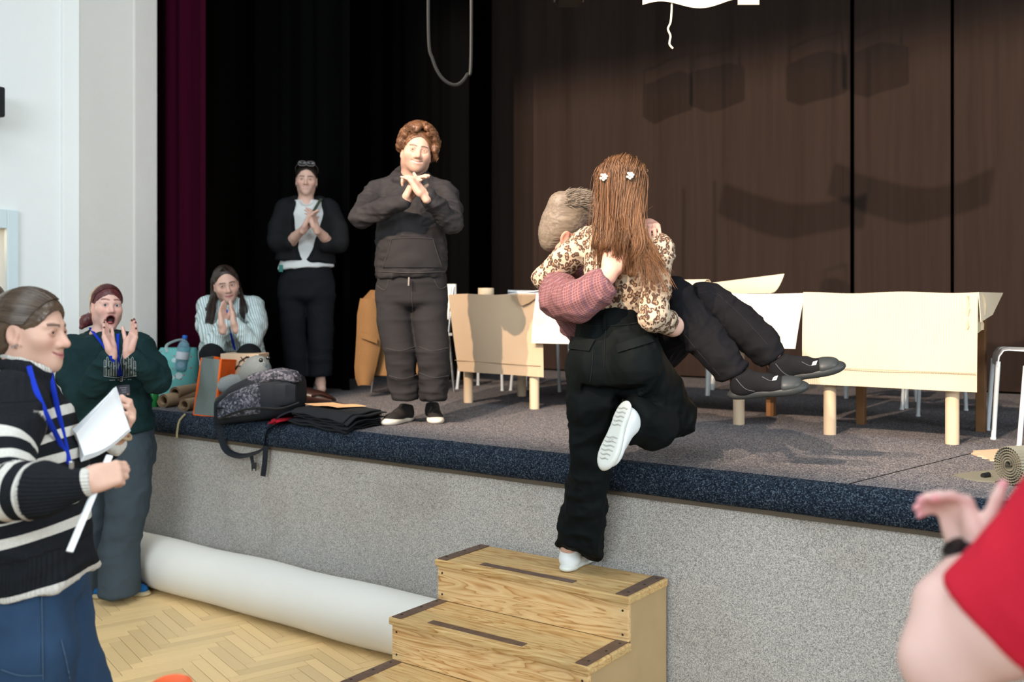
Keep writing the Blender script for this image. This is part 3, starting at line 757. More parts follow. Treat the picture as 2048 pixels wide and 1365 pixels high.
mb = MB(); mb.sheet(rows, 0.05); mb.build('sleeve', M['tan'], jt, True)
mb = MB(); mb.sheet([[jk(722 + 32 * s, 664 + 12 * s + 12 * f, 7.015 - 0.02 * math.sin(s * 3.1)) for s in np.linspace(0, 1, 7)] for f in (0, 1)], 0.008); mb.build('pocket_flap', M['tan'], jt, True)

# ---- loose corrugated roll and torn board on the deck at the right
a = PZ(2016, 972, STAGE) + UP * 0.078 - E2 * 0.0; ax = Vector((0.93, 0.30, 0)).normalized()
M['corr'] = kraft('grey_corrugated_shaded', (0.20, 0.195, 0.155))  # colour lowered so the boards look shaded from the stage spots
t = thing('corrugated_roll', a, 'tight roll of grey-brown corrugated board lying on the deck, darkened for shade', 'roll')
n = 420; g_ = []
for q in (0, 1):
    row = []
    for i in range(n):
        f = i / n; ang = 2 * math.pi * 6 * f; rr = 0.014 + 0.060 * f + (0.0022 if i % 2 else -0.0022)
        row.append(a + ax * (0.5 * q) + (ax.cross(UP) * math.cos(ang) + UP * math.sin(ang)) * rr)
    g_.append(row)
mb = MB(); mb.sheet(g_, 0.002); mb.build('rolled_sheet', M['corr'], t)
mb = MB(); mb.tube([PZ(1965, 953, STAGE + 0.012), PZ(1978, 950, STAGE + 0.016)], 0.011, 8); mb.build('black_clip', M['black_plastic'], t, True)
def jagged(name, label, pts, mat, z):
    vs = [PZ(x, y, z) for x, y in pts]; n = len(vs); mb = MB()
    mb.add([v + UP * 0.003 for v in vs] + [v - UP * 0.002 for v in vs], [tuple(range(n - 1, -1, -1)), tuple(range(n, 2 * n))] + [(i, (i + 1) % n, n + (i + 1) % n, n + i) for i in range(n)])
    t = thing(name, vs[0], label, 'board'); mb.build('torn_sheet', mat, t); return t
jagged('torn_board', 'torn kraft board lying behind the corrugated roll', [(1942, 908), (1951, 905), (1946, 903), (1990, 900), (2075, 896), (2075, 925), (1980, 922), (1976, 918), (1964, 917), (1968, 914), (1955, 913)], M['kraft'], STAGE + 0.004)
jagged('torn_board', 'pointed torn board lying in front of the corrugated roll', [(1908, 951), (1930, 947), (1985, 941), (2040, 952), (1990, 965), (1955, 963), (1930, 958)], M['corr'], STAGE + 0.004)
# orange rounded chair top close to the camera, bottom edge
oc = P(338, 1358, 2.35)
t = thing('orange_stool', Vector((oc.x, oc.y + 0.1, 0)), 'orange rounded seat just showing at the bottom edge', 'stool')
M['orange'] = plain('orange_plastic', (0.75, 0.12, 0.04), 0.4)
mb = MB(); mb.lathe(Vector((oc.x, oc.y + 0.02, oc.z - 0.1)), [(0.02, 0.085), (0.035, 0.09), (0.045, 0.085), (0.055, 0.06), (0.062, 0.0), (0.05, -0.02)], 28); mb.build('seat', M['orange'], t, True)
mb = MB(); mb.lathe(Vector((oc.x, oc.y + 0.02, 0.0)), [(0.16, 0), (0.16, 0.02), (0.04, 0.05), (0.03, oc.z - 0.12)], 24); mb.build('pedestal', M['orange'], t, True)
# ================================================================== BAGS AND BITS ON THE STAGE EDGE
def blob(name, sections, mat, parent, n=20, power=2.6):
    """loft of superellipse sections: (centre, half width vec, half depth vec)"""
    mb = MB(); vs = []; m = len(sections)
    for c, a, b in sections:
        for k in range(n):
            t_ = 2 * math.pi * k / n; ct, s_ = math.cos(t_), math.sin(t_)
            vs.append(Vector(c) + Vector(a) * math.copysign(abs(ct) ** (2 / power), ct) + Vector(b) * math.copysign(abs(s_) ** (2 / power), s_))
    fs = [(i * n + k, i * n + (k + 1) % n, (i + 1) * n + (k + 1) % n, (i + 1) * n + k) for i in range(m - 1) for k in range(n)]
    fs += [tuple(range(n - 1, -1, -1)), tuple((m - 1) * n + k for k in range(n))]
    mb.add(vs, fs); return mb.build(name, mat, parent, True)

# turquoise shopping bag with print
M['turq'] = None
g = N('turquoise_print'); a = g.voro(13, rnd=1.0); b = g.voro(24); c_ = g.noise(9)
col = g.mix(g.ramp(a, [(0.28, 1.0), (0.34, 0.0)], False), (0.16, 0.52, 0.50), (0.62, 0.78, 0.80))
col = g.mix(g.ramp(b, [(0.13, 1.0), (0.17, 0.0)]), col, (0.55, 0.10, 0.12)); g.bump(g.noise(22, detail=4), 0.8, 0.01)
M['turq'] = g.done(col, 0.5)
bc = PZ(355, 800, STAGE)
t = thing('shopping_bag', bc, 'turquoise printed shopping bag beside the white pillar', 'bag')
X, Yv = E1, E2; 
def sec(z, hw, hd, dx=0, dy=0): return (bc + Vector((dx, dy, z)), Vector((hw, 0, 0)), Vector((0, hd, 0)))
blob('bag_body', [sec(0.005, 0.13, 0.08), sec(0.02, 0.150, 0.095), sec(0.12, 0.155, 0.095, -0.005), sec(0.24, 0.150, 0.085, 0.0), sec(0.34, 0.135, 0.07, 0.006), sec(0.365, 0.125, 0.05, 0.008)], M['turq'], t)
mb = MB(); mb.tube(spline([P(335, 705, 6.9), P(333, 692, 6.9), P(346, 684, 6.9), P(365, 680, 6.9), P(377, 690, 6.9)], 16), 0.012, 8, flat=0.3); mb.build('handle', plain('pale_strap', (0.5, 0.62, 0.64)), t, True)
# water bottle in the bag
wc = P(368, 690, 6.9)
g = N('clear_blue_bottle'); M['pet'] = g.done((0.55, 0.75, 0.92), 0.08, 0.6, Transmission_Weight=0.75, IOR=1.25)
t = thing('water_bottle', wc - UP * 0.15, 'clear water bottle with a blue cap in the shopping bag', 'bottle')
axis = Vector((0.12, 0, 1)).normalized()
mb = MB(); mb.lathe(wc - axis * 0.18, [(0.03, 0), (0.042, 0.01), (0.042, 0.08), (0.039, 0.10), (0.043, 0.12), (0.043, 0.165), (0.03, 0.195), (0.014, 0.215), (0.014, 0.225)], 24, axis); mb.build('bottle_body', M['pet'], t, True)
mb = MB(); mb.lathe(wc + axis * 0.042, [(0.017, 0), (0.0175, 0.004), (0.0175, 0.02), (0.015, 0.024)], 20, axis); mb.build('cap', plain('blue_cap', (0.03, 0.16, 0.62), 0.4), t, True)
mb = MB(); mb.lathe(wc - axis * 0.10, [(0.0432, 0), (0.0435, 0.002), (0.0435, 0.05), (0.0432, 0.052)], 24, axis); mb.build('label_band', plain('white_label', (0.75, 0.8, 0.88)), t, True)
# kraft paper rolls
for k, (pa, pb, r, lab) in enumerate(((((326, 806), 6.42), ((395, 770), 6.75), 0.047, 'brown paper roll lying nearest the pillar on the lip'),
                                      (((349, 800), 6.5), ((410, 776), 6.9), 0.043, 'brown paper roll lying between two other paper rolls'),
                                      (((368, 814), 6.22), ((432, 800), 6.6), 0.040, 'brown paper roll lying against the orange tote bag'))):
    a = P(*pa[0], pa[1]); b = P(*pb[0], pb[1]); a.z = max(a.z, STAGE + r + 0.003) if k != 1 else STAGE + r + 0.05; b.z = a.z
    rollthing('kraft_paper_roll', lab, a, b, r, 2.3, M['kraft_dark'], start=0.55, group='brown paper rolls by the bags')
# green bottle / tub beside the rolls
gc = PZ(303, 815, STAGE)
t = thing('green_tub', gc, 'small green-lidded clear tub behind the red-haired woman', 'tub')
mb = MB(); mb.lathe(gc, [(0.04, 0), (0.045, 0.01), (0.045, 0.1), (0.042, 0.11)], 20); mb.build('tub', plain('green_glass', (0.02, 0.22, 0.05), 0.2), t, True)
mb = MB(); mb.lathe(gc + UP * 0.11, [(0.046, 0), (0.046, 0.015), (0.04, 0.02)], 20); mb.build('lid', plain('lime_lid', (0.15, 0.6, 0.2), 0.4), t, True)
# orange and grey tote
M['orange_fab'] = fabric('orange_nonwoven', (0.80, 0.13, 0.02), 300, 0.08); M['greyfab'] = fabric('grey_nonwoven', (0.17, 0.21, 0.20), 300, 0.1)
tc = PZ(440, 822, STAGE)
t = thing('tote_bag', tc, 'orange and grey shopping tote standing on the stage lip', 'bag')
def quad_sheet(c00, c10, c01, c11, th=0.006, nu=8, nv=8, wob=0.006, seed=0):
    rg = random.Random(seed); ph = rg.uniform(0, 6); g_ = []
    nrm = (Vector(c10) - Vector(c00)).cross(Vector(c01) - Vector(c00)).normalized()
    for j in range(nv + 1):
        f = j / nv; g_.append([Vector(c00).lerp(Vector(c10), i / nu).lerp(Vector(c01).lerp(Vector(c11), i / nu), f) + nrm * wob * math.sin(i * 1.1 + j * 0.9 + ph) * math.sin(math.pi * f) for i in range(nu + 1)])
    mb = MB(); mb.sheet(g_, th); return mb
BL, BM, BR = PZ(388, 829, STAGE + 0.004), PZ(431, 833, STAGE + 0.004), PZ(482, 818, STAGE + 0.004)
hT = UP * 0.355
TL, TM, TR = P(404, 716, BL.y + 0.02), P(442, 720, BM.y + 0.03), P(487, 722, BR.y + 0.02)
back = Vector((0.02, 0.17, 0)); 
quad_sheet(BL, BM, TL, TM, seed=1).build('side_panel', M['greyfab'], t, True)
quad_sheet(BM, BR, TM, TR, seed=2).build('front_panel', M['orange_fab'], t, True)
quad_sheet(BR, BL + back, TR, TL + back, seed=3).build('back_panel', M['orange_fab'], t, True)
quad_sheet(BL + back, BL, TL + back, TL, seed=4).build('side_panel', M['greyfab'], t, True)
for a, b in ((BL, TL), (BM, TM), (BR, TR)):
    mb = MB(); mb.tube([a, a.lerp(b, 0.5) + Vector((0.0, -0.004, 0)), b], 0.008, 6, flat=0.5); mb.build('piping', M['orange_fab'], t, True)
mb = MB(); mb.tube([BL, BM, BR], 0.008, 6, flat=0.5); mb.build('piping', M['orange_fab'], t, True)
mb = MB(); mb.tube([TM, TR], 0.006, 6); mb.build('rim', M['orange_fab'], t, True)
# cardboard box with a scrawled mark, behind the tote
t = thing('cardboard_box', P(485, 760, 6.3), 'small cardboard box with a scrawled black mark', 'box')
c = P(490, 735, 6.32); R3 = Matrix.Rotation(-0.12, 3, 'Z')
mb = MB(); mb.box(c - UP * 0.03, (0.125, 0.09, 0.12), R3); mb.build('box_body', M['kraft'], t, False, 0.003)
fr = lambda x, z_: c - UP * 0.03 + R3 @ Vector((x, -0.0925, z_))
mb = MB(); mb.tube([fr(0.045, 0.10), fr(0.0, 0.07), fr(-0.005, 0.045), fr(0.03, 0.04), fr(0.05, 0.055), fr(0.01, 0.10)], 0.006, 6, flat=0.4); mb.tube([fr(0.045, 0.10), fr(0.065, 0.098)], 0.006, 6); mb.tube([fr(-0.01, 0.045), fr(-0.03, 0.02)], 0.006, 6)
mb.build('scrawled_mark', plain('black_marker', (0.015, 0.012, 0.012)), t)
# plush pillow toy: two grey lobes with eyes
M['plush'] = fabric('grey_plush', (0.17, 0.195, 0.20), 200, 0.08)
t = thing('plush_toy', P(513, 745, 5.95), 'soft grey plush toy with two eyes lying on the backpack', 'toy')
a, b = P(490, 757, 5.95), P(538, 722, 5.9); ax = (b - a).normalized(); sd = ax.cross(Vector((0, -1, 0))).normalized()
prof_ = [(0.0, 0.02), (0.03, 0.058), (0.08, 0.080), (0.13, 0.086), (0.18, 0.074), (0.215, 0.045), (0.225, 0.012)]
blob('head', [(a - ax * 0.035 + ax * h, sd * r, Vector((0, r * 0.9, 0))) for h, r in prof_], M['plush'], t, power=2.0)
a2, b2 = P(436, 775, 5.85), P(492, 762, 5.95); ax2 = (b2 - a2).normalized(); sd2 = ax2.cross(Vector((0, -1, 0))).normalized()
blob('tail', [(a2 + ax2 * h, sd2 * r, Vector((0, r * 0.9, 0))) for h, r in [(0.0, 0.02), (0.03, 0.05), (0.09, 0.058), (0.15, 0.045), (0.19, 0.02)]], M['plush'], t, power=2.0)
M['eye_black'] = plain('toy_eye', (0.01, 0.01, 0.01), 0.2, spec=0.6)
for px_, py_, Y_ in ((522, 721, 5.81), (536, 716, 5.83)):
    e = P(px_, py_, Y_); mb = MB(); mb.lathe(e, [(0.003, -0.006), (0.011, -0.003), (0.013, 0.0), (0.011, 0.004), (0.006, 0.007), (0.001, 0.008)], 14, (0.1, -1, 0.2)); mb.build('eye', M['eye_black'], t, True)
# backpack lying at the edge, straps hanging over the lip
g = N('backpack_print'); a = g.voro(95, out='Color'); sp_ = g.new('SeparateColor'); g.t.links.new(a, sp_.inputs[0]); w_ = g.noise(60, detail=4)
col = g.ramp(g.math('MULTIPLY', sp_.outputs[0], g.math('ADD', w_, 0.35)), [(0.0, (0.012, 0.014, 0.02)), (0.4, (0.04, 0.045, 0.06)), (0.62, (0.09, 0.09, 0.115)), (0.9, (0.19, 0.185, 0.22))])
M['bp_print'] = g.done(col, 0.8)
M['bp_black'] = fabric('backpack_nylon', (0.018, 0.022, 0.028), 400, 0.2, rough=0.6)
bpc = P(520, 800, 5.75)
t = thing('backpack', Vector((bpc.x, bpc.y, STAGE)), 'black patterned backpack lying on the stage edge, straps dangling', 'backpack')
def bsec(px, ytop, ybot, Y, hd): 
    a, b = P(px, ytop, Y), P(px, ybot, Y); return ((a + b) / 2, (a - b) / 2, Vector((0.25, 0.97, 0)) * hd)
blob('main_compartment', [bsec(437, 800, 846, 5.80, 0.05), bsec(446, 790, 848, 5.80, 0.10), bsec(475, 768, 845, 5.80, 0.13), bsec(510, 752, 842, 5.78, 0.15), bsec(550, 740, 838, 5.76, 0.15), bsec(580, 742, 832, 5.74, 0.14), bsec(598, 752, 824, 5.73, 0.10), bsec(605, 775, 812, 5.73, 0.05)], M['bp_black'], t, 24, 3.2)
blob('front_pocket', [bsec(440, 806, 838, 5.68, 0.03), bsec(460, 788, 836, 5.68, 0.05), bsec(495, 772, 832, 5.66, 0.06), bsec(522, 764, 828, 5.65, 0.05), bsec(530, 770, 820, 5.65, 0.02)], M['bp_print'], t, 24, 3.2)
blob('top_flap', [bsec(500, 750, 775, 5.70, 0.03), bsec(525, 742, 768, 5.68, 0.06), bsec(560, 736, 762, 5.66, 0.07), bsec(590, 742, 766, 5.66, 0.05), bsec(600, 752, 764, 5.67, 0.02)], M['bp_print'], t, 24, 3.0)
blob('side_pocket', [bsec(534, 772, 815, 5.635, 0.01), bsec(550, 764, 817, 5.63, 0.025), bsec(575, 764, 812, 5.62, 0.03), bsec(592, 770, 806, 5.63, 0.01)], M['bp_black'], t, 20, 3.0)
mb = MB(); mb.tube(spline([P(440, 838, 5.64), P(480, 822, 5.60), P(520, 816, 5.59), P(560, 818, 5.59), P(598, 806, 5.62)], 20), 0.006, 6); mb.build('zip_line', M['black_plastic'], t, True)
def strap(pts, w=0.018, n=36, name='strap', side=(0.3, 0, 1)):
    mb = MB(); mb.tube(spline(pts, n), w, 8, flat=0.18, side=side); return mb.build(name, M['bp_black'], t, True)
lip = lambda px, py, d=0.02: P(px, py, (W(u_at(px, 0), 0, 0)).y - d)
strap([P(440, 815, 5.62), lip(436, 840, 0.05), lip(441, 870), lip(452, 900), lip(475, 912), lip(500, 910), lip(526, 898), lip(532, 870), lip(540, 852), P(560, 832, 5.56), P(585, 822, 5.6)], 0.02, side=(1, 0, 0))
strap([lip(531, 893, 0.035), lip(530, 920, 0.03), lip(526, 953, 0.02)], 0.015, 12, side=(1, 0, 0))
strap([lip(503, 912, 0.03), lip(505, 925, 0.025), lip(508, 930, 0.025)], 0.010, 8, side=(1, 0, 0))
c = lip(508, 932, 0.03); mb = MB(); mb.box(c, (0.014, 0.006, 0.018)); mb.box(c + Vector((-0.010, 0, -0.022)), (0.003, 0.004, 0.008)); mb.box(c + Vector((0.010, 0, -0.022)), (0.003, 0.004, 0.008)); mb.build('buckle', M['black_plastic'], t, False, 0.002)
# red cloth and brown leather bag behind
M['red_cloth'] = fabric('red_cloth', (0.42, 0.015, 0.03), 300)
t = thing('red_cloth', PZ(585, 828, STAGE), 'crumpled red cloth between backpack and black fabric', 'cloth')
rg = random.Random(5); mb = MB()
mb.sheet([[PZ(536 + 118 * s + 10 * f, 848 - 34 * s * (0.7 + 0.3 * f) - 9 * f, STAGE + 0.012 + 0.018 * abs(math.sin(s * 6 + f * 3))) for s in np.linspace(0, 1, 16)] for f in np.linspace(0, 1, 6)], 0.008); mb.build('cloth', M['red_cloth'], t, True)
mb = MB(); mb.tube([PZ(548, 846, STAGE + 0.012), PZ(575, 838, STAGE + 0.016), PZ(600, 826, STAGE + 0.02)], 0.014, 8, flat=0.5); mb.build('rolled_hem', M['red_cloth'], t, True)
M['leather'] = plain('dark_brown_leather', (0.035, 0.014, 0.010), 0.35, spec=0.5, var=0.3)
t = thing('leather_bag', PZ(630, 808, STAGE), 'dark brown leather bag lying open behind the backpack', 'bag')
c = PZ(628, 808, STAGE)
blob('bag_body', [(c + Vector((-0.16, 0.05, 0.05)), Vector((0, 0.08, 0)), Vector((0, 0, 0.045))), (c + Vector((-0.05, 0.03, 0.055)), Vector((0, 0.10, 0)), Vector((0, 0, 0.052))), (c + Vector((0.06, 0.01, 0.04)), Vector((0, 0.09, 0)), Vector((0, 0, 0.04))), (c + Vector((0.13, 0, 0.022)), Vector((0, 0.06, 0)), Vector((0, 0, 0.02)))], M['leather'], t, 20, 2.4)
mb = MB(); mb.tube(spline([c + Vector((0.0, -0.08, 0.06)), c + Vector((0.06, -0.09, 0.075)), c + Vector((0.13, -0.05, 0.045)), c + Vector((0.14, 0.03, 0.02))], 14), 0.007, 6); mb.build('rim', M['leather'], t, True)
# pile of folded black fabric, tan leaflet on top
M['blackcloth'] = fabric('black_folded_cloth', (0.022, 0.024, 0.028), 400, 0.2)
def edge_u(px): return u_at(px, 0.0)
base_pts = [(572, 862), (668, 892), (776, 850), (690, 823)]       # corners of the pile on the deck (front-left, front, right, back)
lo_z = STAGE + 0.006
FLp, FRp, RRp, BKp = [W(u_at(580, 0.04), 0.04, lo_z), W(u_at(690, -0.015), -0.015, lo_z), PZ(768, 850, lo_z), PZ(655, 828, lo_z)]
cen = (FLp + FRp + RRp + BKp) / 4
for k in range(7):
    rg = random.Random(20 + k); j = [Vector((rg.uniform(-0.02, 0.02), rg.uniform(-0.02, 0.02), 0)) for _ in range(4)]
    c4 = [p + q for p, q in zip((FLp, FRp, RRp, BKp), j)]; zz = 0.006 + 0.0125 * k
    g_ = []
    for jv in range(13):
        f = jv / 12; row = []
        for iu in range(17):
            s = iu / 16; p = c4[0].lerp(c4[1], s).lerp(c4[3].lerp(c4[2], s), f)
            over = max(0.0, 0.06 - ((p - ORG).dot(E2))) * 0.42
            p = p + UP * (zz - over + 0.004 * math.sin(s * 14 + k * 1.7) * (1 - f) + 0.003 * math.sin(f * 11 + k)); row.append(p)
        g_.append(row)
    mb = MB(); mb.sheet(g_, 0.006); o = mb.build('folded_cloth', M['blackcloth'], None, True)
    names = ['bottom', 'second', 'third', 'fourth', 'fifth', 'sixth', 'top']
    tag(o, ('top folded black cloth of the pile, under the tan leaflet' if k == 6 else names[k] + ' folded black cloth from below in the pile on the lip' if k else 'bottom folded black cloth of the pile on the lip'), 'cloth', 'folded black cloths in a pile')
tp = STAGE + 0.078
a = (FLp.lerp(BKp, 0.55)).lerp(FRp.lerp(RRp, 0.55), 0.45)
mb = MB(); mb.sheet([[a + E1 * x + E2 * y + E1 * 0.06 * y / 0.1 + UP * (0.098 + 0.003 * math.sin(x * 30)) for x in np.linspace(-0.13, 0.13, 8)] for y in np.linspace(-0.07, 0.07, 4)], 0.003)
t = mb.build('leaflet', plain('tan_leaflet', (0.68, 0.42, 0.22), 0.6), None, True); tag(t, 'tan paper leaflet on top of the black cloth pile', 'leaflet')
# ================================================================== FIGURE KIT: smooth-blended volumes meshed by surface nets
def npv(p): return np.array((p[0], p[1], p[2]), dtype=np.float64)
def unit(v):
    v = npv(v); return v / (np.linalg.norm(v) + 1e-12)
def basis(f, u):
    """columns right, forward, up"""
    f = unit(f); u = npv(u); u = unit(u - f * (u @ f)); return np.stack([np.cross(f, u), f, u], 1)
def vnoise(Pq, seed=0):
    """smooth value noise in 0..1, vectorised"""
    Pq = np.asarray(Pq, dtype=np.float64); i = np.floor(Pq).astype(np.int64); f = Pq - i; f = f * f * (3 - 2 * f)
    def h(ix, iy, iz):
        n = (ix * 374761393 + iy * 668265263 + iz * 2147483647 + seed * 1274126177) & 0xffffffff
        n = ((n ^ (n >> 13)) * 1103515245) & 0xffffffff; n = ((n ^ (n >> 16)) * 2654435761) & 0xffffffff
        return ((n ^ (n >> 15)) & 0xffff) / 65535.0
    r = 0
    for dx in (0, 1):
        wx = f[:, 0] if dx else 1 - f[:, 0]
        for dy in (0, 1):
            wy = f[:, 1] if dy else 1 - f[:, 1]
            for dz in (0, 1):
                wz = f[:, 2] if dz else 1 - f[:, 2]
                r = r + wx * wy * wz * h(i[:, 0] + dx, i[:, 1] + dy, i[:, 2] + dz)
    return r
class Field:
    def __init__(s, vox): s.vox = vox; s.p = []
    def _add(s, fn, lo, hi, op, k): s.p.append((fn, np.asarray(lo, float), np.asarray(hi, float), op, k)); return s
    def cone(s, a, b, r0, r1, k=0.02, op='u'):
        a, b = npv(a), npv(b); d = b - a; dd = d @ d + 1e-12; rm = max(r0, r1)
        def fn(x, y, z):
            t = np.clip(((x - a[0]) * d[0] + (y - a[1]) * d[1] + (z - a[2]) * d[2]) / dd, 0, 1)
            return np.sqrt((x - a[0] - t * d[0]) ** 2 + (y - a[1] - t * d[1]) ** 2 + (z - a[2] - t * d[2]) ** 2) - (r0 + (r1 - r0) * t)
        return s._add(fn, np.minimum(a, b) - rm, np.maximum(a, b) + rm, op, k)
    def chain(s, pts, rs, k=0.02, op='u'):
        """bent tapered limb as ONE volume"""
        pts = [npv(p) for p in pts]; ki = min(k, 0.02) * 0.5
        def fn(x, y, z):
            D = None
            for i in range(len(pts) - 1):
                a, b = pts[i], pts[i + 1]; d = b - a; dd = d @ d + 1e-12
                t = np.clip(((x - a[0]) * d[0] + (y - a[1]) * d[1] + (z - a[2]) * d[2]) / dd, 0, 1)
                e = np.sqrt((x - a[0] - t * d[0]) ** 2 + (y - a[1] - t * d[1]) ** 2 + (z - a[2] - t * d[2]) ** 2) - (rs[i] + (rs[i + 1] - rs[i]) * t)
                if D is None: D = e
                else: h = np.maximum(ki - np.abs(D - e), 0) / ki; D = np.minimum(D, e) - h * h * ki * 0.25
            return D
        rm = max(rs); return s._add(fn, np.min(pts, 0) - rm, np.max(pts, 0) + rm, op, k)
    def loft(s, secs, side, k=0.03, cap=0.5, op='u'):
        """trunk: sections (centre, half width along side, half depth), bottom to top"""
        C = np.array([npv(c) for c, a, b in secs]); A = np.array([a for c, a, b in secs]); Bq = np.array([b for c, a, b in secs])
        d = C[-1] - C[0]; L = np.linalg.norm(d); d = d / L; sd = npv(side); sd = unit(sd - d * (sd @ d)); td = np.cross(d, sd); H = (C - C[0]) @ d; U = (C - C[0]) @ sd; Vv = (C - C[0]) @ td
        def sm(h, y):
            return np.interp(h, H, y)
        def fn(x, y, z):
            X, Y, Z = x - C[0][0], y - C[0][1], z - C[0][2]
            h = X * d[0] + Y * d[1] + Z * d[2]; hc = np.clip(h, 0, L); e = h - hc
            u = X * sd[0] + Y * sd[1] + Z * sd[2] - sm(hc, U); v = X * td[0] + Y * td[1] + Z * td[2] - sm(hc, Vv); p = sm(hc, A); q_ = sm(hc, Bq); m = np.minimum(p, q_) * cap
            g = np.sqrt((u / p) ** 2 + (v / q_) ** 2 + (e / m) ** 2); g2 = np.sqrt((u / p ** 2) ** 2 + (v / q_ ** 2) ** 2 + (e / m ** 2) ** 2) + 1e-9
            return g * (g - 1) / g2
        rm = max(A.max(), Bq.max()); return s._add(fn, C.min(0) - rm, C.max(0) + rm, op, k)
    def econe(s, a, b, ra, rb, side, k=0.03, op='u'):
        """elliptical tapered limb: ra, rb = (half width along side, half depth)"""
        a, b = npv(a), npv(b); d = b - a; L = np.linalg.norm(d); d = d / L; sd = npv(side); sd = unit(sd - d * (sd @ d)); td = np.cross(d, sd)
        rm = max(*ra, *rb)
        def fn(x, y, z):
            X, Y, Z = x - a[0], y - a[1], z - a[2]
            h = X * d[0] + Y * d[1] + Z * d[2]; t = np.clip(h / L, 0, 1); e = h - t * L
            u = X * sd[0] + Y * sd[1] + Z * sd[2]; v = X * td[0] + Y * td[1] + Z * td[2]
            p = ra[0] + (rb[0] - ra[0]) * t; q = ra[1] + (rb[1] - ra[1]) * t; m = np.minimum(p, q)
            g = np.sqrt((u / p) ** 2 + (v / q) ** 2 + (e / m) ** 2); g2 = np.sqrt((u / p ** 2) ** 2 + (v / q ** 2) ** 2 + (e / m ** 2) ** 2) + 1e-9
            return g * (g - 1) / g2
        return s._add(fn, np.minimum(a, b) - rm, np.maximum(a, b) + rm, op, k)
    def ell(s, c, r, R=None, k=0.02, op='u'):
        c = npv(c); R = np.eye(3) if R is None else R; r = npv(r); rm = max(r)
        def fn(x, y, z):
            X, Y, Z = x - c[0], y - c[1], z - c[2]
            q = [(X * R[0, i] + Y * R[1, i] + Z * R[2, i]) for i in range(3)]
            g = np.sqrt(sum((q[i] / r[i]) ** 2 for i in range(3))); g2 = np.sqrt(sum((q[i] / r[i] ** 2) ** 2 for i in range(3))) + 1e-9
            return g * (g - 1) / g2
        e = np.abs(R) @ r
        return s._add(fn, c - e, c + e, op, k)
    def box(s, c, h, R=None, rnd=0.01, k=0.01, op='u'):
        c = npv(c); R = np.eye(3) if R is None else R; h = npv(h)
        def fn(x, y, z):
            X, Y, Z = x - c[0], y - c[1], z - c[2]
            q = [np.abs(X * R[0, i] + Y * R[1, i] + Z * R[2, i]) - (h[i] - rnd) for i in range(3)]
            return np.sqrt(sum(np.maximum(a, 0) ** 2 for a in q)) + np.minimum(np.maximum(np.maximum(q[0], q[1]), q[2]), 0) - rnd
        e = np.abs(R) @ h
        return s._add(fn, c - e, c + e, op, k)
    def cut(s, p, n, c=None, rad=None, k=0.004):
        """remove everything on the +n side of the plane through p (inside a ball-ish box when c, rad given)"""
        p, n = npv(p), unit(n)
        def fn(x, y, z): return -((x - p[0]) * n[0] + (y - p[1]) * n[1] + (z - p[2]) * n[2])
        if c is None: lo, hi = np.full(3, -1e9), np.full(3, 1e9)
        else: c = npv(c); lo, hi = c - rad, c + rad
        return s._add(fn, lo, hi, 's', k)
    def mesh(s):
        v = s.vox
        us = [q for q in s.p if q[3] == 'u']
        lo = np.min([q[1] for q in us], 0) - 4 * v; hi = np.max([q[2] for q in us], 0) + 4 * v
        n = np.ceil((hi - lo) / v).astype(int) + 1
        ax = [(lo[i] + v * np.arange(n[i])).astype(np.float32) for i in range(3)]
        D = np.full(n, 0.5, np.float32)
        for fn, a, b, op, k in s.p:
            m = (max(k, 0) + 3 * v) if op == 'u' else k + 2 * v
            i0 = np.clip(np.floor((np.maximum(a, -1e6) - m - lo) / v).astype(int), 0, n); i1 = np.clip(np.ceil((np.minimum(b, 1e6) + m - lo) / v).astype(int) + 1, 0, n)
            if np.any(i1 <= i0): continue
            sl = tuple(slice(i0[i], i1[i]) for i in range(3))
            d = fn(ax[0][sl[0]][:, None, None], ax[1][sl[1]][None, :, None], ax[2][sl[2]][None, None, :]).astype(np.float32)
            A = D[sl]
            if op == 'u':
                r = np.minimum(A, d)
                if k > 0: h = np.maximum(k - np.abs(A - d), 0) / k; r = r - h * h * k * 0.25
            else:
                d = -d; r = np.maximum(A, d)
                if k > 0: h = np.maximum(k - np.abs(A - d), 0) / k; r = r + h * h * k * 0.25
            D[sl] = r
        return surface_nets(D, lo, v)
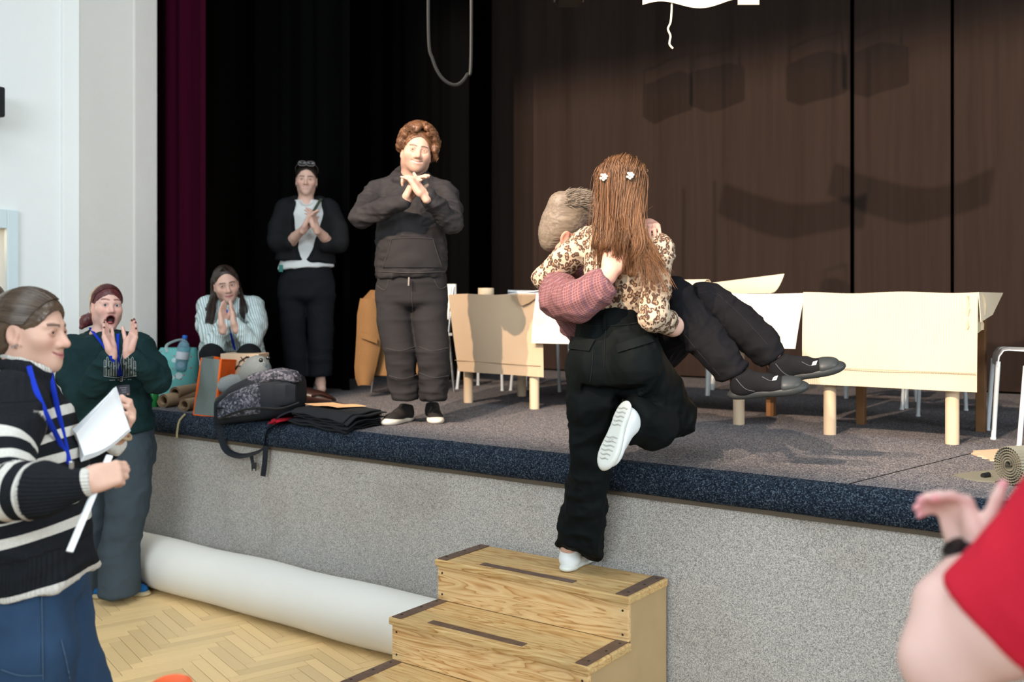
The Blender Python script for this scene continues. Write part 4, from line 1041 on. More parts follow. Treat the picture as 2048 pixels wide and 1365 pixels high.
def surface_nets(D, lo, v):
    S = D < 0
    c = [S[i:S.shape[0] - 1 + i, j:S.shape[1] - 1 + j, k:S.shape[2] - 1 + k] for i in (0, 1) for j in (0, 1) for k in (0, 1)]
    cnt = sum(x.astype(np.int8) for x in c); act = (cnt > 0) & (cnt < 8)
    I = np.argwhere(act); idx = np.full(act.shape, -1, np.int64); idx[act] = np.arange(len(I))
    val = np.stack([D[I[:, 0] + i, I[:, 1] + j, I[:, 2] + k] for i in (0, 1) for j in (0, 1) for k in (0, 1)], 1)
    off = np.array([(i, j, k) for i in (0, 1) for j in (0, 1) for k in (0, 1)], float)
    acc = np.zeros((len(I), 3)); num = np.zeros(len(I))
    for a in range(8):
        for b in range(a + 1, 8):
            if np.abs(off[a] - off[b]).sum() != 1: continue
            va, vb = val[:, a], val[:, b]; m = (va < 0) != (vb < 0)
            t = np.where(m, va / np.where(m, va - vb, 1), 0)[:, None]
            acc += np.where(m[:, None], off[a] + t * (off[b] - off[a]), 0); num += m
    V = lo + v * (I + acc / num[:, None])
    quads = []
    for axis in range(3):
        s0 = [slice(None)] * 3; s1 = [slice(None)] * 3; s0[axis] = slice(0, -1); s1[axis] = slice(1, None)
        a, b = S[tuple(s0)], S[tuple(s1)]
        e1_, e2_ = (axis + 1) % 3, (axis + 2) % 3
        E = np.argwhere(a != b); E = E[(E[:, e1_] > 0) & (E[:, e2_] > 0)]
        E = E[(E[:, e1_] < S.shape[e1_] - 1) & (E[:, e2_] < S.shape[e2_] - 1)]
        flip = a[E[:, 0], E[:, 1], E[:, 2]]
        def at(d1, d2):
            q = E.copy(); q[:, e1_] -= d1; q[:, e2_] -= d2; return idx[q[:, 0], q[:, 1], q[:, 2]]
        Q = np.stack([at(1, 1), at(0, 1), at(0, 0), at(1, 0)], 1)
        Q = np.where(flip[:, None], Q, Q[:, ::-1]); quads.append(Q)
    return V, np.concatenate(quads)
def normals(V, Q):
    n = np.cross(V[Q[:, 2]] - V[Q[:, 0]], V[Q[:, 3]] - V[Q[:, 1]]); out = np.zeros_like(V)
    for i in range(4): np.add.at(out, Q[:, i], n)
    return out / (np.linalg.norm(out, axis=1)[:, None] + 1e-12)
def relax(V, Q, it=1, lam=0.5):
    for _ in range(it):
        s = np.zeros_like(V); c = np.zeros(len(V))
        for i in range(4):
            j = (i + 1) % 4; np.add.at(s, Q[:, i], V[Q[:, j]]); np.add.at(s, Q[:, j], V[Q[:, i]]); np.add.at(c, Q[:, i], 1); np.add.at(c, Q[:, j], 1)
        V = V + lam * (s / np.maximum(c, 1)[:, None] - V)
    return V
def folds(V, Q, amp=0.006, scale=9.0, stretch=(1, 1, 1), seed=0, rot=None, mask=None, sharp=1.6):
    """cloth folds: ridged noise pushed along the normals"""
    N_ = normals(V, Q); X = V @ (np.eye(3) if rot is None else rot); X = X * np.array(stretch) * scale
    w = np.stack([vnoise(X * 0.5 + 7, seed + 1), vnoise(X * 0.5 + 19, seed + 2), vnoise(X * 0.5 + 31, seed + 3)], 1)
    r = 1 - np.abs(2 * vnoise(X + 1.6 * w, seed) - 1); r = r ** sharp; r2 = 1 - np.abs(2 * vnoise(X * 2.1 + w, seed + 9) - 1)
    d = amp * (r - 0.45 + 0.35 * (r2 - 0.5))
    if mask is not None: d = d * mask
    return V + N_ * d[:, None]
def along(V, pts):
    """nearest position along a polyline: (arc length, distance vectors)"""
    pts = [npv(p) for p in pts]; best = np.full(len(V), 1e9); arc = np.zeros(len(V)); acc = 0.0
    for a, b in zip(pts[:-1], pts[1:]):
        d = b - a; L = np.linalg.norm(d); t = np.clip(((V - a) @ d) / (L * L), 0, 1); dist = np.linalg.norm(V - a - t[:, None] * d, axis=1)
        m = dist < best; best = np.where(m, dist, best); arc = np.where(m, acc + t * L, arc); acc += L
    return arc, best
def smooth(a, b, x): t = np.clip((x - a) / (b - a), 0, 1); return t * t * (3 - 2 * t)

# ------------------------------------------------------------------ skin, hair and cloth materials
def skin_mat():
    g = N('skin'); c = g.attr('Col', 'Color'); n = g.noise(60, detail=3)
    col = g.mix(g.math('MULTIPLY', n, 0.18), c, g.mix(1, c, (0.86, 0.72, 0.68), 'MULTIPLY')); g.bump(g.noise(240, detail=2), 0.05, 0.001)
    return g.done(col, 0.5, 0.35, Subsurface_Weight=0.12, Subsurface_Radius=(0.012, 0.005, 0.003), Subsurface_Scale=0.6)
M['skin'] = skin_mat()
def attr_mat(name, rough=0.6, spec=0.3, **kw):
    g = N(name); return g.done(g.attr('Col', 'Color'), rough, spec, **kw)
M['eye'] = attr_mat('eye_surface', 0.12, 0.6)
def hair_mat(name, dark, light, rough=0.42, spec=0.45):
    g = N(name); h = g.attr('hs'); n = g.noise(90, detail=3)
    f = g.math('ADD', g.math('MULTIPLY', h, 0.8), g.math('MULTIPLY', n, 0.25))
    return g.done(g.mix(f, dark, light), rough, spec)
def cloth_attr(name, rough=0.9, weave=420, bump=0.2, sheen=0.0):
    g = N(name); c = g.attr('Col', 'Color'); n = g.noise(weave, detail=2); n2 = g.noise(7, detail=4)
    col = g.mix(g.math('MULTIPLY', n, 0.3), c, g.mix(1, c, (0.6, 0.6, 0.6), 'MULTIPLY')); col = g.mix(g.math('MULTIPLY', n2, 0.25), col, g.mix(1, col, (0.7, 0.7, 0.7), 'MULTIPLY'))
    g.bump(n, bump, 0.0015); return g.done(col, rough, 0.08, 0, sheen)

# ------------------------------------------------------------------ head, hands, shoes
class Head:
    def __init__(s, c, f, u=(0, 0, 1), size=1.0): s.c = npv(c); s.R = basis(f, u); s.s = size
    def w(s, x, y, z): return s.c + s.R @ (np.array((x, y, z)) * s.s)
    def loc(s, V): return ((V - s.c) @ s.R) / s.s
    def sculpt(s, F_, mouth='closed', lid=0.0, nose=1.0, jaw=1.0, fem=False, ears=(1, 1), cheek=1.0):
        E = lambda c, r, k=0.02, op='u': F_.ell(s.w(*c), np.array(r) * s.s, s.R, k * s.s, op)
        C = lambda a, b, r0, r1, k=0.012, op='u': F_.cone(s.w(*a), s.w(*b), r0 * s.s, r1 * s.s, k * s.s, op)
        E((0, -0.014, 0.030), (0.073, 0.093, 0.083))
        E((0, 0.022, -0.012), (0.064, 0.062, 0.075), 0.03)
        E((0, 0.034, -0.055), (0.050 * jaw, 0.050, 0.052), 0.03)
        E((0, 0.052, -0.083 - (0.022 if mouth == 'open' else 0)), (0.033 * jaw, 0.033, 0.026), 0.035)
        E((0, 0.073, -0.098 - (0.024 if mouth == 'open' else 0)), (0.017, 0.013, 0.014), 0.03)
        for e in (-1, 1):
            E((0.040 * e, 0.052, -0.028 + (0.006 if mouth in ('smile', 'teeth') else 0)), (0.026, 0.028 * cheek, 0.024), 0.03)
            E((0.052 * jaw * e, 0.0, -0.062), (0.018, 0.03, 0.03), 0.03)
            E((0.031 * e, 0.094, 0.001), (0.0195, 0.018, 0.0135), 0.012, 's')
            C((0.013 * e, 0.082, 0.020), (0.047 * e, 0.068, 0.020), 0.009, 0.006, 0.016)           # brow
            R_ = 0.0140; ey = np.array((0.0315 * e, 0.0715, 0.0005))                                 # lids
            for q, ang in ((1, 0.78 - 0.62 * lid), (-1, -0.72 + 0.42 * lid)):
                pts = []
                for t in np.linspace(-1, 1, 6):
                    a = ang * (1 - t * t * 0.92); pts.append(s.w(*(ey + R_ * np.array((math.sin(t * 1.05), math.cos(t * 1.05) * math.cos(a), math.sin(a) * 0.95)))))
                F_.chain(pts, [0.0034 * s.s] * 6, 0.004 * s.s)
            E((0.0765 * e, -0.012, -0.010), (0.008, 0.019, 0.031), 0.008)
            E((0.084 * e, -0.010, -0.008), (0.006, 0.011, 0.020), 0.006, 's')
            E((0.075 * e, -0.004, -0.036), (0.006, 0.008, 0.010), 0.008)
        C((0, 0.080, 0.012), (0, 0.104 + 0.006 * (nose - 1), -0.030), 0.0075, 0.0105 * nose, 0.014)
        C((0, 0.098, -0.022), (0, 0.109 + 0.008 * (nose - 1), -0.033), 0.009, 0.0095, 0.010)
        for e in (-1, 1):
            E((0.0125 * e * nose, 0.092, -0.037), (0.0085, 0.011, 0.0085), 0.010)
            E((0.0065 * e, 0.099, -0.0455), (0.0035, 0.005, 0.003), 0.003, 's')
        if mouth == 'open':
            E((0, 0.083, -0.080), (0.023, 0.030, 0.024), 0.004, 's')
            pts = [s.w(0.025 * math.cos(a), 0.0845 - 0.008 * abs(math.cos(a)) ** 2, -0.080 + 0.026 * math.sin(a)) for a in np.linspace(0, 2 * math.pi, 15)]
            F_.chain(pts, [0.0062 * s.s] * 15, 0.006 * s.s)
        else:
            w = 0.0265 if mouth in ('smile', 'teeth') else 0.022; up = 0.009 if mouth in ('smile', 'teeth') else 0.001; z0 = -0.066
            for q, r in ((0.0052, 0.0052), (-0.0056, 0.0062)):
                pts = [s.w(w * t, 0.0905 - 0.016 * t * t + (0.001 if q < 0 else 0.0015), z0 + q * (1 - 0.75 * t * t) + up * t * t) for t in np.linspace(-1, 1, 7)]
                F_.chain(pts, [r * (1 - 0.45 * t * t) * s.s for t in np.linspace(-1, 1, 7)], 0.007 * s.s)
            pts = [s.w(w * 1.02 * t, 0.0985 - 0.017 * t * t, z0 + up * t * t) for t in np.linspace(-1, 1, 7)]
            F_.chain(pts, [(0.0042 if mouth == 'teeth' else 0.0018) * s.s] * 7, 0.002 * s.s, 's')
        return s
    def neck(s, F_, base, r=0.052):
        F_.cone(s.w(0, -0.016, -0.060), s.w(0, -0.022, -0.095), 0.050 * s.s, r * 0.97, 0.035 * s.s); F_.cone(s.w(0, -0.022, -0.095), base, r * 0.97, r * 1.1, 0.03); return s
    def paint(s, V, skin, lip=(0.45, 0.14, 0.13), brow=(0.05, 0.028, 0.018), mouth='closed', stubble=None, flush=0.25, browz=0.0, tilt=0.0):
        q = s.loc(V); col = np.tile(np.array(skin, float), (len(V), 1)); x, y, z = q[:, 0], q[:, 1], q[:, 2]; ax = np.abs(x)
        near = (np.linalg.norm(q, axis=1) < 0.16)
        def blend(m, c): 
            nonlocal col
            col = col * (1 - m[:, None]) + np.array(c) * m[:, None]
        fl = np.exp(-(((ax - 0.042) / 0.02) ** 2 + ((z + 0.03) / 0.02) ** 2)) * (y > 0.02) + np.exp(-((x / 0.014) ** 2 + ((z + 0.03) / 0.012) ** 2)) * (y > 0.09) + (ax > 0.072) * near * 0.6
        blend(np.clip(fl * flush, 0, 1) * near, (skin[0] * 0.95, skin[1] * 0.55, skin[2] * 0.52))
        if stubble is not None:
            m = smooth(-0.035, -0.06, z) * (y > -0.02) * near; blend(m * stubble[3], stubble[:3])
        bz = 0.0235 + browz + tilt * (ax - 0.03) - 7.0 * (ax - 0.034) ** 2
        blend(smooth(0.0055, 0.0030, np.abs(z - bz)) * (ax > 0.010) * (ax < 0.051) * (y > 0.03) * 0.85, brow)
        if mouth == 'open':
            rr = np.sqrt((x / 0.027) ** 2 + ((z + 0.080) / 0.028) ** 2)
            blend(smooth(1.28, 1.05, rr) * (y > 0.05) * near * 0.75, lip); blend(smooth(0.98, 0.85, rr) * (y > 0.02) * near, (0.05, 0.012, 0.012))
        else:
            up = 0.009 if mouth in ('smile', 'teeth') else 0.001; w = 0.0275
            zz = z + 0.066 - up * (x / 0.0265) ** 2; m = smooth(0.0105, 0.0075, np.abs(zz + 0.0008) / np.maximum(1 - 0.6 * (x / w) ** 2, 0.2)) * (ax < w) * (y > 0.062) * near
            blend(m * 0.8, lip); blend(smooth(0.0032, 0.0012, np.abs(zz)) * (ax < w) * (y > 0.06) * near * 0.8, (0.75, 0.68, 0.62) if mouth == 'teeth' else (0.12, 0.03, 0.03))
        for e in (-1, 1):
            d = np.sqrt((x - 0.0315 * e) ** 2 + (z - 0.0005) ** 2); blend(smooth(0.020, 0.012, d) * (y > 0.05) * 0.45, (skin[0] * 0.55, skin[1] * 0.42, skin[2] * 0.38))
        return col
    def eyes(s, parent, gaze=(0, 1, 0), iris=(0.10, 0.06, 0.035)):
        for e in (-1, 1):
            c = s.w(0.0315 * e, 0.0715, 0.0005); g = unit(s.R @ npv(gaze)); n, m = 12, 16; V = []; Fc = []
            a = np.cross(g, (0.1, 0.2, 1)); a = unit(a); b = np.cross(g, a)
            for i in range(n + 1):
                th = math.pi * i / n
                for j in range(m): 
                    ph = 2 * math.pi * j / m; V.append(c + 0.0138 * s.s * (g * math.cos(th) + (a * math.cos(ph) + b * math.sin(ph)) * math.sin(th)))
            for i in range(n):
                for j in range(m): Fc.append((i * m + j, i * m + (j + 1) % m, (i + 1) * m + (j + 1) % m, (i + 1) * m + j))
            V = np.array(V); d = ((V - c) @ g) / (0.0138 * s.s)
            col = np.where((d > 0.955)[:, None], (0.008, 0.008, 0.008), np.where((d > 0.82)[:, None], iris, (0.70, 0.68, 0.65)))
            mesh_obj('eye', V, Fc, M['eye'], parent, True, None, col)
    def cap(s, F_, thick=1.0, hairline=0.056, low=-0.05, k=0.02, back=1.0):
        """close hair: shell over the skull, open over the face"""
        F_.ell(s.w(0, -0.020, 0.036), np.array((0.079 + 0.004 * thick, 0.097 * back + 0.004 * thick, 0.084 + 0.006 * thick)) * s.s, s.R, k * s.s)
        F_.ell(s.w(0, -0.045, -0.015), np.array((0.073 + 0.004 * thick, 0.068, 0.075)) * s.s, s.R, k * s.s)
        F_.ell(s.w(0, 0.092, hairline - 0.094), np.array((0.073, 0.080, 0.092)) * s.s, s.R, 0.008 * s.s, 's')
        for e in (-1, 1): F_.ell(s.w(0.085 * e, 0.012, -0.045), np.array((0.03, 0.042, 0.048)) * s.s, s.R, 0.008 * s.s, 's')
        F_.cut(s.w(0, 0, low - 0.03), s.R @ np.array((0, 0, -1.0)), s.w(0, 0, low - 0.06), 0.12 * s.s, 0.01)
        return s
    def hair_mesh(s, F_, mat, parent, flow=(0, 0.3, 1), amp=0.0035, freq=120, name='hair', rel=0):
        V, Q = F_.mesh()
        if rel: V = relax(V, Q, rel)
        q = s.loc(V); fl = unit(flow); q2 = q - np.outer(q @ fl, fl) * 0.92
        h = 0.6 * vnoise(q2 * freq, 3) + 0.4 * vnoise(q2 * freq * 2.2, 5)
        V = V + normals(V, Q) * (amp * (h - 0.5) * 2)[:, None]
        return mesh_obj(name, V, Q, mat, parent, True, {'hs': h})

def hand(F_, w, d, n, right=True, size=1.0, curl=(0.25, 0.28, 0.32, 0.38), spread=0.06, thumb=(0.65, 0.25, 0.25), k=0.008, curl2=None):
    """hand from wrist w; d = towards the fingers, n = the way the palm faces; thumb = (out, forward of palm, bend)"""
    d = unit(d); n = npv(n); n = unit(n - d * (n @ d)); t = np.cross(d, n) * (1 if right else -1); w = npv(w); z = size
    L = lambda a, b, c: w + (d * a + t * b + n * c) * z
    F_.econe(L(-0.03, 0, 0), L(0.012, 0, 0), (0.027 * z, 0.019 * z), (0.029 * z, 0.018 * z), t, 0.02)
    F_.box(L(0.052, 0.0, 0), np.array((0.046, 0.039, 0.0135)) * z, np.stack([d, t, n], 1), 0.0125 * z, 0.018)
    F_.ell(L(0.034, 0.028, 0.008), np.array((0.034, 0.018, 0.016)) * z, np.stack([d, t, n], 1), 0.014)
    F_.ell(L(0.035, -0.026, 0.006), np.array((0.034, 0.014, 0.014)) * z, np.stack([d, t, n], 1), 0.014)
    lens = (0.072, 0.080, 0.075, 0.058); offs = (0.0295, 0.0100, -0.0098, -0.0285); base = (0.088, 0.092, 0.088, 0.080); rad = (0.0092, 0.0094, 0.0089, 0.0079)
    tips = []
    for i in range(4):
        p = L(base[i], offs[i], 0.0); sp = spread * (1.5 - i) / 1.5; a = 0.0; dirs = unit(d * math.cos(sp) + t * math.sin(sp)); pts = [p]
        c = curl[i] if not hasattr(curl[i], '__len__') else None; cs = (c * 0.9, c * 1.15, c * 0.85) if c is not None else curl[i]
        for j, fr in enumerate((0.46, 0.30, 0.24)):
            a += cs[j]; p = p + (dirs * math.cos(a) + n * math.sin(a)) * lens[i] * fr * z; pts.append(p)
        r = rad[i] * z; F_.chain(pts, [r, r * 0.96, r * 0.88, r * 0.74], k); tips.append(pts[-1])
    o, f, b = thumb; p = L(0.022, 0.026, 0.004); dr = unit(t * math.sin(o) + d * math.cos(o) + n * f); pts = [p]; p = p + dr * 0.044 * z; pts.append(p)
    dr2 = unit(dr + (d * 0.8 - t * 0.5 + n * 0.3) * b); p = p + dr2 * 0.034 * z; pts.append(p); dr3 = unit(dr2 + (d * 0.5 - t * 0.4 + n * 0.2) * b); p = p + dr3 * 0.026 * z; pts.append(p)
    F_.chain(pts, [0.0145 * z, 0.0115 * z, 0.0102 * z, 0.0078 * z], k); tips.append(pts[-1])
    return tips
def nails(col, V, tips, c, r=0.009):
    for p in tips:
        m = smooth(r, r * 0.6, np.linalg.norm(V - p, axis=1))[:, None]; col = col * (1 - m) + np.array(c) * m
    return col
def body_obj(parent, F_, paint, mat=None, name='body', rel=1):
    V, Q = F_.mesh(); V = relax(V, Q, rel, 0.4); return mesh_obj(name, V, Q, mat or M['skin'], parent, True, None, paint(V))
def garment(parent, F_, mat, name, col=None, fold=None, attrs=None, rel=1):
    V, Q = F_.mesh(); V = relax(V, Q, rel)
    V0 = V
    for f in (fold or []): V = folds(V, Q, **(f(V) if callable(f) else f))
    return mesh_obj(name, V, Q, mat, parent, True, {k: a(V0) for k, a in (attrs or {}).items()}, col(V0) if callable(col) else (np.tile(np.array(col), (len(V), 1)) if col is not None else None))
def strands(name, polys, r, mat, parent, n=3, hs=None):
    """hair locks: thin three-sided tubes"""
    V, Fc, H = [], [], []
    for pi, pts in enumerate(polys):
        m = len(pts); pts = np.array([npv(p) for p in pts]); base = len(V); h = random.random() if hs is None else hs[pi]
        for i in range(m):
            dd = unit(pts[min(i + 1, m - 1)] - pts[max(i - 1, 0)]); a = unit(np.cross(dd, (0.31, 0.7, 0.2))); b = np.cross(dd, a)
            rr = r * (1.0 - 0.85 * (i / (m - 1)) ** 3)
            for k in range(n): V.append(pts[i] + rr * (a * math.cos(2 * math.pi * k / n) + b * math.sin(2 * math.pi * k / n))); H.append(h)
        for i in range(m - 1):
            for k in range(n): Fc.append((base + i * n + k, base + i * n + (k + 1) % n, base + (i + 1) * n + (k + 1) % n, base + (i + 1) * n + k))
    return mesh_obj(name, V, np.array(Fc), mat, parent, True, {'hs': H})
def shoe(parent, heel, toe_dir, up, mat_up, mat_sole, L=0.27, width=1.0, high=0.075, vox=0.005, sole_h=0.026, toe_cap=None, laces=None, tongue=True, collar=0.0):
    """shoe with separate sole; heel = point on the ground under the heel's back edge"""
    R = basis(toe_dir, up); h = npv(heel); W_ = lambda x, y, z: h + R @ np.array((x, y, z))
    Fs = Field(vox)
    for (y, r) in ((0.035, 0.031), (0.09, 0.030), (0.15, 0.037), (0.20, 0.042), (0.235, 0.036)):
        Fs.ell(W_(0.004 * (y > 0.1), y * L / 0.27, sole_h / 2), (r * width * 1.06, 0.05 * L / 0.27, sole_h * 0.62), R, 0.03)
    Fs.cut(W_(0, 0, 0.0), -R[:, 2], W_(0, 0.13, 0), 0.3)
    Fu = Field(vox)
    Fu.ell(W_(0, 0.045, 0.045), (0.033 * width, 0.042, 0.045), R, 0.03); Fu.ell(W_(0, 0.09, 0.045), (0.034 * width, 0.06, 0.036), R, 0.03)
    Fu.ell(W_(0.003, 0.165 * L / 0.27, 0.036), (0.041 * width, 0.065, 0.030), R, 0.03); Fu.ell(W_(0.004, 0.215 * L / 0.27, 0.034), (0.038 * width, 0.045, 0.024), R, 0.025)
    Fu.econe(W_(0, 0.052, 0.05), W_(0, 0.055, high + collar), (0.034 * width, 0.040), (0.034 * width, 0.042), R[:, 0], 0.025)
    Fu.cone(W_(0, 0.075, 0.07), W_(0, 0.15, 0.055), 0.030 * width, 0.028 * width, 0.02)
    Fu.cut(W_(0, 0, high + collar), R @ unit((0, -0.25, 1)), W_(0, 0.05, high + 0.05), 0.09, 0.006); Fu.cut(W_(0, 0, sole_h * 0.55), -R[:, 2], W_(0, 0.13, 0), 0.3)
    up_o = garment(parent, Fu, mat_up, 'shoe'); so = garment(parent, Fs, mat_sole, 'sole'); so.parent = up_o; so.matrix_parent_inverse = Matrix()
    so.matrix_parent_inverse = up_o.matrix_parent_inverse.inverted() @ Matrix() if False else Matrix()
    if parent is not None:
        so.matrix_parent_inverse = Matrix()
        # parent chain: empty (translation) -> shoe (identity in world) -> sole
    if laces is not None:
        mb = MB()
        for y in (0.10, 0.122, 0.144, 0.162):
            z = 0.085 - (y - 0.10) * 0.36
            mb.tube(spline([W_(-0.026, y + 0.006, z - 0.016), W_(-0.012, y, z + 0.001), W_(0.012, y, z + 0.001), W_(0.026, y - 0.006, z - 0.016)], 8), 0.0032, 6)
        o = mb.build('lace', laces, parent, True); o.parent = up_o; o.matrix_parent_inverse = Matrix()
    if toe_cap is not None:
        Ft = Field(vox); Ft.ell(W_(0.004, 0.222 * L / 0.27, 0.034), (0.0415 * width, 0.045, 0.028), R, 0.02); Ft.ell(W_(0.003, 0.195 * L / 0.27, 0.034), (0.043 * width, 0.035, 0.030), R, 0.02); Ft.cut(W_(0, 0.185 * L / 0.27, 0), -R[:, 1], W_(0, 0.15, 0.03), 0.1); Ft.cut(W_(0, 0, sole_h * 0.5), -R[:, 2], W_(0, 0.2, 0), 0.2)
        o = garment(parent, Ft, toe_cap, 'toe_cap'); o.parent = up_o; o.matrix_parent_inverse = Matrix()
    return up_o
def person(loc, label, group=None): return thing('person', Vector(loc), label, 'person', group)
def mid(a, b, t=0.5): return npv(a) * (1 - t) + npv(b) * t
# ================================================================== PEOPLE
def q(px, py, Y): return npv(P(px, py, Y))
class Front:
    """nearest surface of a mesh along the line of sight through a photo pixel, for laying small parts on cloth"""
    def __init__(s, o):
        V = np.empty(len(o.data.vertices) * 3, np.float32); o.data.vertices.foreach_get('co', V); s.V = V.reshape(-1, 3).astype(float)
        s.x = CX + s.V[:, 0] / s.V[:, 1] * F; s.y = HY - (s.V[:, 2] - HC) / s.V[:, 1] * F
    def __call__(s, px, py, off=0.004, r=5.0):
        for k in (1, 2, 4, 8):
            m = (s.x - px) ** 2 + (s.y - py) ** 2 < (r * k) ** 2
            if m.any():
                Yn = s.V[m, 1].min(); w = m & (s.V[:, 1] < Yn + 0.03); return P(px, py, s.V[w, 1].mean() - off)
        return P(px, py, s.V[:, 1].mean())
    def sheet(s, pts, nu=8, nv=5, th=0.004, off=0.004):
        a, b, c, d = [np.array(p, float) for p in pts]; g_ = []
        for j in range(nv):
            f = j / (nv - 1); g_.append([s(*( (a * (1 - t) + b * t) * (1 - f) + (d * (1 - t) + c * t) * f ), off) for t in np.linspace(0, 1, nu)])
        mb = MB(); mb.sheet(g_, th); return mb
    def line(s, pts, r=0.002, off=0.002, n=14):
        pp = spline([Vector((x, y, 0)) for x, y in pts], n); mb = MB(); mb.tube([s(p.x, p.y, off) for p in pp], r, 5); return mb
SK_F = (0.66, 0.42, 0.33); SK_M = (0.60, 0.37, 0.28)
XV = np.array((1.0, 0, 0)); e1n, e2n = npv(E1), npv(E2)
def hairtone(name, d, l, rough=0.42): return hair_mat(name, d, l, rough)

# ------------------------------------------------------------------ man in the dark hoodie
def hoodie_man():
    t = person(PZ(845, 848, STAGE), 'smiling curly-haired man in a dark grey hoodie, clapping')
    hd = Head(q(833, 304, 5.60), (0.22, -1, -0.05), (0.16, -0.05, 1), 1.05)
    B = Field(0.004); hd.sculpt(B, 'teeth', 0.62, 1.15, 1.10, cheek=1.15); nb = q(822, 372, 5.64); hd.neck(B, nb, 0.058)
    wr, wl = q(813, 398, 5.28), q(853, 391, 5.26)
    B.chain([nb, q(752, 388, 5.62), q(726, 432, 5.44), q(790, 408, 5.32), wr], [0.05, 0.04, 0.04, 0.034, 0.028], 0.01); B.chain([nb, q(888, 388, 5.62), q(900, 445, 5.43), q(874, 412, 5.31), wl], [0.05, 0.04, 0.04, 0.034, 0.028], 0.01)
    hand(B, wr, (0.42, -0.05, 0.85), (0.85, -0.25, -0.4), True, 1.08, (0.35, 0.4, 0.45, 0.5), 0.1, (0.7, 0.3, 0.3))
    hand(B, wl + np.array((-0.015, -0.03, 0)), (-0.55, -0.1, 0.8), (-0.75, 0.35, -0.5), False, 1.08, (0.75, 0.8, 0.85, 0.3), 0.12, (0.55, 0.0, 0.1))
    B.chain([nb, q(822, 460, 5.62), q(822, 560, 5.62)], [0.07, 0.11, 0.12], 0.05)
    body_obj(t, B, lambda V: hd.paint(V, SK_M, (0.42, 0.17, 0.14), (0.05, 0.03, 0.02), 'teeth', (0.26, 0.15, 0.11, 0.5), 0.3))
    hd.eyes(t)
    # hair: thick curls
    H = Field(0.005); hd.cap(H, 1.2, 0.078, -0.035); rg = random.Random(4)
    for i in range(230):
        a = rg.uniform(-2.9, 2.9); el = rg.uniform(-0.35, 1.45); 
        x, y, z = -0.004 + 0.097 * math.sin(a) * math.cos(el), -0.014 - 0.110 * math.cos(a) * math.cos(el), 0.042 + 0.110 * math.sin(el)
        if y > 0.045 and z < 0.085: continue
        if abs(x) > 0.05 and y > -0.02 and z < 0.0: continue
        if z < -0.03: continue
        r = rg.uniform(0.012, 0.021) * (1.15 if x > 0.04 else 1.0); H.ell(hd.w(x, y, z), (r, r * 1.1, r * 0.9), hd.R, 0.006)
    sidec = []
    for i in range(30):
        x, y, z = rg.uniform(-0.108, -0.080), rg.uniform(-0.05, 0.03), rg.uniform(-0.025, 0.11); r = rg.uniform(0.012, 0.018); H.ell(hd.w(x, y, z), (r, r * 1.1, r * 0.9), hd.R, 0.014); sidec.append((x, y, z, r))
    for i in range(26):
        x, y, z = rg.uniform(0.070, 0.090), rg.uniform(-0.05, 0.02), rg.uniform(0.0, 0.11); r = rg.uniform(0.011, 0.016); H.ell(hd.w(x, y, z), (r, r * 1.1, r * 0.9), hd.R, 0.014); sidec.append((x, y, z, r))
    hd.hair_mesh(H, hairtone('brown_curls', (0.055, 0.025, 0.012), (0.22, 0.10, 0.045)), t, (0.3, 0.5, 0.6), 0.004, 130)
    locks = []
    for i in range(900):
        a = rg.uniform(-2.8, 2.8); el = rg.uniform(-0.2, 1.45); x, y, z = -0.004 + 0.102 * math.sin(a) * math.cos(el), -0.014 - 0.115 * math.cos(a) * math.cos(el), 0.042 + 0.115 * math.sin(el)
        if (y > 0.05 and z < 0.09) or (abs(x) > 0.05 and y > -0.02 and z < 0.01): continue
        c = np.array((x, y, z)); nr = unit((x, y + 0.018, z - 0.042)); tg = unit(np.cross(nr, (rg.uniform(-1, 1), rg.uniform(-1, 1), rg.uniform(-1, 1)))); bt = np.cross(nr, tg); R_ = rg.uniform(0.008, 0.016); n0 = rg.uniform(0, 6)
        locks.append([hd.w(*(c + nr * (0.004 + 0.012 * k / 9) + (tg * math.cos(n0 + k * 0.55) + bt * math.sin(n0 + k * 0.55)) * R_)) for k in range(10)])
    for x, y, z, r in sidec * 9:
        nr = unit((rg.gauss(0, 1), rg.gauss(0, 1), rg.gauss(0, 1))); tg = unit(np.cross(nr, (0.3, 1, 0.2))); bt = np.cross(nr, tg); n0 = rg.uniform(0, 6)
        locks.append([hd.w(*(np.array((x, y, z)) + nr * r * (0.5 + 0.1 * k) + (tg * math.cos(n0 + k * 0.6) + bt * math.sin(n0 + k * 0.6)) * r * 0.75)) for k in range(9)])
    strands('curl_locks', locks, 0.0016, bpy.data.materials['brown_curls'], t)
    # hoodie
    col = (0.031, 0.029, 0.031); m = cloth_attr('charcoal_jersey', 0.62, 500, 0.1)
    G = Field(0.007)
    tors = [(551, 0.196, 0.150), (520, 0.198, 0.165), (470, 0.192, 0.162), (420, 0.185, 0.14), (388, 0.165, 0.110)]
    G.loft([(q(822, y, 5.62), a, b) for y, a, b in tors], XV, 0.05)
    G.chain([q(752, 385, 5.62), q(822, 366, 5.63), q(888, 385, 5.62)], [0.058, 0.066, 0.058], 0.04)
    G.chain([q(750, 390, 5.62), q(735, 412, 5.54), q(723, 434, 5.44)], [0.066, 0.062, 0.056], 0.03); G.chain([q(723, 434, 5.44), q(768, 418, 5.36), q(809, 400, 5.285)], [0.056, 0.052, 0.042], 0.03)
    G.chain([q(892, 388, 5.62), q(900, 420, 5.54), q(903, 447, 5.42)], [0.066, 0.062, 0.056], 0.03); G.chain([q(903, 447, 5.42), q(882, 422, 5.34), q(856, 395, 5.27)], [0.056, 0.052, 0.044], 0.03)
    ring = [q(822 + 31 * math.sin(a), 354 - 12 * math.cos(a), 5.63 + 0.088 * math.cos(a)) for a in np.linspace(0, 2 * math.pi, 15)]
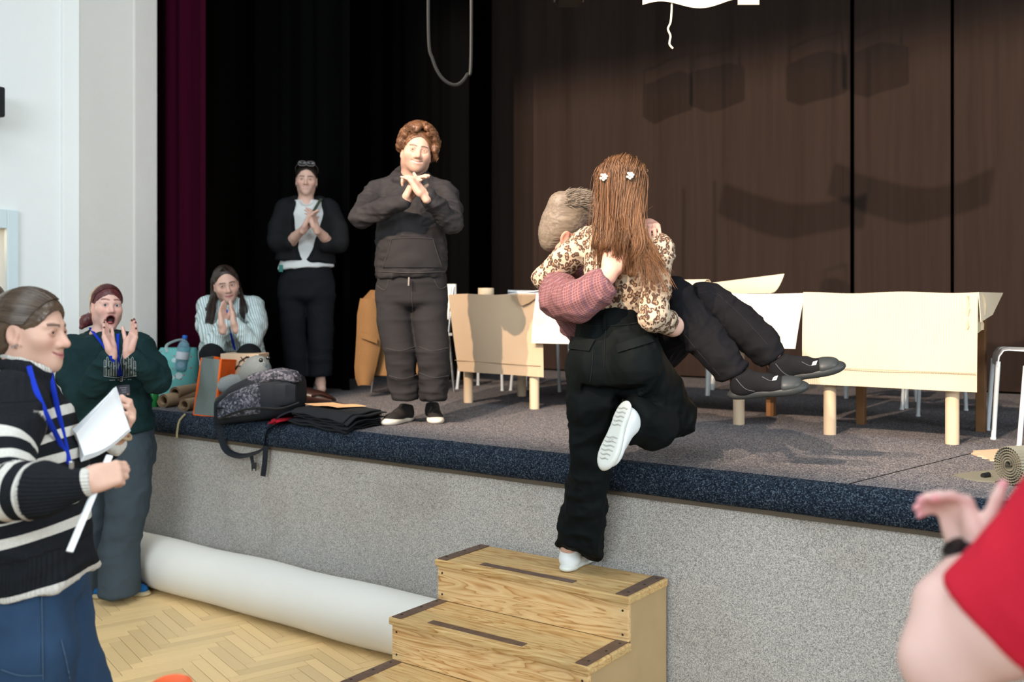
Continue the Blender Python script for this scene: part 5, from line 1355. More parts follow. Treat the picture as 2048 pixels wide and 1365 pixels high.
    G.chain(ring, [0.024] * 15, 0.02); G.ell(q(820, 362, 5.74), (0.10, 0.05, 0.07), None, 0.04)
    G.cut(q(822, 556, 5.6), (0, 0, -1), q(822, 590, 5.6), 0.28)
    def fd(V): return dict(amp=0.014, scale=8, stretch=(1.0, 1.0, 1.5), seed=4)
    ho = garment(t, G, m, 'hoodie', col, [fd, dict(amp=0.006, scale=20, stretch=(1, 1, 1.7), seed=8)])
    fr = Front(ho)
    mb = fr.sheet([(783, 478), (866, 478), (884, 535), (764, 535)], 16, 10, 0.005, 0.006); mb.build('front_pocket', m_plain('charcoal_pocket', col), ho, True)
    for pts in ([(783, 478), (776, 505), (766, 535)], [(866, 478), (874, 505), (884, 535)], [(783, 478), (825, 476), (866, 478)]): fr.line(pts, 0.0025, 0.011).build('pocket_seam', m_plain('charcoal_seam', (0.05, 0.046, 0.045)), ho, True)
    fr.line([(756, 543), (790, 545), (825, 546), (860, 545), (890, 543)], 0.003, 0.004).build('hem_seam', m_plain('charcoal_seam', (0.05, 0.046, 0.045)), ho, True)
    mb = MB(); mb.tube([P(818, 555, 5.45), P(817, 572, 5.44)], 0.005, 6); mb.build('drawstring', m_plain('grey_cord', (0.25, 0.22, 0.2)), ho, True)
    # jeans
    J = Field(0.007)
    J.loft([(q(824, 545, 5.62), 0.192, 0.13), (q(824, 600, 5.62), 0.196, 0.135)][::-1], XV, 0.03)
    for pts, rs in (([q(787, 590, 5.62), q(789, 640, 5.60), q(800, 705, 5.56), q(806, 770, 5.57), q(810, 806, 5.56)], [0.102, 0.098, 0.088, 0.075, 0.066]),
                    ([q(858, 590, 5.62), q(859, 640, 5.60), q(866, 705, 5.55), q(868, 770, 5.54), q(868, 804, 5.53)], [0.102, 0.098, 0.088, 0.075, 0.066])):
        J.chain(pts, rs, 0.02); J.cut(pts[-1] + np.array((0, 0, 0.018)), (0, 0, -1), pts[-1] - np.array((0, 0, 0.06)), 0.09)
    J.cut(q(824, 546, 5.6), (0, 0, 1), q(824, 510, 5.6), 0.28)
    zk = q(0, 690, 5.57)[2]
    jo = garment(t, J, cloth_attr('washed_black_denim', 0.8, 520, 0.15), 'jeans', (0.026, 0.0245, 0.026), [dict(amp=0.010, scale=7, stretch=(0.7, 0.7, 1.8), seed=21), lambda V: dict(amp=0.022, scale=9, stretch=(0.7, 0.7, 1.6), seed=33, mask=smooth(zk + 0.1, zk - 0.35, V[:, 2]))])
    fj = Front(jo); sm = m_plain('denim_seam', (0.05, 0.046, 0.046))
    for pts in ([(772, 697), (800, 702), (830, 694)], [(778, 752), (806, 758), (834, 750)], [(838, 694), (865, 702), (897, 696)], [(838, 746), (868, 756), (897, 752)], [(824, 562), (824, 600), (826, 625)], [(754, 572), (770, 580), (778, 560)], [(894, 572), (880, 578), (868, 560)]): fj.line(pts, 0.0025, 0.002).build('seam', sm, jo, True)
    # shoes
    us = fabric('black_knit_shoe', (0.03, 0.028, 0.028), 300); ss = plain('offwhite_sole', (0.72, 0.69, 0.62), 0.6); lc = plain('black_lace', (0.02, 0.02, 0.02))
    h1, h2 = PZ(822, 842, STAGE), PZ(862, 838, STAGE)
    shoe(t, h1 + UP * 0.002, PZ(782, 851, STAGE) - h1, (0, 0, 1), us, ss, 0.28, 1.05, 0.085, laces=lc, sole_h=0.034); shoe(t, h2 + UP * 0.002, PZ(888, 860, STAGE) - h2, (0, 0, 1), us, ss, 0.28, 1.05, 0.085, laces=lc, sole_h=0.034)
_mp = {}
def comb_back(hd, n, seed, thick=1.0, back=1.0, bun=(0, -0.140, -0.058), lo=-1.75, hi=1.75):
    """strands drawn back from the hairline over the skull to a tie at the nape"""
    rg = random.Random(seed); out = []
    for i in range(n):
        az = rg.uniform(lo, hi); th0 = 0.74 + 0.17 * az * az + rg.uniform(0, 0.9) * (rg.random() < 0.4); j = 1.012 + rg.uniform(0, 0.02); pts = []
        for th in np.linspace(th0, 2.75, 11):
            f = max(0.0, (th - 1.5) / 1.25); azz = az * (1 - 0.25 * f)
            p = np.array(((0.079 + 0.004 * thick) * j * math.sin(th) * math.sin(azz), -0.020 + (0.097 * back + 0.004 * thick) * j * math.cos(th), 0.036 + (0.084 + 0.006 * thick) * j * math.sin(th) * math.cos(azz))); p[2] -= 0.055 * f * f; pts.append(hd.w(*p))
        pts.append(hd.w(bun[0] + 0.02 * math.sin(az), bun[1], bun[2])); out.append(pts)
    return out
def m_plain(name, c, rough=0.8):
    if name not in _mp: _mp[name] = fabric(name, c, 400, 0.1, 0.1, rough)
    return _mp[name]

# ------------------------------------------------------------------ woman in the black cardigan
def cardigan_woman():
    t = person(PZ(625, 788, STAGE), 'woman in a black cardigan and white top, sunglasses on her head')
    Y = 7.33
    hd = Head(q(613, 360, Y), (0.16, -1, -0.06), (0.03, 0, 1), 0.96)
    B = Field(0.0045); hd.sculpt(B, 'teeth', 0.45, 0.95, 0.92); nb = q(611, 412, Y + 0.03); hd.neck(B, nb, 0.048)
    wr, wl = q(609, 457, Y - 0.30), q(632, 457, Y - 0.30)
    B.chain([q(578, 490, Y - 0.10), q(590, 474, Y - 0.2), wr], [0.042, 0.036, 0.025], 0.01); B.chain([q(660, 490, Y - 0.10), q(648, 474, Y - 0.2), wl], [0.042, 0.036, 0.025], 0.01)
    hand(B, wr, (0.45, -0.15, 0.85), (0.85, -0.2, -0.35), True, 0.98, (0.2, 0.22, 0.25, 0.3), 0.12, (0.6, 0.2, 0.2)); hand(B, wl, (-0.25, -0.1, 0.95), (-0.85, 0.3, -0.2), False, 0.98, (0.3, 0.3, 0.35, 0.4), 0.14, (0.7, 0.2, 0.2))
    B.chain([nb, q(612, 470, Y), q(612, 540, Y)], [0.06, 0.10, 0.11], 0.05)
    for x0, x1 in ((598, 600), (640, 641)): B.chain([q(612, 545, Y), q(x0, 580, Y), q(x0, 650, Y), q(x1, 768, Y)], [0.06, 0.05, 0.045, 0.034], 0.005); B.cone(q(x1, 766, Y), q(x1 + 2, 778, Y - 0.06), 0.034, 0.032, 0.02)
    body_obj(t, B, lambda V: hd.paint(V, SK_F, (0.50, 0.18, 0.17), (0.06, 0.035, 0.025), 'teeth'))
    hd.eyes(t, (0.25, 1, -0.05), (0.12, 0.1, 0.07))
    H = Field(0.005); hd.cap(H, 0.4, 0.078, -0.035); H.ell(hd.w(0, -0.12, 0.02), (0.045, 0.04, 0.045), hd.R, 0.03)
    hd.hair_mesh(H, hairtone('dark_brown_hair', (0.012, 0.009, 0.008), (0.045, 0.03, 0.022)), t, (0, 1, 0.3), 0.002, 150); strands('hair_locks', comb_back(hd, 300, 6, 0.4, 1.0, (0, -0.12, 0.0)), 0.0014, bpy.data.materials['dark_brown_hair'], t)
    # sunglasses pushed up on the hair (worn, so part of her)
    g = thing('sunglasses', P(613, 327, Y - 0.1), 'dark sunglasses pushed up on the hair of the cardigan woman', 'sunglasses')
    for e in (-1, 1):
        c = hd.w(0.031 * e, 0.084, 0.118); X_, Y_, Z_ = hd.R[:, 0], hd.R[:, 1], hd.R[:, 2]
        pts = [c + X_ * 0.028 * math.copysign(abs(math.cos(a)) ** 0.7, math.cos(a)) + (Z_ * 0.9 - Y_ * 0.35) * 0.019 * math.copysign(abs(math.sin(a)) ** 0.7, math.sin(a)) for a in np.linspace(0, 2 * math.pi, 25)]
        mb = MB(); mb.tube(pts, 0.0042, 6); mb.build('frame', plain('grey_acetate', (0.10, 0.085, 0.08), 0.3), g, True)
        mb = MB(); mb.add([Vector(p) for p in pts[:-1]] + [Vector(c - Y_ * 0.004)], [(i, (i + 1) % 24, 24) for i in range(24)]); mb.build('lens', plain('dark_lens', (0.01, 0.008, 0.008), 0.1, spec=0.6), g)
        mb = MB(); mb.tube([hd.w(0.060 * e, 0.080, 0.118), hd.w(0.083 * e, 0.03, 0.09), hd.w(0.084 * e, -0.03, 0.06)], 0.003, 6); mb.build('temple_arm', plain('grey_acetate_arm', (0.10, 0.085, 0.08), 0.3), g, True)
    mb = MB(); mb.tube([hd.w(-0.006, 0.087, 0.122), hd.w(0.006, 0.087, 0.122)], 0.003, 6); mb.build('bridge', plain('grey_acetate_arm', (0.10, 0.085, 0.08), 0.3), g, True)
    for e in (-1, 1): mb = MB(); mb.lathe(Vector(hd.w(0.078 * e, 0.0, -0.046)), [(0.002, 0), (0.006, 0.003), (0.007, 0.009), (0.004, 0.014)], 10, (0, 0, -1)); mb.build('earring', M['black_metal'], t, True)
    # white top
    T = Field(0.008)
    T.loft([(q(613, y, Y), a, b) for y, a, b in [(548, 0.216, 0.145), (510, 0.178, 0.125), (470, 0.152, 0.11), (430, 0.158, 0.105), (410, 0.13, 0.08)]], XV, 0.04)
    T.cut(q(613, 537, Y), (0.06, 0, -1), q(613, 560, Y), 0.26); T.ell(q(612, 398, Y - 0.10), (0.075, 0.09, 0.055), None, 0.01, 's')
    garment(t, T, m_plain('white_jersey', (0.70, 0.71, 0.69)), 'top', None, [dict(amp=0.010, scale=8, stretch=(1, 1, 0.8), seed=3)])
    # cardigan
    C = Field(0.008); o = (0, 0, 0)
    C.loft([(q(611, y, Y), a, b) for y, a, b in [(540, 0.222, 0.165), (490, 0.200, 0.155), (450, 0.190, 0.145), (416, 0.175, 0.115)]], XV, 0.05)
    C.chain([q(574, 416, Y), q(590, 406, Y + 0.06), q(613, 402, Y + 0.11), q(640, 406, Y + 0.06), q(655, 416, Y)], [0.055, 0.045, 0.04, 0.045, 0.055], 0.04)
    C.chain([q(572, 420, Y), q(558, 455, Y - 0.02), q(556, 485, Y - 0.06)], [0.072, 0.078, 0.070], 0.04); C.chain([q(558, 485, Y - 0.06), q(582, 488, Y - 0.14)], [0.068, 0.056], 0.03)
    C.chain([q(660, 420, Y), q(674, 455, Y - 0.02), q(676, 485, Y - 0.06)], [0.072, 0.078, 0.070], 0.04); C.chain([q(674, 485, Y - 0.06), q(653, 488, Y - 0.14)], [0.068, 0.056], 0.03)
    C.chain([q(618, 392, Y - 0.12), q(617, 415, Y - 0.18), q(614, 450, Y - 0.20), q(609, 490, Y - 0.2), q(607, 520, Y - 0.2)], [0.125, 0.155, 0.145, 0.100, 0.075], 0.01, 's'); C.ell(q(640, 545, Y - 0.15), (0.16, 0.12, 0.085), None, 0.01, 's')
    C.cut(q(600, 523, Y), (-0.05, -0.0, -1), q(600, 560, Y), 0.30)
    garment(t, C, m_plain('black_wool', (0.012, 0.013, 0.014)), 'cardigan', None, [dict(amp=0.014, scale=6, stretch=(1, 1, 1), seed=13)])
    mb = MB(); mb.tube(spline([P(642, 398, Y - 0.06), P(632, 415, Y - 0.13), P(622, 432, Y - 0.15), P(612, 460, Y - 0.16)], 12), 0.012, 8, flat=0.25, side=(1, 0, 0)); mb.build('bag_strap', m_plain('olive_strap', (0.05, 0.06, 0.04)), t, True)
    mb = MB(); mb.sheet([[P(558 + 8 * s, 530 + 14 * f, Y - 0.10) for s in (0, 0.5, 1)] for f in (0, 0.5, 1)], 0.01); mb.build('green_tag', m_plain('teal_tag', (0.05, 0.2, 0.17)), t, True)
    # trousers
    J = Field(0.009); J.loft([(q(613, 590, Y), 0.205, 0.13), (q(613, 560, Y), 0.200, 0.13), (q(613, 530, Y), 0.165, 0.11)], XV, 0.03)
    for pts in ([q(587, 580, Y), q(586, 660, Y), q(596, 750, Y)], [q(640, 580, Y), q(642, 660, Y), q(640, 750, Y)]): J.chain(pts, [0.105, 0.09, 0.085], 0.03); J.cut(pts[-1] + np.array((0, 0, -0.01)), (0, 0, -1), pts[-1] - np.array((0, 0, 0.08)), 0.10)
    J.cut(q(613, 528, Y), (0, 0, 1), q(613, 490, Y), 0.26)
    garment(t, J, m_plain('black_trouser', (0.010, 0.011, 0.014)), 'trousers', None, [dict(amp=0.010, scale=6, stretch=(1, 1, 1.4), seed=2)])
    us = fabric('grey_suede', (0.17, 0.16, 0.155), 300); ss = plain('grey_sole', (0.5, 0.48, 0.45), 0.6)
    for x in (600, 638):
        h_ = PZ(x, 786, STAGE); shoe(t, h_ + UP * 0.001, Vector((0.18 if x > 620 else -0.05, -1, 0)), (0, 0, 1), us, ss, 0.24, 0.92, 0.075, laces=plain('grey_lace', (0.3, 0.3, 0.3)))

# ------------------------------------------------------------------ crouching woman in the pale striped shirt
def crouching_woman():
    Y = 6.75
    t = person(PZ(455, 812, STAGE), 'long-haired woman in a pale striped shirt crouching behind the bags, hands pressed together')
    hd = Head(q(452, 568, Y - 0.05), (0.42, -1, -0.22), (-0.10, -0.2, 1), 1.02)
    B = Field(0.0045); hd.sculpt(B, 'closed', 0.3, 0.95, 0.92); nb = q(452, 612, Y + 0.06); hd.neck(B, nb, 0.048)
    wr, wl = q(446, 655, Y - 0.37), q(470, 653, Y - 0.37)
    B.cone(q(440, 672, Y - 0.33), wr, 0.034, 0.025, 0.01); B.cone(q(483, 668, Y - 0.33), wl, 0.034, 0.025, 0.01)
    hand(B, wr, (-0.06, 0.05, 1), (0.95, -0.3, 0), True, 0.98, (0.06, 0.06, 0.08, 0.1), 0.02, (0.35, 0.2, 0.1)); hand(B, wl, (-0.16, 0.05, 1), (-0.95, -0.1, 0), False, 0.98, (0.06, 0.06, 0.08, 0.1), 0.02, (0.35, 0.2, 0.1))
    B.chain([nb, q(458, 680, Y + 0.15), q(460, 740, Y + 0.28)], [0.06, 0.1, 0.11], 0.05)
    body_obj(t, B, lambda V: hd.paint(V, SK_F, (0.50, 0.15, 0.17), (0.03, 0.02, 0.015), 'closed', None, 0.3, 0.0, -0.1)); hd.eyes(t, (0.35, 1, 0.25))
    hm = hairtone('long_dark_hair', (0.010, 0.007, 0.006), (0.05, 0.03, 0.022), 0.35)
    H = Field(0.006); hd.cap(H, 0.6, 0.084, -0.05)
    H.chain([hd.w(0.072, -0.03, 0.03), hd.w(0.084, -0.02, -0.07), q(420, 625, Y - 0.08), q(416, 662, Y - 0.14), q(410, 678, Y - 0.16)], [0.020, 0.024, 0.036, 0.030, 0.008], 0.02)
    H.chain([hd.w(-0.068, -0.035, 0.03), hd.w(-0.078, -0.035, -0.07), q(488, 622, Y - 0.02), q(492, 642, Y - 0.05)], [0.018, 0.022, 0.032, 0.012], 0.02)
    hd.hair_mesh(H, hm, t, (0, 0.05, 1), 0.003, 150); rg = random.Random(8); locks = []
    for i in range(110):
        s = rg.uniform(-1, 1); o1 = rg.uniform(-0.035, 0.035); o2 = rg.uniform(-0.03, 0.0)
        if i % 2: locks.append(spline([Vector(hd.w(0.008, 0.03 + o1, 0.122)), Vector(hd.w(0.083, -0.02 + o1 * 0.6, 0.02)), Vector(hd.w(0.090, -0.015 + o1 * 0.6, -0.06)), P(424 + 9 * s, 615, Y - 0.14 + o2), P(417 + 9 * s, 650, Y - 0.19 + o2), P(408 + 14 * s, 676 + 8 * s, Y - 0.19)], 12))
        else: locks.append(spline([Vector(hd.w(-0.006, 0.03 + o1, 0.122)), Vector(hd.w(-0.082, -0.02 + o1 * 0.6, 0.02)), Vector(hd.w(-0.088, -0.015 + o1 * 0.6, -0.06)), P(486 + 8 * s, 612, Y - 0.07 + o2), P(489 + 7 * s, 640 + 5 * s, Y - 0.1)], 12))
    strands('hair_locks', locks, 0.0025, hm, t)
    # shirt with fine stripes
    g = N('pale_striped_shirt'); sv = g.attr('sv'); w_ = g.math('SINE', g.math('MULTIPLY', sv, 420.0))
    g.bump(g.noise(30, detail=3), 0.3, 0.006); ms = g.done(g.mix(g.ramp(g.math('ADD', g.math('MULTIPLY', w_, 0.5), 0.5), [(0.62, 0.0), (0.85, 1.0)]), (0.60, 0.68, 0.67), (0.26, 0.36, 0.37)), 0.85, 0.2)
    G = Field(0.007)
    G.loft([(q(460, 740, Y + 0.26), 0.165, 0.12), (q(460, 680, Y + 0.16), 0.155, 0.12), (q(461, 616, Y + 0.05), 0.155, 0.10)], XV, 0.05)
    G.chain([q(418, 612, Y + 0.02), q(460, 606, Y + 0.05), q(506, 612, Y + 0.02)], [0.062, 0.06, 0.062], 0.04)
    aL = [q(415, 614, Y + 0.02), q(412, 650, Y - 0.12), q(430, 690, Y - 0.30), q(441, 664, Y - 0.33), q(446, 648, Y - 0.345)]; aR = [q(509, 614, Y + 0.02), q(514, 650, Y - 0.12), q(500, 686, Y - 0.30), q(484, 662, Y - 0.33), q(473, 647, Y - 0.345)]
    for a in (aL, aR): G.chain(a, [0.066, 0.064, 0.060, 0.050, 0.038], 0.03)
    G.chain([q(510, 690, Y + 0.1), q(528, 722, Y + 0.05)], [0.06, 0.02], 0.04); G.chain([q(418, 690, Y + 0.1), q(408, 730, Y + 0.0)], [0.06, 0.03], 0.04)
    def sv(V):
        aa, da = along(V, aL); ab, db = along(V, aR); return np.where(np.minimum(da, db) < 0.075, V[:, 1] * 0.5 + V[:, 0], V[:, 0])
    garment(t, G, ms, 'shirt', None, [dict(amp=0.014, scale=9, seed=6), dict(amp=0.006, scale=22, seed=7)], {'sv': sv})
    lm = m_plain('blue_lanyard', (0.010, 0.035, 0.42)); mb = MB(); mb.tube(spline([P(453, 620, Y - 0.12), P(457, 650, Y - 0.16), P(462, 670, Y - 0.18), P(470, 700, Y - 0.16)], 12), 0.007, 6, flat=0.3, side=(1, 0, 0)); mb.build('lanyard', lm, t, True)
    J = Field(0.008); 
    for x, hx_ in ((424, 448), (498, 476)):
        kn = q(x, 712, Y - 0.36); an = q(x + 3, 785, Y - 0.22); J.chain([q(hx_, 748, Y + 0.25), kn], [0.105, 0.075], 0.03); J.chain([kn, an], [0.075, 0.055], 0.02)
    garment(t, J, m_plain('black_leggings', (0.010, 0.011, 0.012)), 'trousers', None, [dict(amp=0.006, scale=8, seed=3)])
    for x in (424, 498): h_ = P(x + 3, 0, Y - 0.17); h_.z = STAGE; shoe(t, h_, Vector((0.05, -1, 0)), (0, 0, 1), fabric('dark_shoe', (0.03, 0.03, 0.03)), plain('dark_sole', (0.05, 0.05, 0.05)), 0.24, 0.92, vox=0.007)

# ------------------------------------------------------------------ red-haired woman on the floor
def redhead():
    Y = 5.72
    t = person(PZ(235, 1192, 0), 'red-haired woman in a dark green hoodie, mouth wide open, hands raised')
    hd = Head(q(214, 613, Y + 0.05), (0.60, -0.80, 0.06), (0.05, 0.02, 1), 1.04)
    B = Field(0.0045); hd.sculpt(B, 'open', -0.15, 1.0, 1.12, cheek=1.15); nb = q(203, 682, Y + 0.06); hd.neck(B, nb, 0.056)
    wr, wl = q(223, 704, 5.40), q(257, 702, 5.38)
    B.cone(q(205, 735, 5.46), wr, 0.042, 0.028, 0.01); B.cone(q(276, 728, 5.44), wl, 0.042, 0.028, 0.01)
    tr = hand(B, wr, (-0.30, -0.05, 0.95), (0.80, -0.05, 0.45), True, 1.02, (0.10, 0.12, 0.15, 0.2), 0.05, (0.4, 0.1, 0.1)); tl = hand(B, wl, (0.32, -0.05, 0.95), (-0.62, -0.75, 0.2), False, 1.02, (0.12, 0.12, 0.14, 0.18), 0.10, (0.75, 0.15, 0.05))
    B.chain([nb, q(212, 760, Y), q(225, 850, Y)], [0.07, 0.13, 0.15], 0.05)
    skin = (0.68, 0.42, 0.35)
    body_obj(t, B, lambda V: nails(hd.paint(V, skin, (0.50, 0.16, 0.16), (0.16, 0.06, 0.045), 'open', None, 0.4, 0.010), V, tr[:4] + tl[:4], (0.10, 0.01, 0.02), 0.010)); hd.eyes(t, (0.1, 1, 0.05), (0.12, 0.17, 0.2))
    mb = MB(); mb.ell = None
    V_, Q_ = Field(0.004).ell(hd.w(0, 0.072, -0.094), (0.016, 0.014, 0.007), hd.R, 0).mesh(); mesh_obj('tongue', V_, Q_, plain('tongue', (0.40, 0.09, 0.09), 0.35), t)
    hm = hairtone('burgundy_hair', (0.030, 0.007, 0.009), (0.15, 0.035, 0.035), 0.4)
    H = Field(0.005); hd.cap(H, 0.9, 0.062, -0.045); H.chain([hd.w(-0.01, -0.10, -0.035), q(172, 642, Y + 0.10), q(163, 655, Y + 0.08)], [0.045, 0.036, 0.014], 0.03); [H.ell(hd.w(0.083 * e, -0.004, -0.030), (0.03, 0.036, 0.045), hd.R, 0.008, 's') for e in (-1, 1)]; hd.hair_mesh(H, hm, t, (0.2, 0.9, 0.5), 0.002, 160); strands('hair_locks', comb_back(hd, 800, 5, 0.9, 1.0, (0, -0.125, -0.045)), 0.0014, hm, t)
    # hoodie
    col = (0.012, 0.032, 0.034); G = Field(0.008); sd = unit((0.85, 0.25, 0))
    G.loft([(q(x, y, Y), a, b) for y, a, b, x in [(875, 0.215, 0.18, 230), (800, 0.215, 0.18, 222), (750, 0.21, 0.17, 216), (698, 0.19, 0.13, 212)]], sd, 0.05)
    G.chain([q(156, 700, Y + 0.02), q(208, 688, Y + 0.05), q(272, 698, Y + 0.02)], [0.080, 0.085, 0.080], 0.05)
    G.chain([q(152, 706, Y), q(148, 755, Y - 0.05), q(166, 800, Y - 0.13)], [0.095, 0.088, 0.078], 0.04); G.chain([q(166, 800, Y - 0.13), q(194, 762, Y - 0.24), q(216, 716, Y - 0.31)], [0.076, 0.068, 0.048], 0.03)
    G.chain([q(278, 704, Y), q(300, 730, Y - 0.06), q(313, 757, Y - 0.14)], [0.092, 0.082, 0.074], 0.04); G.chain([q(313, 757, Y - 0.14), q(290, 740, Y - 0.24), q(265, 714, Y - 0.32)], [0.073, 0.064, 0.047], 0.03)
    ring = [q(205 + 34 * math.sin(a), 678 - 9 * math.cos(a), Y + 0.03 + 0.10 * math.cos(a)) for a in np.linspace(0, 2 * math.pi, 13)]; G.chain(ring, [0.026] * 13, 0.02); G.ell(q(180, 690, Y + 0.14), (0.13, 0.06, 0.06), None, 0.04)
    G.cut(q(228, 862, Y), (0, 0, -1), q(228, 900, Y), 0.3)
    ho = garment(t, G, cloth_attr('dark_green_fleece', 0.9, 350), 'hoodie', col, [dict(amp=0.016, scale=7, stretch=(1, 1, 1.2), seed=5), dict(amp=0.006, scale=18, seed=6)])
    fr = Front(ho); wp = plain('white_print', (0.30, 0.34, 0.34), 0.7); rg = random.Random(12)
    tops = [722, 716, 724, 713, 720, 712, 718, 710, 716, 713, 720, 716, 724]
    for i, y in enumerate(tops):
        x0 = 208 + i * 5.0; 
        for xx in (x0, x0 + 3.4): fr.line([(xx, y + 1), (xx + 0.2, (y + 752) / 2), (xx + 0.1, 752 + i * 0.1)], 0.0014, 0.003, 6).build('print_line', wp, ho)
        fr.line([(x0, y + 1), (x0 + 1.7, y - 2), (x0 + 3.4, y + 1)], 0.0014, 0.003, 5).build('print_line', wp, ho)
        if i % 2 == 0: fr.line([(x0, y + 13), (x0 + 1.7, y + 12), (x0 + 3.4, y + 13)], 0.002, 0.004, 4).build('print_line', wp, ho)
    fr.line([(208, 753), (240, 756), (273, 752)], 0.002, 0.004, 10).build('print_line', wp, ho)
    for i in range(11): 
        x0 = 219 + i * 4.1
        if i in (3, 8): continue
        fr.line([(x0, 761 - 0.15 * i), (x0 + 2.4, 760.8 - 0.15 * i)], 0.0022, 0.004, 3).build('print_text', wp, ho)
    lm = m_plain('blue_lanyard', (0.010, 0.035, 0.42))
    for pts in ([(180, 656), (192, 672), (206, 690), (222, 715), (240, 752)], [(236, 668), (235, 690), (236, 715), (242, 752)]): 
        pp = [fr(x, y, 0.012) for x, y in pts]; mb = MB(); mb.tube(spline(pp, 16), 0.0085, 8, flat=0.2, side=(1, 0, 0)); mb.build('lanyard', lm, t, True)
    c = fr(243, 758, 0.02); mb = MB(); mb.box(c, (0.009, 0.005, 0.016)); mb.build('lanyard_clip', M['chrome'], t, False, 0.002)
    c = fr(247, 781, 0.02); bd = MB().box(c, (0.036, 0.003, 0.030), Matrix.Rotation(-0.04, 3, 'Y')).build('name_badge', plain('slate_badge', (0.055, 0.055, 0.075), 0.4), t, False, 0.002)
    for k, (dx, w_) in enumerate(((0, 0.02), (0.003, 0.014), (0.006, 0.012))): MB().box(c + Vector((dx, -0.004, 0.014 - 0.012 * k)), (w_, 0.0006, 0.0018)).build('badge_text', plain('badge_grey_ink', (0.3, 0.3, 0.32)), bd)
    MB().box(c + Vector((0.026, -0.004, -0.021)), (0.004, 0.0006, 0.004)).build('badge_mark', plain('badge_orange', (0.5, 0.25, 0.08)), bd)
    # trousers
    J = Field(0.009); J.loft([(q(230, 920, Y), 0.215, 0.17), (q(230, 845, Y), 0.20, 0.155)], sd, 0.04)
    for pts in ([q(257, 900, Y - 0.03), q(254, 1020, Y - 0.06), q(240, 1100, Y - 0.06), q(238, 1186, Y - 0.08)], [q(200, 900, Y + 0.05), q(190, 1020, Y + 0.05), q(182, 1100, Y + 0.05), q(180, 1184, Y + 0.06)]):
        J.chain(pts, [0.135, 0.112, 0.105, 0.105], 0.03); J.cut(pts[-1] + np.array((0, 0, -0.005)), (0.0, 0, -1), pts[-1] - np.array((0, 0, 0.1)), 0.13)
    J.cut(q(230, 846, Y), (0, 0, 1), q(230, 800, Y), 0.28)
    garment(t, J, cloth_attr('slate_denim', 0.85, 420), 'trousers', (0.050, 0.066, 0.078), [dict(amp=0.016, scale=5, stretch=(1.3, 1.3, 0.5), seed=9), dict(amp=0.008, scale=10, stretch=(1, 1, 1.3), seed=10)])
    us = fabric('blue_suede', (0.012, 0.10, 0.28), 300); ss = plain('gum_sole', (0.42, 0.34, 0.2), 0.6)
    h_ = PZ(226, 1184, 0); so = shoe(t, h_ + UP * 0.001, PZ(278, 1190, 0) - h_, (0, 0, 1), us, ss, 0.25, 0.95, 0.07, sole_h=0.02); h2 = PZ(170, 1180, 0); shoe(t, h2 + UP * 0.001, Vector((0.7, -0.7, 0)), (0, 0, 1), us, ss, 0.25, 0.95, 0.07, sole_h=0.02)
    mb = MB(); mb.box(PZ(256, 1180, 0.06), (0.025, 0.03, 0.012)); mb.build('green_patch', plain('green_patch', (0.08, 0.6, 0.05)), so, False, 0.008)
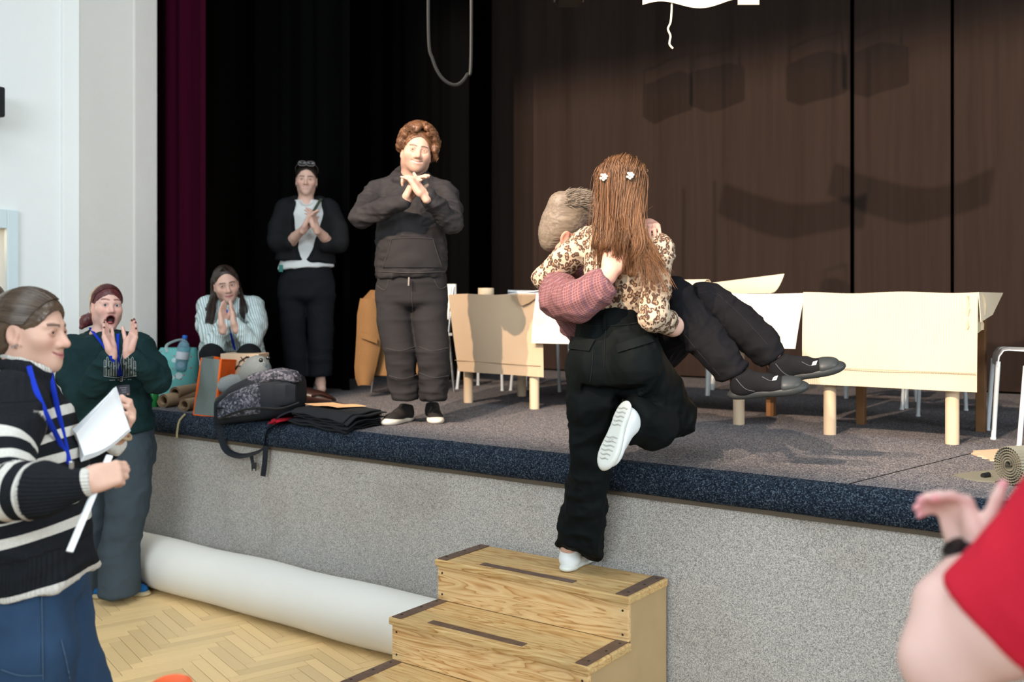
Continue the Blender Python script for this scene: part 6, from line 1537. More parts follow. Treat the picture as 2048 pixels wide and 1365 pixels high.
# ------------------------------------------------------------------ woman in the striped sweater (close, left)
def striped_woman():
    Y = 2.97
    t = person((-1.42, Y, 0), 'woman in a black and white striped sweater holding papers, seen in profile')
    hd = Head(q(64, 662, Y), (1, -0.10, -0.06), (0.03, 0, 1), 1.02)
    B = Field(0.0035); hd.sculpt(B, 'smile', 0.45, 1.12, 0.95); nb = q(30, 775, Y); hd.neck(B, nb, 0.053)
    wr, wl = q(176, 962, 2.61), q(236, 872, 3.12)
    B.cone(q(110, 978, 2.60), wr, 0.036, 0.026, 0.01); B.cone(q(185, 900, 3.16), wl, 0.036, 0.026, 0.01)
    hand(B, wr, (0.88, 0.32, 0.22), (-0.25, 0.85, -0.45), True, 0.86, ((0.9, 1.1, 0.7), (1.0, 1.1, 0.7), (1.05, 1.1, 0.7), (1.1, 1.1, 0.7)), 0.04, (0.15, 0.55, 0.3))
    hand(B, wl, (0.55, -0.1, 0.80), (-0.75, -0.5, 0.5), False, 0.95, ((0.7, 0.9, 0.6), (0.8, 0.9, 0.6), (0.9, 0.9, 0.6), (1.0, 0.9, 0.6)), 0.05, (0.3, 0.5, 0.3))
    B.chain([nb, q(40, 900, Y), q(45, 1100, Y)], [0.07, 0.11, 0.12], 0.05)
    sk = (0.60, 0.37, 0.28)
    body_obj(t, B, lambda V: hd.paint(V, sk, (0.48, 0.17, 0.16), (0.05, 0.03, 0.022), 'smile', None, 0.25)); hd.eyes(t, (0.0, 1, -0.12))
    hm = hairtone('pulled_back_brown_hair', (0.022, 0.014, 0.010), (0.13, 0.085, 0.055), 0.30)
    H = Field(0.004); hd.cap(H, 0.9, 0.068, -0.06, back=1.12); H.ell(hd.w(0, -0.095, -0.01), (0.06, 0.05, 0.075), hd.R, 0.03); H.chain([hd.w(0, -0.12, -0.06), hd.w(0.0, -0.150, -0.13), hd.w(0.01, -0.155, -0.21)], [0.030, 0.034, 0.012], 0.02)
    for e in (-1, 1): H.ell(hd.w(0.083 * e, -0.004, -0.030), (0.03, 0.036, 0.045), hd.R, 0.008, 's')
    hd.hair_mesh(H, hm, t, (0, 0.92, 0.40), 0.0022, 170, rel=1); rg = random.Random(3); locks = []
    for i in range(900):
        az = rg.uniform(-0.35, 1.75); th0 = 0.72 + 0.30 * az * az * 0.55 + rg.uniform(0, 0.9) * (rg.random() < 0.4); j = 1.015 + rg.uniform(0, 0.02); pts = []
        for th in np.linspace(th0, 2.75, 11):
            f = max(0.0, (th - 1.5) / 1.25); azz = az * (1 - 0.25 * f)
            p = np.array((0.083 * j * math.sin(th) * math.sin(azz), -0.020 + 0.113 * j * math.cos(th), 0.036 + 0.091 * j * math.sin(th) * math.cos(azz))); p[2] -= 0.055 * f * f; pts.append(hd.w(*p))
        pts.append(hd.w(0.02 * math.sin(az), -0.140, -0.058)); locks.append(pts)
    strands('hair_locks', locks, 0.0012, hm, t)
    mb = MB(); mb.tube([Vector(hd.w(0.034 * math.cos(a), -0.134 + 0.01 * math.sin(a), -0.075 + 0.034 * math.sin(a) * 0.4)) for a in np.linspace(0, 6.28, 16)], 0.008, 6); mb.build('hair_tie', m_plain('brown_tie', (0.07, 0.03, 0.03)), t, True)
    for dy, dz in ((0.0, -0.043), (0.012, -0.038)): mb = MB(); mb.lathe(Vector(hd.w(0.082, -0.002 + dy, dz)), [(0.001, 0), (0.004, 0.002), (0.0045, 0.004), (0.003, 0.007)], 10, hd.R[:, 0]); mb.build('earring', M['chrome'], t, True)
    # sweater
    g = N('striped_knit'); ph = g.math('FRACT', g.attr('ph')); zn = g.attr('zone'); rib = g.attr('rib'); wt = g.attr('trim')
    st_ = g.math('MULTIPLY', g.math('LESS_THAN', ph, 0.44), zn); st_ = g.math('MAXIMUM', st_, g.math('GREATER_THAN', wt, 0.5))
    kn = g.noise(520, detail=2); h_ = g.math('ADD', g.math('MULTIPLY', g.math('SINE', rib), 0.6), g.math('MULTIPLY', kn, 0.5)); g.bump(h_, 0.55, 0.004)
    fz = g.noise(160, detail=3)
    col = g.mix(st_, g.mix(fz, (0.006, 0.007, 0.009), (0.016, 0.018, 0.021)), g.mix(fz, (0.46, 0.44, 0.40), (0.66, 0.64, 0.58))); mk = g.done(col, 0.95, 0.1)
    G = Field(0.006); sd = np.array((0, 1.0, 0))
    tor = [(1200, 0.215, 0.128, 90), (1080, 0.215, 0.140, 78), (990, 0.21, 0.145, 62), (900, 0.205, 0.140, 55), (830, 0.195, 0.120, 48), (795, 0.165, 0.09, 42)]
    G.loft([(q(x, y, Y), a, b) for y, a, b, x in tor], sd, 0.05)
    aN = [q(22, 828, 2.80), q(0, 905, 2.70), q(2, 985, 2.63), q(92, 985, 2.60), q(170, 966, 2.61)]; aF = [q(50, 828, 3.14), q(100, 905, 3.22), q(150, 935, 3.22), q(226, 885, 3.13)]
    G.chain(aN, [0.088, 0.082, 0.078, 0.066, 0.040], 0.04); G.chain(aF, [0.085, 0.080, 0.072, 0.040], 0.04); G.cone(q(22, 815, 2.80), q(50, 815, 3.14), 0.085, 0.085, 0.05)
    cn = [q(44 + 49 * math.cos(a), 742 + 14 * math.cos(a) + 0, Y + 0.078 * math.sin(a)) for a in np.linspace(0, 2 * math.pi, 15)]; ct = [q(52 + 47 * math.cos(a), 727 + 17 * math.cos(a), Y + 0.07 * math.sin(a)) for a in np.linspace(0, 2 * math.pi, 15)]
    low = [q(42 + 54 * math.cos(a), 772 + 8 * math.cos(a), Y + 0.088 * math.sin(a)) for a in np.linspace(0, 2 * math.pi, 15)]
    G.chain(low, [0.021] * 15, 0.02); G.chain(cn, [0.017] * 15, 0.02)
    for a_, b_ in ((aN[3], aN[4]), (aF[2], aF[3])): dd_ = unit(b_ - a_); G.cut(b_ + dd_ * 0.022, dd_, b_ + dd_ * 0.062, 0.06)
    G.cut(q(60, 1172, Y), (0.18, 0, -1), q(60, 1250, Y), 0.40); G.cut(q(22, 1110, Y), (-0.9, 0, -0.42), q(-70, 1215, Y), 0.26)
    zf = lambda y: q(0, y, Y)[2]; per = 0.0665
    def owner(V):
        a1, d1 = along(V, aN); a2, d2 = along(V, aF); mN = (d1 < 0.093) & ((V[:, 1] < 2.80) | (V[:, 0] > q(160, 0, Y)[0])); mF = (d2 < 0.09) & (V[:, 0] > q(150, 0, 3.1)[0]) & ~mN; return a1, a2, mN, mF
    tz = lambda V: V[:, 2] - 0.22 * (V[:, 0] - q(60, 0, Y)[0])
    LN = sum(np.linalg.norm(aN[i + 1] - aN[i]) for i in range(4)); LF = sum(np.linalg.norm(aF[i + 1] - aF[i]) for i in range(3))
    def phf(V): a1, a2, mN, mF = owner(V); return np.where(mN, a1 / (per * 0.9), np.where(mF, a2 / per + 0.2, (zf(826) - tz(V)) / per + 8))
    def znf(V):
        a1, a2, mN, mF = owner(V); zz = tz(V)
        return np.where(mN, (a1 > 0.10) & (a1 < LN - 0.125), np.where(mF, (a2 < LF - 0.12), (zz < zf(823)) & (zz > zf(1078)))).astype(float)
    def trf(V): a1, a2, mN, mF = owner(V); zz = V[:, 2] + 0.18 * 0 * V[:, 0]; hem = (V - q(60, 1170, Y)) @ unit((0.18, 0, -1)); return np.where(mN, np.clip(0.5 + ((V - aN[4]) @ unit(aN[4] - aN[3]) - 0.002) / 0.03, 0, 1), np.where(mF, np.clip(0.5 + ((V - aF[3]) @ unit(aF[3] - aF[2]) - 0.002) / 0.03, 0, 1), np.clip(0.5 + (hem + 0.018) / 0.03, 0, 1))).astype(float)
    def rbf(V): a1, a2, mN, mF = owner(V); ang = np.arctan2(V[:, 1] - Y, V[:, 0] - q(48, 0, Y)[0]); hem = (V - q(60, 1170, Y)) @ unit((0.18, 0, -1)); return np.where(mN & (a1 > LN - 0.13), V[:, 2] * 700, np.where((V[:, 2] > zf(790)), ang * 55, np.where(hem > -0.11, V[:, 0] * 700, 0)))
    so = garment(t, G, mk, 'sweater', None, [dict(amp=0.018, scale=5, stretch=(1, 1, 1), seed=15), dict(amp=0.007, scale=13, seed=16)], {'ph': phf, 'zone': znf, 'trim': trf, 'rib': rbf})
    C2 = Field(0.005); C2.chain(ct, [0.0125] * 15, 0.01); g2 = N('white_rib'); g2.bump(g2.math('SINE', g2.attr('rib')), 0.7, 0.004); wm = g2.done((0.62, 0.60, 0.55), 0.95, 0.1)
    garment(t, C2, wm, 'collar_trim', None, None, {'rib': lambda V: np.arctan2(V[:, 1] - Y, V[:, 0] - q(52, 0, Y)[0]) * 60})
    fr = Front(so); lm = m_plain('blue_lanyard', (0.010, 0.035, 0.42))
    for pts in ([(58, 733), (70, 775), (95, 835), (120, 885), (140, 928)], [(98, 735), (106, 775), (120, 840), (138, 925)]):
        pp = [fr(x, y, 0.010) for x, y in pts]; mb = MB(); mb.tube(spline(pp, 20), 0.0072, 8, flat=0.2, side=(1, 0, 0)); mb.build('lanyard', lm, t, True)
    c = fr(143, 935, 0.012); MB().box(c, (0.006, 0.004, 0.016)).build('lanyard_clip', M['chrome'], t, False, 0.002)
    mb = MB(); mb.tube([Vector(q(243, 868, 3.1) + np.array((0.0, 0.034 * math.cos(a), 0.0)) + unit((0.8, 0, -0.55)) * 0.030 * math.sin(a)) for a in np.linspace(0, 6.28, 18)], 0.006, 6); mb.build('bracelet', m_plain('tan_bracelet', (0.45, 0.33, 0.2)), t, True)
    # jeans: very wide legs, down to the floor
    J = Field(0.010); J.loft([(q(66, 1180, Y), 0.185, 0.130), (q(68, 1080, Y), 0.17, 0.115)], sd, 0.02)
    for x0, x1, dy in ((42, 62, -0.075), (84, 92, 0.10)):
        pts = [q(x0, 1150, Y + dy), q((x0 + x1) / 2 + 4, 1300, Y + dy), np.array((q(x1, 0, Y)[0], Y + dy, 0.45)), np.array((q(x1, 0, Y)[0], Y + dy, 0.03))]; J.chain(pts, [0.118, 0.134, 0.14, 0.14], 0.02)
    J.cut((0, 0, 0.012), (0, 0, -1), (q(90, 0, Y)[0], Y, -0.2), 0.5)
    g = N('blue_denim'); tw = g.noise(420, detail=2); fd = g.noise(4, detail=4); col = g.mix(fd, (0.010, 0.027, 0.062), (0.034, 0.076, 0.145)); col = g.mix(g.math('MULTIPLY', tw, 0.45), col, (0.015, 0.035, 0.075)); g.bump(tw, 0.2, 0.002); dm = g.done(col, 0.85, 0.2)
    jo = garment(t, J, dm, 'jeans', None, [dict(amp=0.022, scale=4, stretch=(1.2, 1.2, 0.45), seed=25), dict(amp=0.008, scale=9, seed=26)])
    fj = Front(jo); sm = m_plain('blue_seam', (0.06, 0.10, 0.16))
    for pts in ([(82, 1165), (84, 1230), (85, 1300), (86, 1360)], [(2, 1340), (40, 1352), (86, 1352)], [(122, 1280), (132, 1320), (140, 1362)]): fj.line(pts, 0.0022, 0.003, 24).build('seam', sm, jo, True)
    for dy in (-0.11, 0.11): shoe(t, Vector((q(80, 0, Y)[0] - 0.08, Y + dy, 0.001)), (1, -0.1, 0), (0, 0, 1), fabric('white_canvas', (0.6, 0.6, 0.58)), plain('white_rubber', (0.7, 0.7, 0.68)), 0.25, 0.95, vox=0.008)
    # things in her hands
    a, b = P(219, 912, 2.685), P(139, 1104, 2.53); ax = (b - a).normalized()
    mb = MB(); mb.tube([a, a.lerp(b, 0.5), b], 0.0095, 10, flat=0.45, side=(1, 0, 0)); o = mb.build('paper_strip', M['paper'], None, True); tag(o, 'narrow folded white paper strip held by the striped-sweater woman', 'paper')
    ps = thing('paper_sheaf', P(210, 850, 3.05), 'sheaf of white papers held out by the striped-sweater woman', 'papers')
    for k in range(5):
        rg = random.Random(40 + k); dx = k * 1.6; dd = 0.006 * k
        A, Bq, Cq, Dq = np.array((152 - dx, 868 - 2 * k)), np.array((226 + dx, 778 - k + (8 if k == 0 else 0))), np.array((258 + dx * 0.5, 858 + k)), np.array((168 - dx, 912 + 3 * k))
        gr = []
        for j in range(9):
            f = j / 8; row = []
            for i in range(9):
                s = i / 8; pxy = (A * (1 - s) + Bq * s) * (1 - f) + (Dq * (1 - s) + Cq * s) * f; pxy = pxy + np.array((0, 10 * math.sin(math.pi * s) * f))
                row.append(P(pxy[0], pxy[1], 3.02 - 0.10 * (1 - s) + 0.03 * math.sin(f * 3) + dd))
            gr.append(row)
        mb = MB(); mb.sheet(gr, 0.0015); mb.build('sheet', M['paper'], ps, True)

# ------------------------------------------------------------------ carried man
def carried_man():
    t = person(P(1300, 700, 4.35), 'man in a plaid shirt and dark jeans being carried, face hidden')
    hd = Head(q(1131, 462, 4.36), (0.90, 0.20, -0.26), (0.05, -0.36, 0.95), 1.03)
    B = Field(0.004); hd.sculpt(B, 'closed', 0.8, 1.1, 1.1); nb = q(1160, 535, 4.46); B.cone(hd.w(0, 0.0, -0.045), nb, 0.050, 0.055, 0.03)
    wl = q(1298, 452, 4.08)
    B.cone(q(1225, 480, 4.40), wl, 0.042, 0.030, 0.01)
    hand(B, wl, (-0.05, -0.90, -0.10), (0.05, 0.15, -0.95), False, 1.0, ((0.30, 0.55, 0.3), (0.30, 0.55, 0.3), (0.32, 0.55, 0.3), (0.35, 0.55, 0.3)), 0.10, (0.5, 0.2, 0.2))
    wr = q(1222, 542, 3.94); B.chain([q(1140, 600, 4.3), q(1150, 606, 3.95), q(1195, 568, 3.93), wr], [0.05, 0.05, 0.042, 0.031], 0.01); hand(B, wr, (0.35, 0.12, 0.85), (0.1, 0.95, -0.1), True, 1.05, (0.15, 0.15, 0.18, 0.2), 0.08, (0.5, 0.2, 0.1))
    B.chain([nb, q(1170, 610, 4.46), q(1240, 690, 4.46)], [0.07, 0.11, 0.12], 0.05)
    for c_ in ([q(1240, 690, 4.46), q(1345, 600, 4.12), q(1462, 730, 3.96), q(1480, 760, 3.95)], [q(1240, 690, 4.46), q(1412, 604, 4.26), q(1540, 705, 4.08), q(1558, 735, 4.07)]): B.chain(c_, [0.07, 0.05, 0.042, 0.038], 0.01)
    body_obj(t, B, lambda V: hd.paint(V, (0.66, 0.36, 0.28), flush=0.6)); hd.eyes(t)
    hm = hairtone('grey_brown_hair', (0.075, 0.055, 0.042), (0.30, 0.24, 0.18), 0.5)
    H = Field(0.0045); hd.cap(H, 0.15, 0.075, -0.085); H.ell(hd.w(0, -0.052, -0.062), (0.058, 0.040, 0.045), hd.R, 0.02)
    H.chain([hd.w(0.0, -0.06, 0.105), hd.w(0, 0.01, 0.125), hd.w(0, 0.068, 0.110)], [0.055, 0.058, 0.045], 0.03)
    for e in (-1, 1): H.ell(hd.w(0.086 * e, 0.0, -0.024), (0.03, 0.030, 0.042), hd.R, 0.006, 's')
    hd.hair_mesh(H, hm, t, (0, 0.9, 0.3), 0.0018, 260); rg = random.Random(17); locks = []
    for i in range(1100):                        # swept-up top
        tq = rg.random(); an = rg.uniform(-1.5, 1.5); c = np.array((0, -0.06, 0.105)) * (1 - tq) + np.array((0, 0.062, 0.114)) * tq + np.array((0, 0, 0.016)) * math.sin(math.pi * tq); r = 0.053 + 0.006 * math.sin(math.pi * tq)
        nr = np.array((math.sin(an), 0.25 * (tq - 0.4), math.cos(an))); root = c + nr * (r - 0.004); l = rg.uniform(0.020, 0.038); dr = unit((0.25 * math.sin(an) + rg.gauss(0, 0.2), 0.9 + rg.gauss(0, 0.15), 0.35 + rg.gauss(0, 0.2)))
        locks.append([hd.w(*(root + (dr * 0.8 + nr * 0.45 * (1 - 0.5 * k)) * l * k)) for k in np.linspace(0, 1, 5)])
    for i in range(0):                       # clipped sides and nape
        a = rg.uniform(0.15, 2.9); z = rg.uniform(-0.07, 0.07); x = 0.080 * math.sin(a); y = -0.022 - 0.098 * math.cos(a)
        if y > 0.01: continue
        if y > -0.045 and z < 0.02: continue
        kx = math.sqrt(max(0.05, 1 - ((z - 0.03) / 0.11) ** 2)); locks.append([hd.w(x * kx, y * kx - 0.02 * (1 - kx), z), hd.w(x * kx * 1.03, y * kx * 1.03 + 0.002, z - 0.006), hd.w(x * kx * 1.05, y * kx * 1.05, z - 0.011)])
    strands('hair_locks', locks, 0.0012, hm, t)
    # plaid shirt
    g = N('plaid_shirt'); u_, v_ = g.attr('su'), g.attr('sv')
    lu = g.math('LESS_THAN', g.math('FRACT', g.math('MULTIPLY', u_, 120.0)), 0.28); lv = g.math('LESS_THAN', g.math('FRACT', g.math('MULTIPLY', v_, 120.0)), 0.28)
    du = g.math('LESS_THAN', g.math('FRACT', g.math('MULTIPLY', u_, 30.0)), 0.12)
    col = g.mix(g.math('MULTIPLY', g.math('MAXIMUM', lu, lv), 0.5), (0.155, 0.060, 0.066), (0.32, 0.19, 0.19)); col = g.mix(g.math('MULTIPLY', du, 0.55), col, (0.07, 0.05, 0.09)); g.bump(g.noise(40), 0.2, 0.003); pm_ = g.done(col, 0.9, 0.15)
    G = Field(0.006); aR = [q(1118, 560, 4.30), q(1120, 600, 4.08), q(1158, 604, 3.93), q(1212, 566, 3.91)]
    G.chain(aR, [0.062, 0.078, 0.078, 0.054], 0.03)
    tor = [q(1140, 560, 4.48), q(1180, 622, 4.48), q(1240, 680, 4.48)]; G.loft([(tor[0], 0.14, 0.13), (tor[1], 0.145, 0.13), (tor[2], 0.145, 0.13)], (0.8, 0, 0.6), 0.05)
    G.chain([q(1120, 556, 4.32), q(1140, 552, 4.48)], [0.06, 0.08], 0.03); G.chain([q(1135, 550, 4.5), q(1225, 478, 4.42), q(1270, 462, 4.27)], [0.075, 0.06, 0.042], 0.04)
    G.chain([q(1140, 620, 4.25), q(1160, 660, 4.3)], [0.06, 0.065], 0.03)
    G.cut(aR[3] + unit(aR[3] - aR[2]) * 0.006, aR[3] - aR[2], aR[3] + unit(aR[3] - aR[2]) * 0.06, 0.075)
    ax = unit(aR[3] - aR[1]); bx = unit(np.cross(ax, (0, 1, 0.1)))
    garment(t, G, pm_, 'shirt', None, [dict(amp=0.022, scale=7, stretch=(1, 1, 1), seed=41), dict(amp=0.009, scale=15, seed=42)], {'su': lambda V: V @ ax, 'sv': lambda V: V @ bx})
    # jeans
    J = Field(0.006)
    hipN, hipF = q(1288, 700, 4.30), q(1310, 695, 4.46); knN, knF = q(1350, 600, 4.12), q(1415, 604, 4.26)
    J.ell(q(1275, 700, 4.40), (0.16, 0.14, 0.13), None, 0.05); J.chain([hipN, q(1330, 650, 4.2), knN], [0.118, 0.098, 0.080], 0.04); J.chain([hipF, q(1370, 650, 4.36), knF], [0.118, 0.098, 0.080], 0.04)
    J.chain([knN, q(1405, 672, 4.05), q(1448, 722, 3.97), q(1467, 745, 3.95)], [0.080, 0.077, 0.068, 0.060], 0.025); J.chain([knF, q(1475, 645, 4.18), q(1525, 690, 4.10), q(1545, 714, 4.08)], [0.080, 0.077, 0.068, 0.060], 0.025)
    for p_, d_ in ((q(1469, 748, 3.95), unit((0.55, -0.1, -0.75))), (q(1548, 717, 4.08), unit((0.6, -0.1, -0.7)))): J.cut(p_, d_, p_ + d_ * 0.07, 0.08)
    jo = garment(t, J, cloth_attr('black_indigo_denim', 0.85, 500, 0.15), 'jeans', (0.0085, 0.0085, 0.0105), [dict(amp=0.014, scale=8, rot=np.stack([unit((0.6, 0, -0.8)), (0, 1, 0), unit((0.8, 0, 0.6))], 1), stretch=(2.0, 0.8, 0.8), seed=51), dict(amp=0.008, scale=17, seed=52)])
    fj = Front(jo); sm = m_plain('dark_seam', (0.018, 0.018, 0.022))
    for pts in ([(1335, 620), (1385, 690), (1440, 752)], [(1432, 585), (1490, 640), (1535, 690)], [(1398, 588), (1420, 584), (1437, 594)]): fj.line(pts, 0.0014, 0.001, 20).build('seam', sm, jo, True)
    us = fabric('black_mesh_shoe', (0.012, 0.012, 0.014), 260); ss = plain('black_rubber_sole', (0.028, 0.032, 0.034), 0.5); cp = plain('rubber_toe', (0.035, 0.04, 0.042), 0.45); lc = plain('dark_lace', (0.03, 0.03, 0.03))
    for hx_, hy_, hY, tx, ty, tY in ((1464, 798, 3.94, 1592, 783, 3.86), (1543, 768, 4.07, 1662, 744, 4.00)):
        h_ = P(hx_, hy_, hY); so = shoe(t, h_, P(tx, ty, tY) - h_, (-0.1, -0.28, 1), us, ss, 0.285, 1.12, 0.09, laces=lc, toe_cap=cp, sole_h=0.036)
        fs = Front(so); a_ = ((tx - hx_) / 128)
        for pts in ([(hx_ + 8, hy_ - 40), (hx_ + 30, hy_ - 18), (hx_ + 68, hy_ - 14)], [(hx_ + 60, hy_ - 44), (hx_ + 78, hy_ - 36), (hx_ + 90, hy_ - 44)]): fs.line(pts, 0.0015, 0.002, 12).build('piping', m_plain('grey_piping', (0.10, 0.11, 0.115)), so, True)
        fs.sheet([(hx_ + 83, hy_ - 44), (hx_ + 92, hy_ - 46), (hx_ + 89, hy_ - 38), (hx_ + 80, hy_ - 36)], 4, 3, 0.002, 0.003).build('pale_tag', plain('tag_print', (0.5, 0.52, 0.52)), so)

# ------------------------------------------------------------------ woman in the leopard top, carrying him
def leopard_woman():
    foot = PZ(1130, 1146, 3 * RZ)
    t = person(foot, 'long-haired woman in a leopard-print top and black trousers, carrying the man up the steps')
    hd = Head(q(1247, 380, 4.06), (0.30, 0.95, -0.06), (0.0, 0, 1), 1.0)
    B = Field(0.0045); hd.sculpt(B, 'closed', 0.3, 0.95, 0.92); nb = q(1244, 468, 4.10); hd.neck(B, nb, 0.05)
    B.chain([q(1236, 540, 4.10), q(1312, 520, 4.0), q(1310, 638, 3.95), q(1345, 652, 4.03), q(1392, 652, 4.16)], [0.05, 0.045, 0.046, 0.043, 0.030], 0.02); hand(B, q(1392, 652, 4.16), (0.6, 0.75, 0.2), (-0.1, -0.2, 1), True, 0.95, (0.4, 0.4, 0.4, 0.4))
    B.chain([q(1236, 540, 4.10), q(1180, 490, 4.19), q(1094, 556, 4.30), q(1150, 600, 4.62)], [0.05, 0.05, 0.045, 0.028], 0.02); hand(B, q(1150, 600, 4.62), (0.9, 0.2, 0.0), (-0.1, -0.8, 0.5), False, 0.95, (0.4, 0.4, 0.4, 0.4))
    B.chain([nb, q(1236, 560, 4.10), q(1224, 640, 4.12)], [0.06, 0.10, 0.10], 0.05)
    B.chain([q(1224, 640, 4.12), q(1335, 830, 4.17), q(1250, 832, 3.98), q(1244, 848, 3.95)], [0.09, 0.06, 0.036, 0.034], 0.01); B.chain([q(1224, 640, 4.12), q(1180, 905, 4.15), q(1138, 1090, 4.26), q(1136, 1118, 4.30)], [0.09, 0.06, 0.036, 0.036], 0.01)
    body_obj(t, B, lambda V: hd.paint(V, (0.68, 0.44, 0.35), flush=0.4)); hd.eyes(t)
    mb = MB(); mb.lathe(Vector(hd.w(0.079, -0.006, -0.045)), [(0.001, 0), (0.004, 0.002), (0.004, 0.005), (0.002, 0.007)], 10, hd.R[:, 0]); mb.build('earring', M['chrome'], t, True)
    # leopard top
    g = N('leopard_print'); v = g.coord((1, 1, 0.8)); nz = g.new('TexNoise'); nz.inputs['Scale'].default_value = 30; g.t.links.new(v, nz.inputs['Vector'])
    wv = g.new('VectorMath', operation='ADD'); sc_ = g.new('VectorMath', operation='SCALE'); g.t.links.new(nz.outputs['Color'], sc_.inputs[0]); sc_.inputs['Scale'].default_value = 0.018; g.t.links.new(v, wv.inputs[0]); g.t.links.new(sc_.outputs[0], wv.inputs[1])
    d = g.voro(58, wv.outputs[0]); br = g.noise(85, detail=1)
    ringm = g.math('MULTIPLY', g.ramp(d, [(0.20, 0.0), (0.28, 1.0), (0.50, 1.0), (0.57, 0.0)]), g.ramp(br, [(0.33, 0.0), (0.40, 1.0)]))
    inner = g.ramp(d, [(0.25, 1.0), (0.34, 0.0)]); base = g.mix(inner, (0.50, 0.40, 0.295), (0.32, 0.20, 0.115)); col = g.mix(ringm, base, (0.075, 0.042, 0.030)); g.bump(g.noise(25, detail=3), 0.25, 0.005); lp = g.done(col, 0.75, 0.25)
    G = Field(0.006)
    tor = [(632, 0.140, 0.105, 1223, 4.11), (600, 0.136, 0.105, 1226, 4.11), (550, 0.150, 0.115, 1236, 4.10), (505, 0.165, 0.11, 1246, 4.09), (478, 0.145, 0.085, 1247, 4.09)]
    G.loft([(q(x, y, Y_), a, b) for y, a, b, x, Y_ in tor], e1n, 0.04)
    G.chain([q(1182, 482, 4.19), q(1245, 466, 4.10), q(1313, 500, 3.99)], [0.056, 0.06, 0.056], 0.04)
    G.chain([q(1178, 486, 4.19), q(1130, 520, 4.22), q(1092, 556, 4.28)], [0.064, 0.058, 0.050], 0.035); G.chain([q(1092, 556, 4.28), q(1118, 582, 4.48)], [0.050, 0.042], 0.03)
    G.chain([q(1316, 506, 3.98), q(1313, 570, 3.93), q(1306, 632, 3.92)], [0.062, 0.056, 0.052], 0.035); G.chain([q(1306, 632, 3.92), q(1338, 648, 4.0)], [0.052, 0.047], 0.03)
    G.cut(q(1224, 634, 4.1), (0, 0, -1), q(1200, 672, 4.1), 0.16); d_ = unit(q(1338, 648, 4.0) - q(1306, 632, 3.92)); G.cut(q(1338, 648, 4.0), d_, q(1338, 648, 4.0) + d_ * 0.05, 0.06)
    garment(t, G, lp, 'leopard_top', None, [dict(amp=0.010, scale=9, stretch=(0.8, 0.8, 1.7), seed=61), dict(amp=0.004, scale=26, stretch=(0.6, 0.6, 2.0), seed=62)])
    # trousers
    J = Field(0.007)
    J.loft([(q(1224, 735, 4.11), 0.178, 0.14), (q(1224, 700, 4.11), 0.178, 0.14), (q(1222, 665, 4.11), 0.158, 0.125), (q(1222, 630, 4.11), 0.140, 0.105)], e1n, 0.04)
    J.ell(q(1186, 730, 4.07), (0.095, 0.11, 0.115), None, 0.05); J.ell(q(1265, 728, 3.98), (0.095, 0.11, 0.115), None, 0.05)
    legL = [q(1187, 735, 4.14), q(1187, 820, 4.13), q(1180, 905, 4.14), q(1172, 1000, 4.20), q(1156, 1106, 4.27)]; J.chain(legL, [0.122, 0.100, 0.086, 0.092, 0.098], 0.035)
    J.cut(legL[-1] + np.array((0, 0, 0.004)), unit((-0.30, -0.35, -1)), legL[-1] - np.array((0, 0, 0.09)), 0.125)
    legR = [q(1268, 728, 4.05), q(1312, 785, 4.12), q(1340, 832, 4.18)]; J.chain(legR, [0.122, 0.110, 0.095], 0.035); J.chain([legR[-1], q(1305, 850, 4.05), q(1262, 840, 3.97)], [0.090, 0.085, 0.080], 0.03)
    pe = q(1262, 840, 3.97); de = unit(q(1262, 840, 3.97) - q(1305, 850, 4.05)); J.cut(pe + de * 0.005, de, pe + de * 0.09, 0.10)
    J.cone(q(1350, 820, 4.15), q(1374, 832, 4.14), 0.05, 0.012, 0.03)
    jo = garment(t, J, cloth_attr('black_twill', 0.72, 500, 0.1), 'trousers', (0.0042, 0.0062, 0.0066), [dict(amp=0.020, scale=5, stretch=(1.2, 1.2, 0.6), seed=71), lambda V: dict(amp=0.018, scale=9, stretch=(1, 1, 1.3), seed=72, mask=smooth(1.5, 1.2, V[:, 2])), dict(amp=0.004, scale=20, seed=73)])
    fr = Front(jo); sm = m_plain('black_twill_detail', (0.0055, 0.0075, 0.008))
    fr.sheet([(1141, 673), (1190, 680), (1178, 703), (1138, 698)], 10, 6, 0.006, 0.006).build('pocket_flap', sm, jo, True); fr.sheet([(1232, 690), (1300, 668), (1308, 684), (1236, 706)], 10, 6, 0.006, 0.006).build('pocket_flap', sm, jo, True)
    fr.sheet([(1207, 628), (1213, 628), (1213, 660), (1207, 660)], 3, 8, 0.004, 0.006).build('belt_loop', sm, jo, True)
    for pts in ([(1150, 646), (1190, 652), (1250, 650), (1298, 642)], [(1211, 660), (1209, 700), (1208, 735)], [(1186, 703), (1184, 735), (1180, 765)]): fr.line(pts, 0.002, 0.003, 20).build('seam', m_plain('twill_seam', (0.012, 0.015, 0.016)), jo, True)
    # shoes
    wu = plain('white_leather', (0.74, 0.77, 0.77), 0.45, var=0.03); ws = plain('white_rubber_sole', (0.62, 0.63, 0.58), 0.55, var=0.05)
    shoe(t, foot + Vector((0, 0, 0.001)), Vector((0.42, 0.9, 0)), (0, 0, 1), wu, ws, 0.27, 1.12, 0.122, sole_h=0.028)
    hl = P(1249, 806, 3.90); td = P(1203, 930, 3.83) - hl; upv = Vector((0.72, 0.62, 0.18)); so = shoe(t, hl, td, upv, wu, ws, 0.265, 1.06, 0.085, sole_h=0.026)
    R = basis(td, upv); W_ = lambda x, y, z: npv(hl) + R @ np.array((x, y, z)); tm = plain('sole_tread', (0.50, 0.50, 0.46), 0.6)
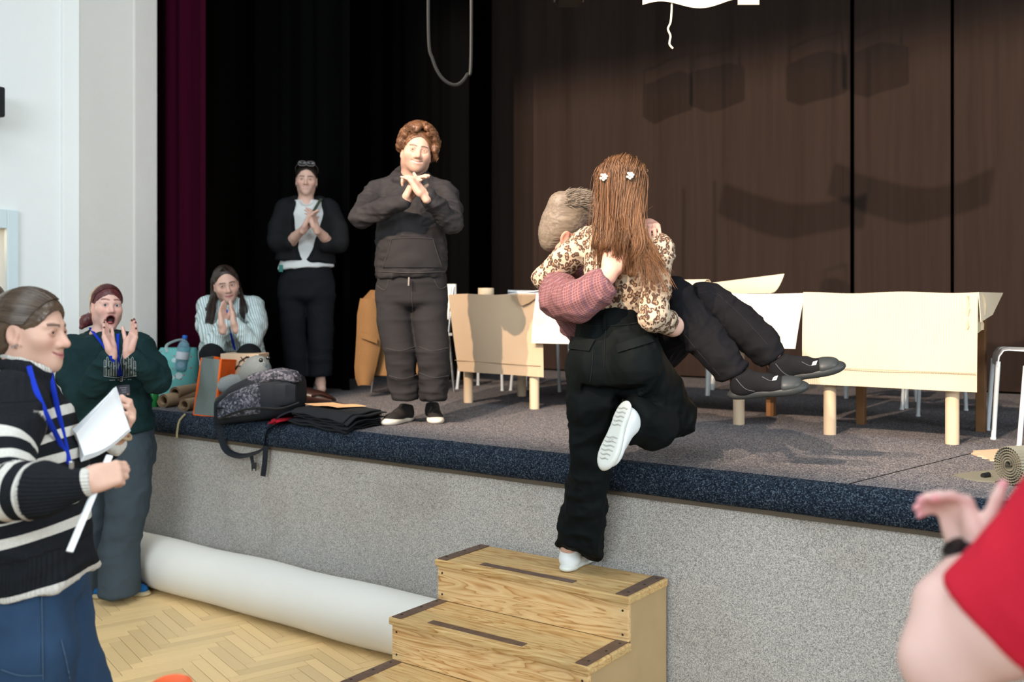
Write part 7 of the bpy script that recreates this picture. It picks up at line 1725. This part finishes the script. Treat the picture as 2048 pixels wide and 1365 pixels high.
    for i in range(13):
        y = 0.022 + i * 0.0175
        if 0.105 < y < 0.14: continue
        w_ = 0.022 if y < 0.11 else 0.029 - 0.012 * max(0, (y - 0.2) / 0.04)
        mb = MB(); mb.tube(spline([W_(-w_, y, 0.0), W_(-w_ / 3, y + 0.004, -0.001), W_(w_ / 3, y - 0.002, -0.001), W_(w_ + 0.003, y + 0.002, 0.0)], 8), 0.0032, 5); o = mb.build('sole_tread', tm, so, True)
    mb = MB(); mb.tube([W_(0.008 * math.cos(a), 0.155 + 0.008 * math.sin(a), -0.001) for a in np.linspace(0, 6.28, 16)], 0.0026, 5); mb.build('sole_mark', tm, so, True)
    # long auburn hair
    hm = hairtone('long_auburn_hair', (0.040, 0.016, 0.007), (0.30, 0.145, 0.065), 0.48)
    def ys(px, py): return 3.925 - 0.00155 * (px - 1247) + 0.00012 * max(0, py - 470)
    H = Field(0.006); hd.cap(H, 0.3, 0.064, -0.055)
    H.chain([hd.w(0, -0.075, 0.02), q(1238, 430, 3.985), q(1244, 500, 3.985), q(1262, 545, 3.965)], [0.040, 0.052, 0.048, 0.018], 0.03); H.chain([q(1240, 460, 3.98), q(1292, 505, 3.93), q(1325, 530, 3.885)], [0.045, 0.045, 0.014], 0.03)
    H.chain([hd.w(-0.075, -0.02, 0.0), q(1206, 440, 4.06), q(1214, 490, 4.03)], [0.025, 0.028, 0.015], 0.03)
    hd.hair_mesh(H, hm, t, (0, 0.1, 1), 0.005, 120); rg = random.Random(23); locks = []
    hs = []
    for c_ in range(140):
        s_ = rg.uniform(-1, 1); k = rg.random(); tone = min(1, max(0, rg.gauss(0.45, 0.25)))
        if k < 0.52: ex, ey = 1238 + 46 * s_ + rg.gauss(0, 8), rg.uniform(470, 590)
        elif k < 0.88: ex, ey, s_ = rg.uniform(1290, 1346), rg.uniform(515, 600), abs(s_) * 0.9
        else: ex, ey, s_ = rg.uniform(1182, 1222), rg.uniform(455, 590), -abs(s_) * 0.9
        ph, wl_, wa = rg.uniform(0, 6), rg.uniform(0.9, 2.1), rg.uniform(4, 12)
        lay = rg.uniform(0.0, 0.045)
        phi = s_ * 1.22; sc_ = 1.03 + lay * 0.9; hp = lambda th: hd.w(0.083 * sc_ * math.sin(phi), -0.020 - 0.102 * sc_ * math.cos(phi) * math.sin(th), 0.036 + 0.090 * sc_ * math.cos(phi) * math.cos(th))
        xm = 1237 + 44 * s_; t0 = rg.uniform(-0.65, 0.2)
        g_ = [hp(t0), hp(t0 * 0.5 + 0.45), hp(1.1), hp(1.75), q(xm, 446, ys(xm, 440) + 0.008 - lay * 0.6), q(xm * 0.5 + ex * 0.5, 495, ys(xm, 490) - 0.008 - lay * 0.6), q(ex, ey, ys(ex, ey) + 0.004 - lay * 0.5)]
        g_ = np.array([npv(v) for v in spline(g_, 20)]); tt = np.linspace(0, 1, 20)
        g_[:, 0] += 0.0021 * wa * np.sin(ph + tt * 6.28 * wl_) * tt; g_[:, 1] += 0.0012 * wa * np.cos(ph + tt * 6.28 * wl_) * tt
        for j in range(22):
            o = np.array((rg.gauss(0, 0.011), rg.gauss(0, 0.005), rg.gauss(0, 0.006))); sp_ = 0.55 + 0.75 * np.sin(tt * 2.6) - 0.45 * tt; st_ = int(rg.random() < 0.25) * rg.randint(0, 6)
            pts = g_ + o * sp_[:, None]; pts[:, 0] += 0.004 * np.sin(ph * 2 + tt * 9 + j) * tt * tt; locks.append(list(pts[st_:20 - rg.randint(0, 3)])); hs.append(min(1, max(0, tone + rg.gauss(0, 0.12))))
    for i in range(26):                          # fly-away hairs
        x0 = rg.uniform(1205, 1290); x1 = x0 + rg.gauss(0, 16); locks.append(spline([P(x0, rg.uniform(325, 420), 3.99), P((x0 + x1) / 2, rg.uniform(320, 440), 3.97), P(x1 + rg.gauss(0, 10), rg.uniform(330, 480), 3.95)], 8))
    hs += [0.6] * (len(locks) - len(hs))
    strands('hair_locks', locks, 0.0013, hm, t, 3, hs)
    pm_ = plain('pearl_clip', (0.75, 0.72, 0.66), 0.25, spec=0.6)
    for x, y in ((1207, 354), (1260, 351)):
        mb = MB(); 
        for dx, dy in ((0, 0), (-5, 3), (4, 3), (-3, -4), (3, -4), (0, 6), (6, -1)):
            c = P(x + dx, y + dy, (3.945 if x < 1220 else 3.915)); mb.lathe(c - Vector((0, 0, 0.0055)), [(0.0015, 0), (0.0048, 0.002), (0.006, 0.0055), (0.0048, 0.009), (0.0015, 0.011)], 8)
        mb.build('hair_clip', pm_, t, True)

# ------------------------------------------------------------------ person in the red shirt (very close, right)
def red_shirt():
    t = person((q(2330, 0, 1.4)[0], 1.4, 0), 'person in a red shirt close by, clapping, only an arm showing')
    B = Field(0.004); el, wr = q(1888, 1322, 1.45), q(1952, 1110, 1.55)
    sh = q(2250, 1060, 1.32)
    B.chain([q(2190, 1110, 1.33), q(2010, 1240, 1.40), el], [0.080, 0.078, 0.056], 0.03); B.chain([el, q(1898, 1215, 1.48), wr], [0.056, 0.050, 0.030], 0.03)
    tips = hand(B, wr, (-0.30, 0.25, 0.90), (-0.72, -0.35, -0.25), True, 0.92, ((1.0, 0.35, 0.2), (1.05, 0.35, 0.2), (1.1, 0.4, 0.2), (1.15, 0.4, 0.2)), 0.10, (0.60, -0.50, 0.0))
    B.chain([q(2190, 1110, 1.33), sh, q(2330, 1300, 1.38)], [0.08, 0.1, 0.14], 0.03)
    body_obj(t, B, lambda V: nails(np.tile(np.array((0.74, 0.50, 0.45)), (len(V), 1)), V, tips, (0.74, 0.36, 0.38), 0.012))
    G = Field(0.007); G.chain([q(2260, 1050, 1.30), q(2120, 1150, 1.36), q(1985, 1250, 1.41)], [0.130, 0.102, 0.088], 0.03); G.chain([q(2330, 1080, 1.35), q(2380, 1560, 1.4)], [0.16, 0.19], 0.05)
    dcut = unit(q(1985, 1250, 1.41) - q(2120, 1150, 1.38)); G.cut(q(1978, 1255, 1.41), dcut, q(1978, 1255, 1.41) + dcut * 0.15, 0.2)
    garment(t, G, m_plain('red_jersey', (0.62, 0.020, 0.045)), 'shirt', None, [dict(amp=0.008, scale=8, seed=81)])
    J = Field(0.012); bx = q(2380, 1540, 1.4); J.econe(bx, (bx[0], bx[1], 0.75), (0.2, 0.15), (0.2, 0.15), XV, 0.05)
    for dx in (-0.1, 0.1): J.chain([(bx[0] + dx, bx[1], 0.8), (bx[0] + dx, bx[1], 0.02)], [0.11, 0.09], 0.03)
    garment(t, J, m_plain('dark_trousers', (0.03, 0.03, 0.04)), 'trousers')
    ax = unit(q(1898, 1215, 1.48) - wr); c = wr + ax * 0.028; s_ = unit(np.cross(ax, (0, 1, 0))); b_ = np.cross(ax, s_)
    mb = MB()
    for k in (-0.008, 0.0, 0.008): mb.tube([Vector(c + ax * k + (s_ * math.cos(a) + b_ * math.sin(a)) * 0.036) for a in np.linspace(0, 2 * math.pi, 28)], 0.0055, 6, cap=False)
    mb.build('watch_strap', plain('dark_watch_strap', (0.012, 0.022, 0.026), 0.5), t, True)
    mb = MB(); mb.lathe(Vector(c - s_ * 0.034), [(0.019, 0), (0.02, 0.004), (0.019, 0.009), (0.012, 0.010)], 20, -Vector(s_)); mb.build('watch_case', M['black_metal'], t, True)

# ------------------------------------------------------------------ person glimpsed at the doorway, left edge
def door_person():
    Y = 6.15; t = person((q(-22, 0, Y)[0], Y, 0), 'person glimpsed at the doorway on the left edge')
    hd = Head(q(-19, 606, Y), (0.4, -0.9, 0), (0, 0, 1), 1.0); B = Field(0.006); hd.sculpt(B); nb = q(-19, 660, Y + 0.03); hd.neck(B, nb)
    body_obj(t, B, lambda V: hd.paint(V, (0.62, 0.32, 0.22))); hd.eyes(t); H = Field(0.006); hd.cap(H, 0.5); hd.hair_mesh(H, hairtone('short_brown_hair', (0.05, 0.03, 0.02), (0.14, 0.09, 0.06)), t)
    G = Field(0.012); c = q(-24, 690, Y); G.econe(c, c - np.array((0, 0, 0.5)), (0.20, 0.12), (0.18, 0.12), XV, 0.05)
    for e in (-1, 1): G.chain([c + np.array((0.19 * e, 0, 0.0)), c + np.array((0.22 * e, 0, -0.3)), c + np.array((0.2 * e, -0.05, -0.55))], [0.06, 0.055, 0.045], 0.03)
    garment(t, G, m_plain('beige_sweater', (0.4, 0.3, 0.2)), 'sweater'); J = Field(0.014)
    for e in (-1, 1): J.chain([c + np.array((0.09 * e, 0, -0.5)), (c[0] + 0.09 * e, Y, 0.03)], [0.11, 0.08], 0.03)
    garment(t, J, m_plain('dark_trousers', (0.03, 0.03, 0.04)), 'trousers')

import time as _t
for fn in (hoodie_man, cardigan_woman, crouching_woman, redhead, striped_woman, carried_man, leopard_woman, red_shirt, door_person):
    _t0 = _t.time(); fn(); print(fn.__name__, round(_t.time() - _t0, 2))
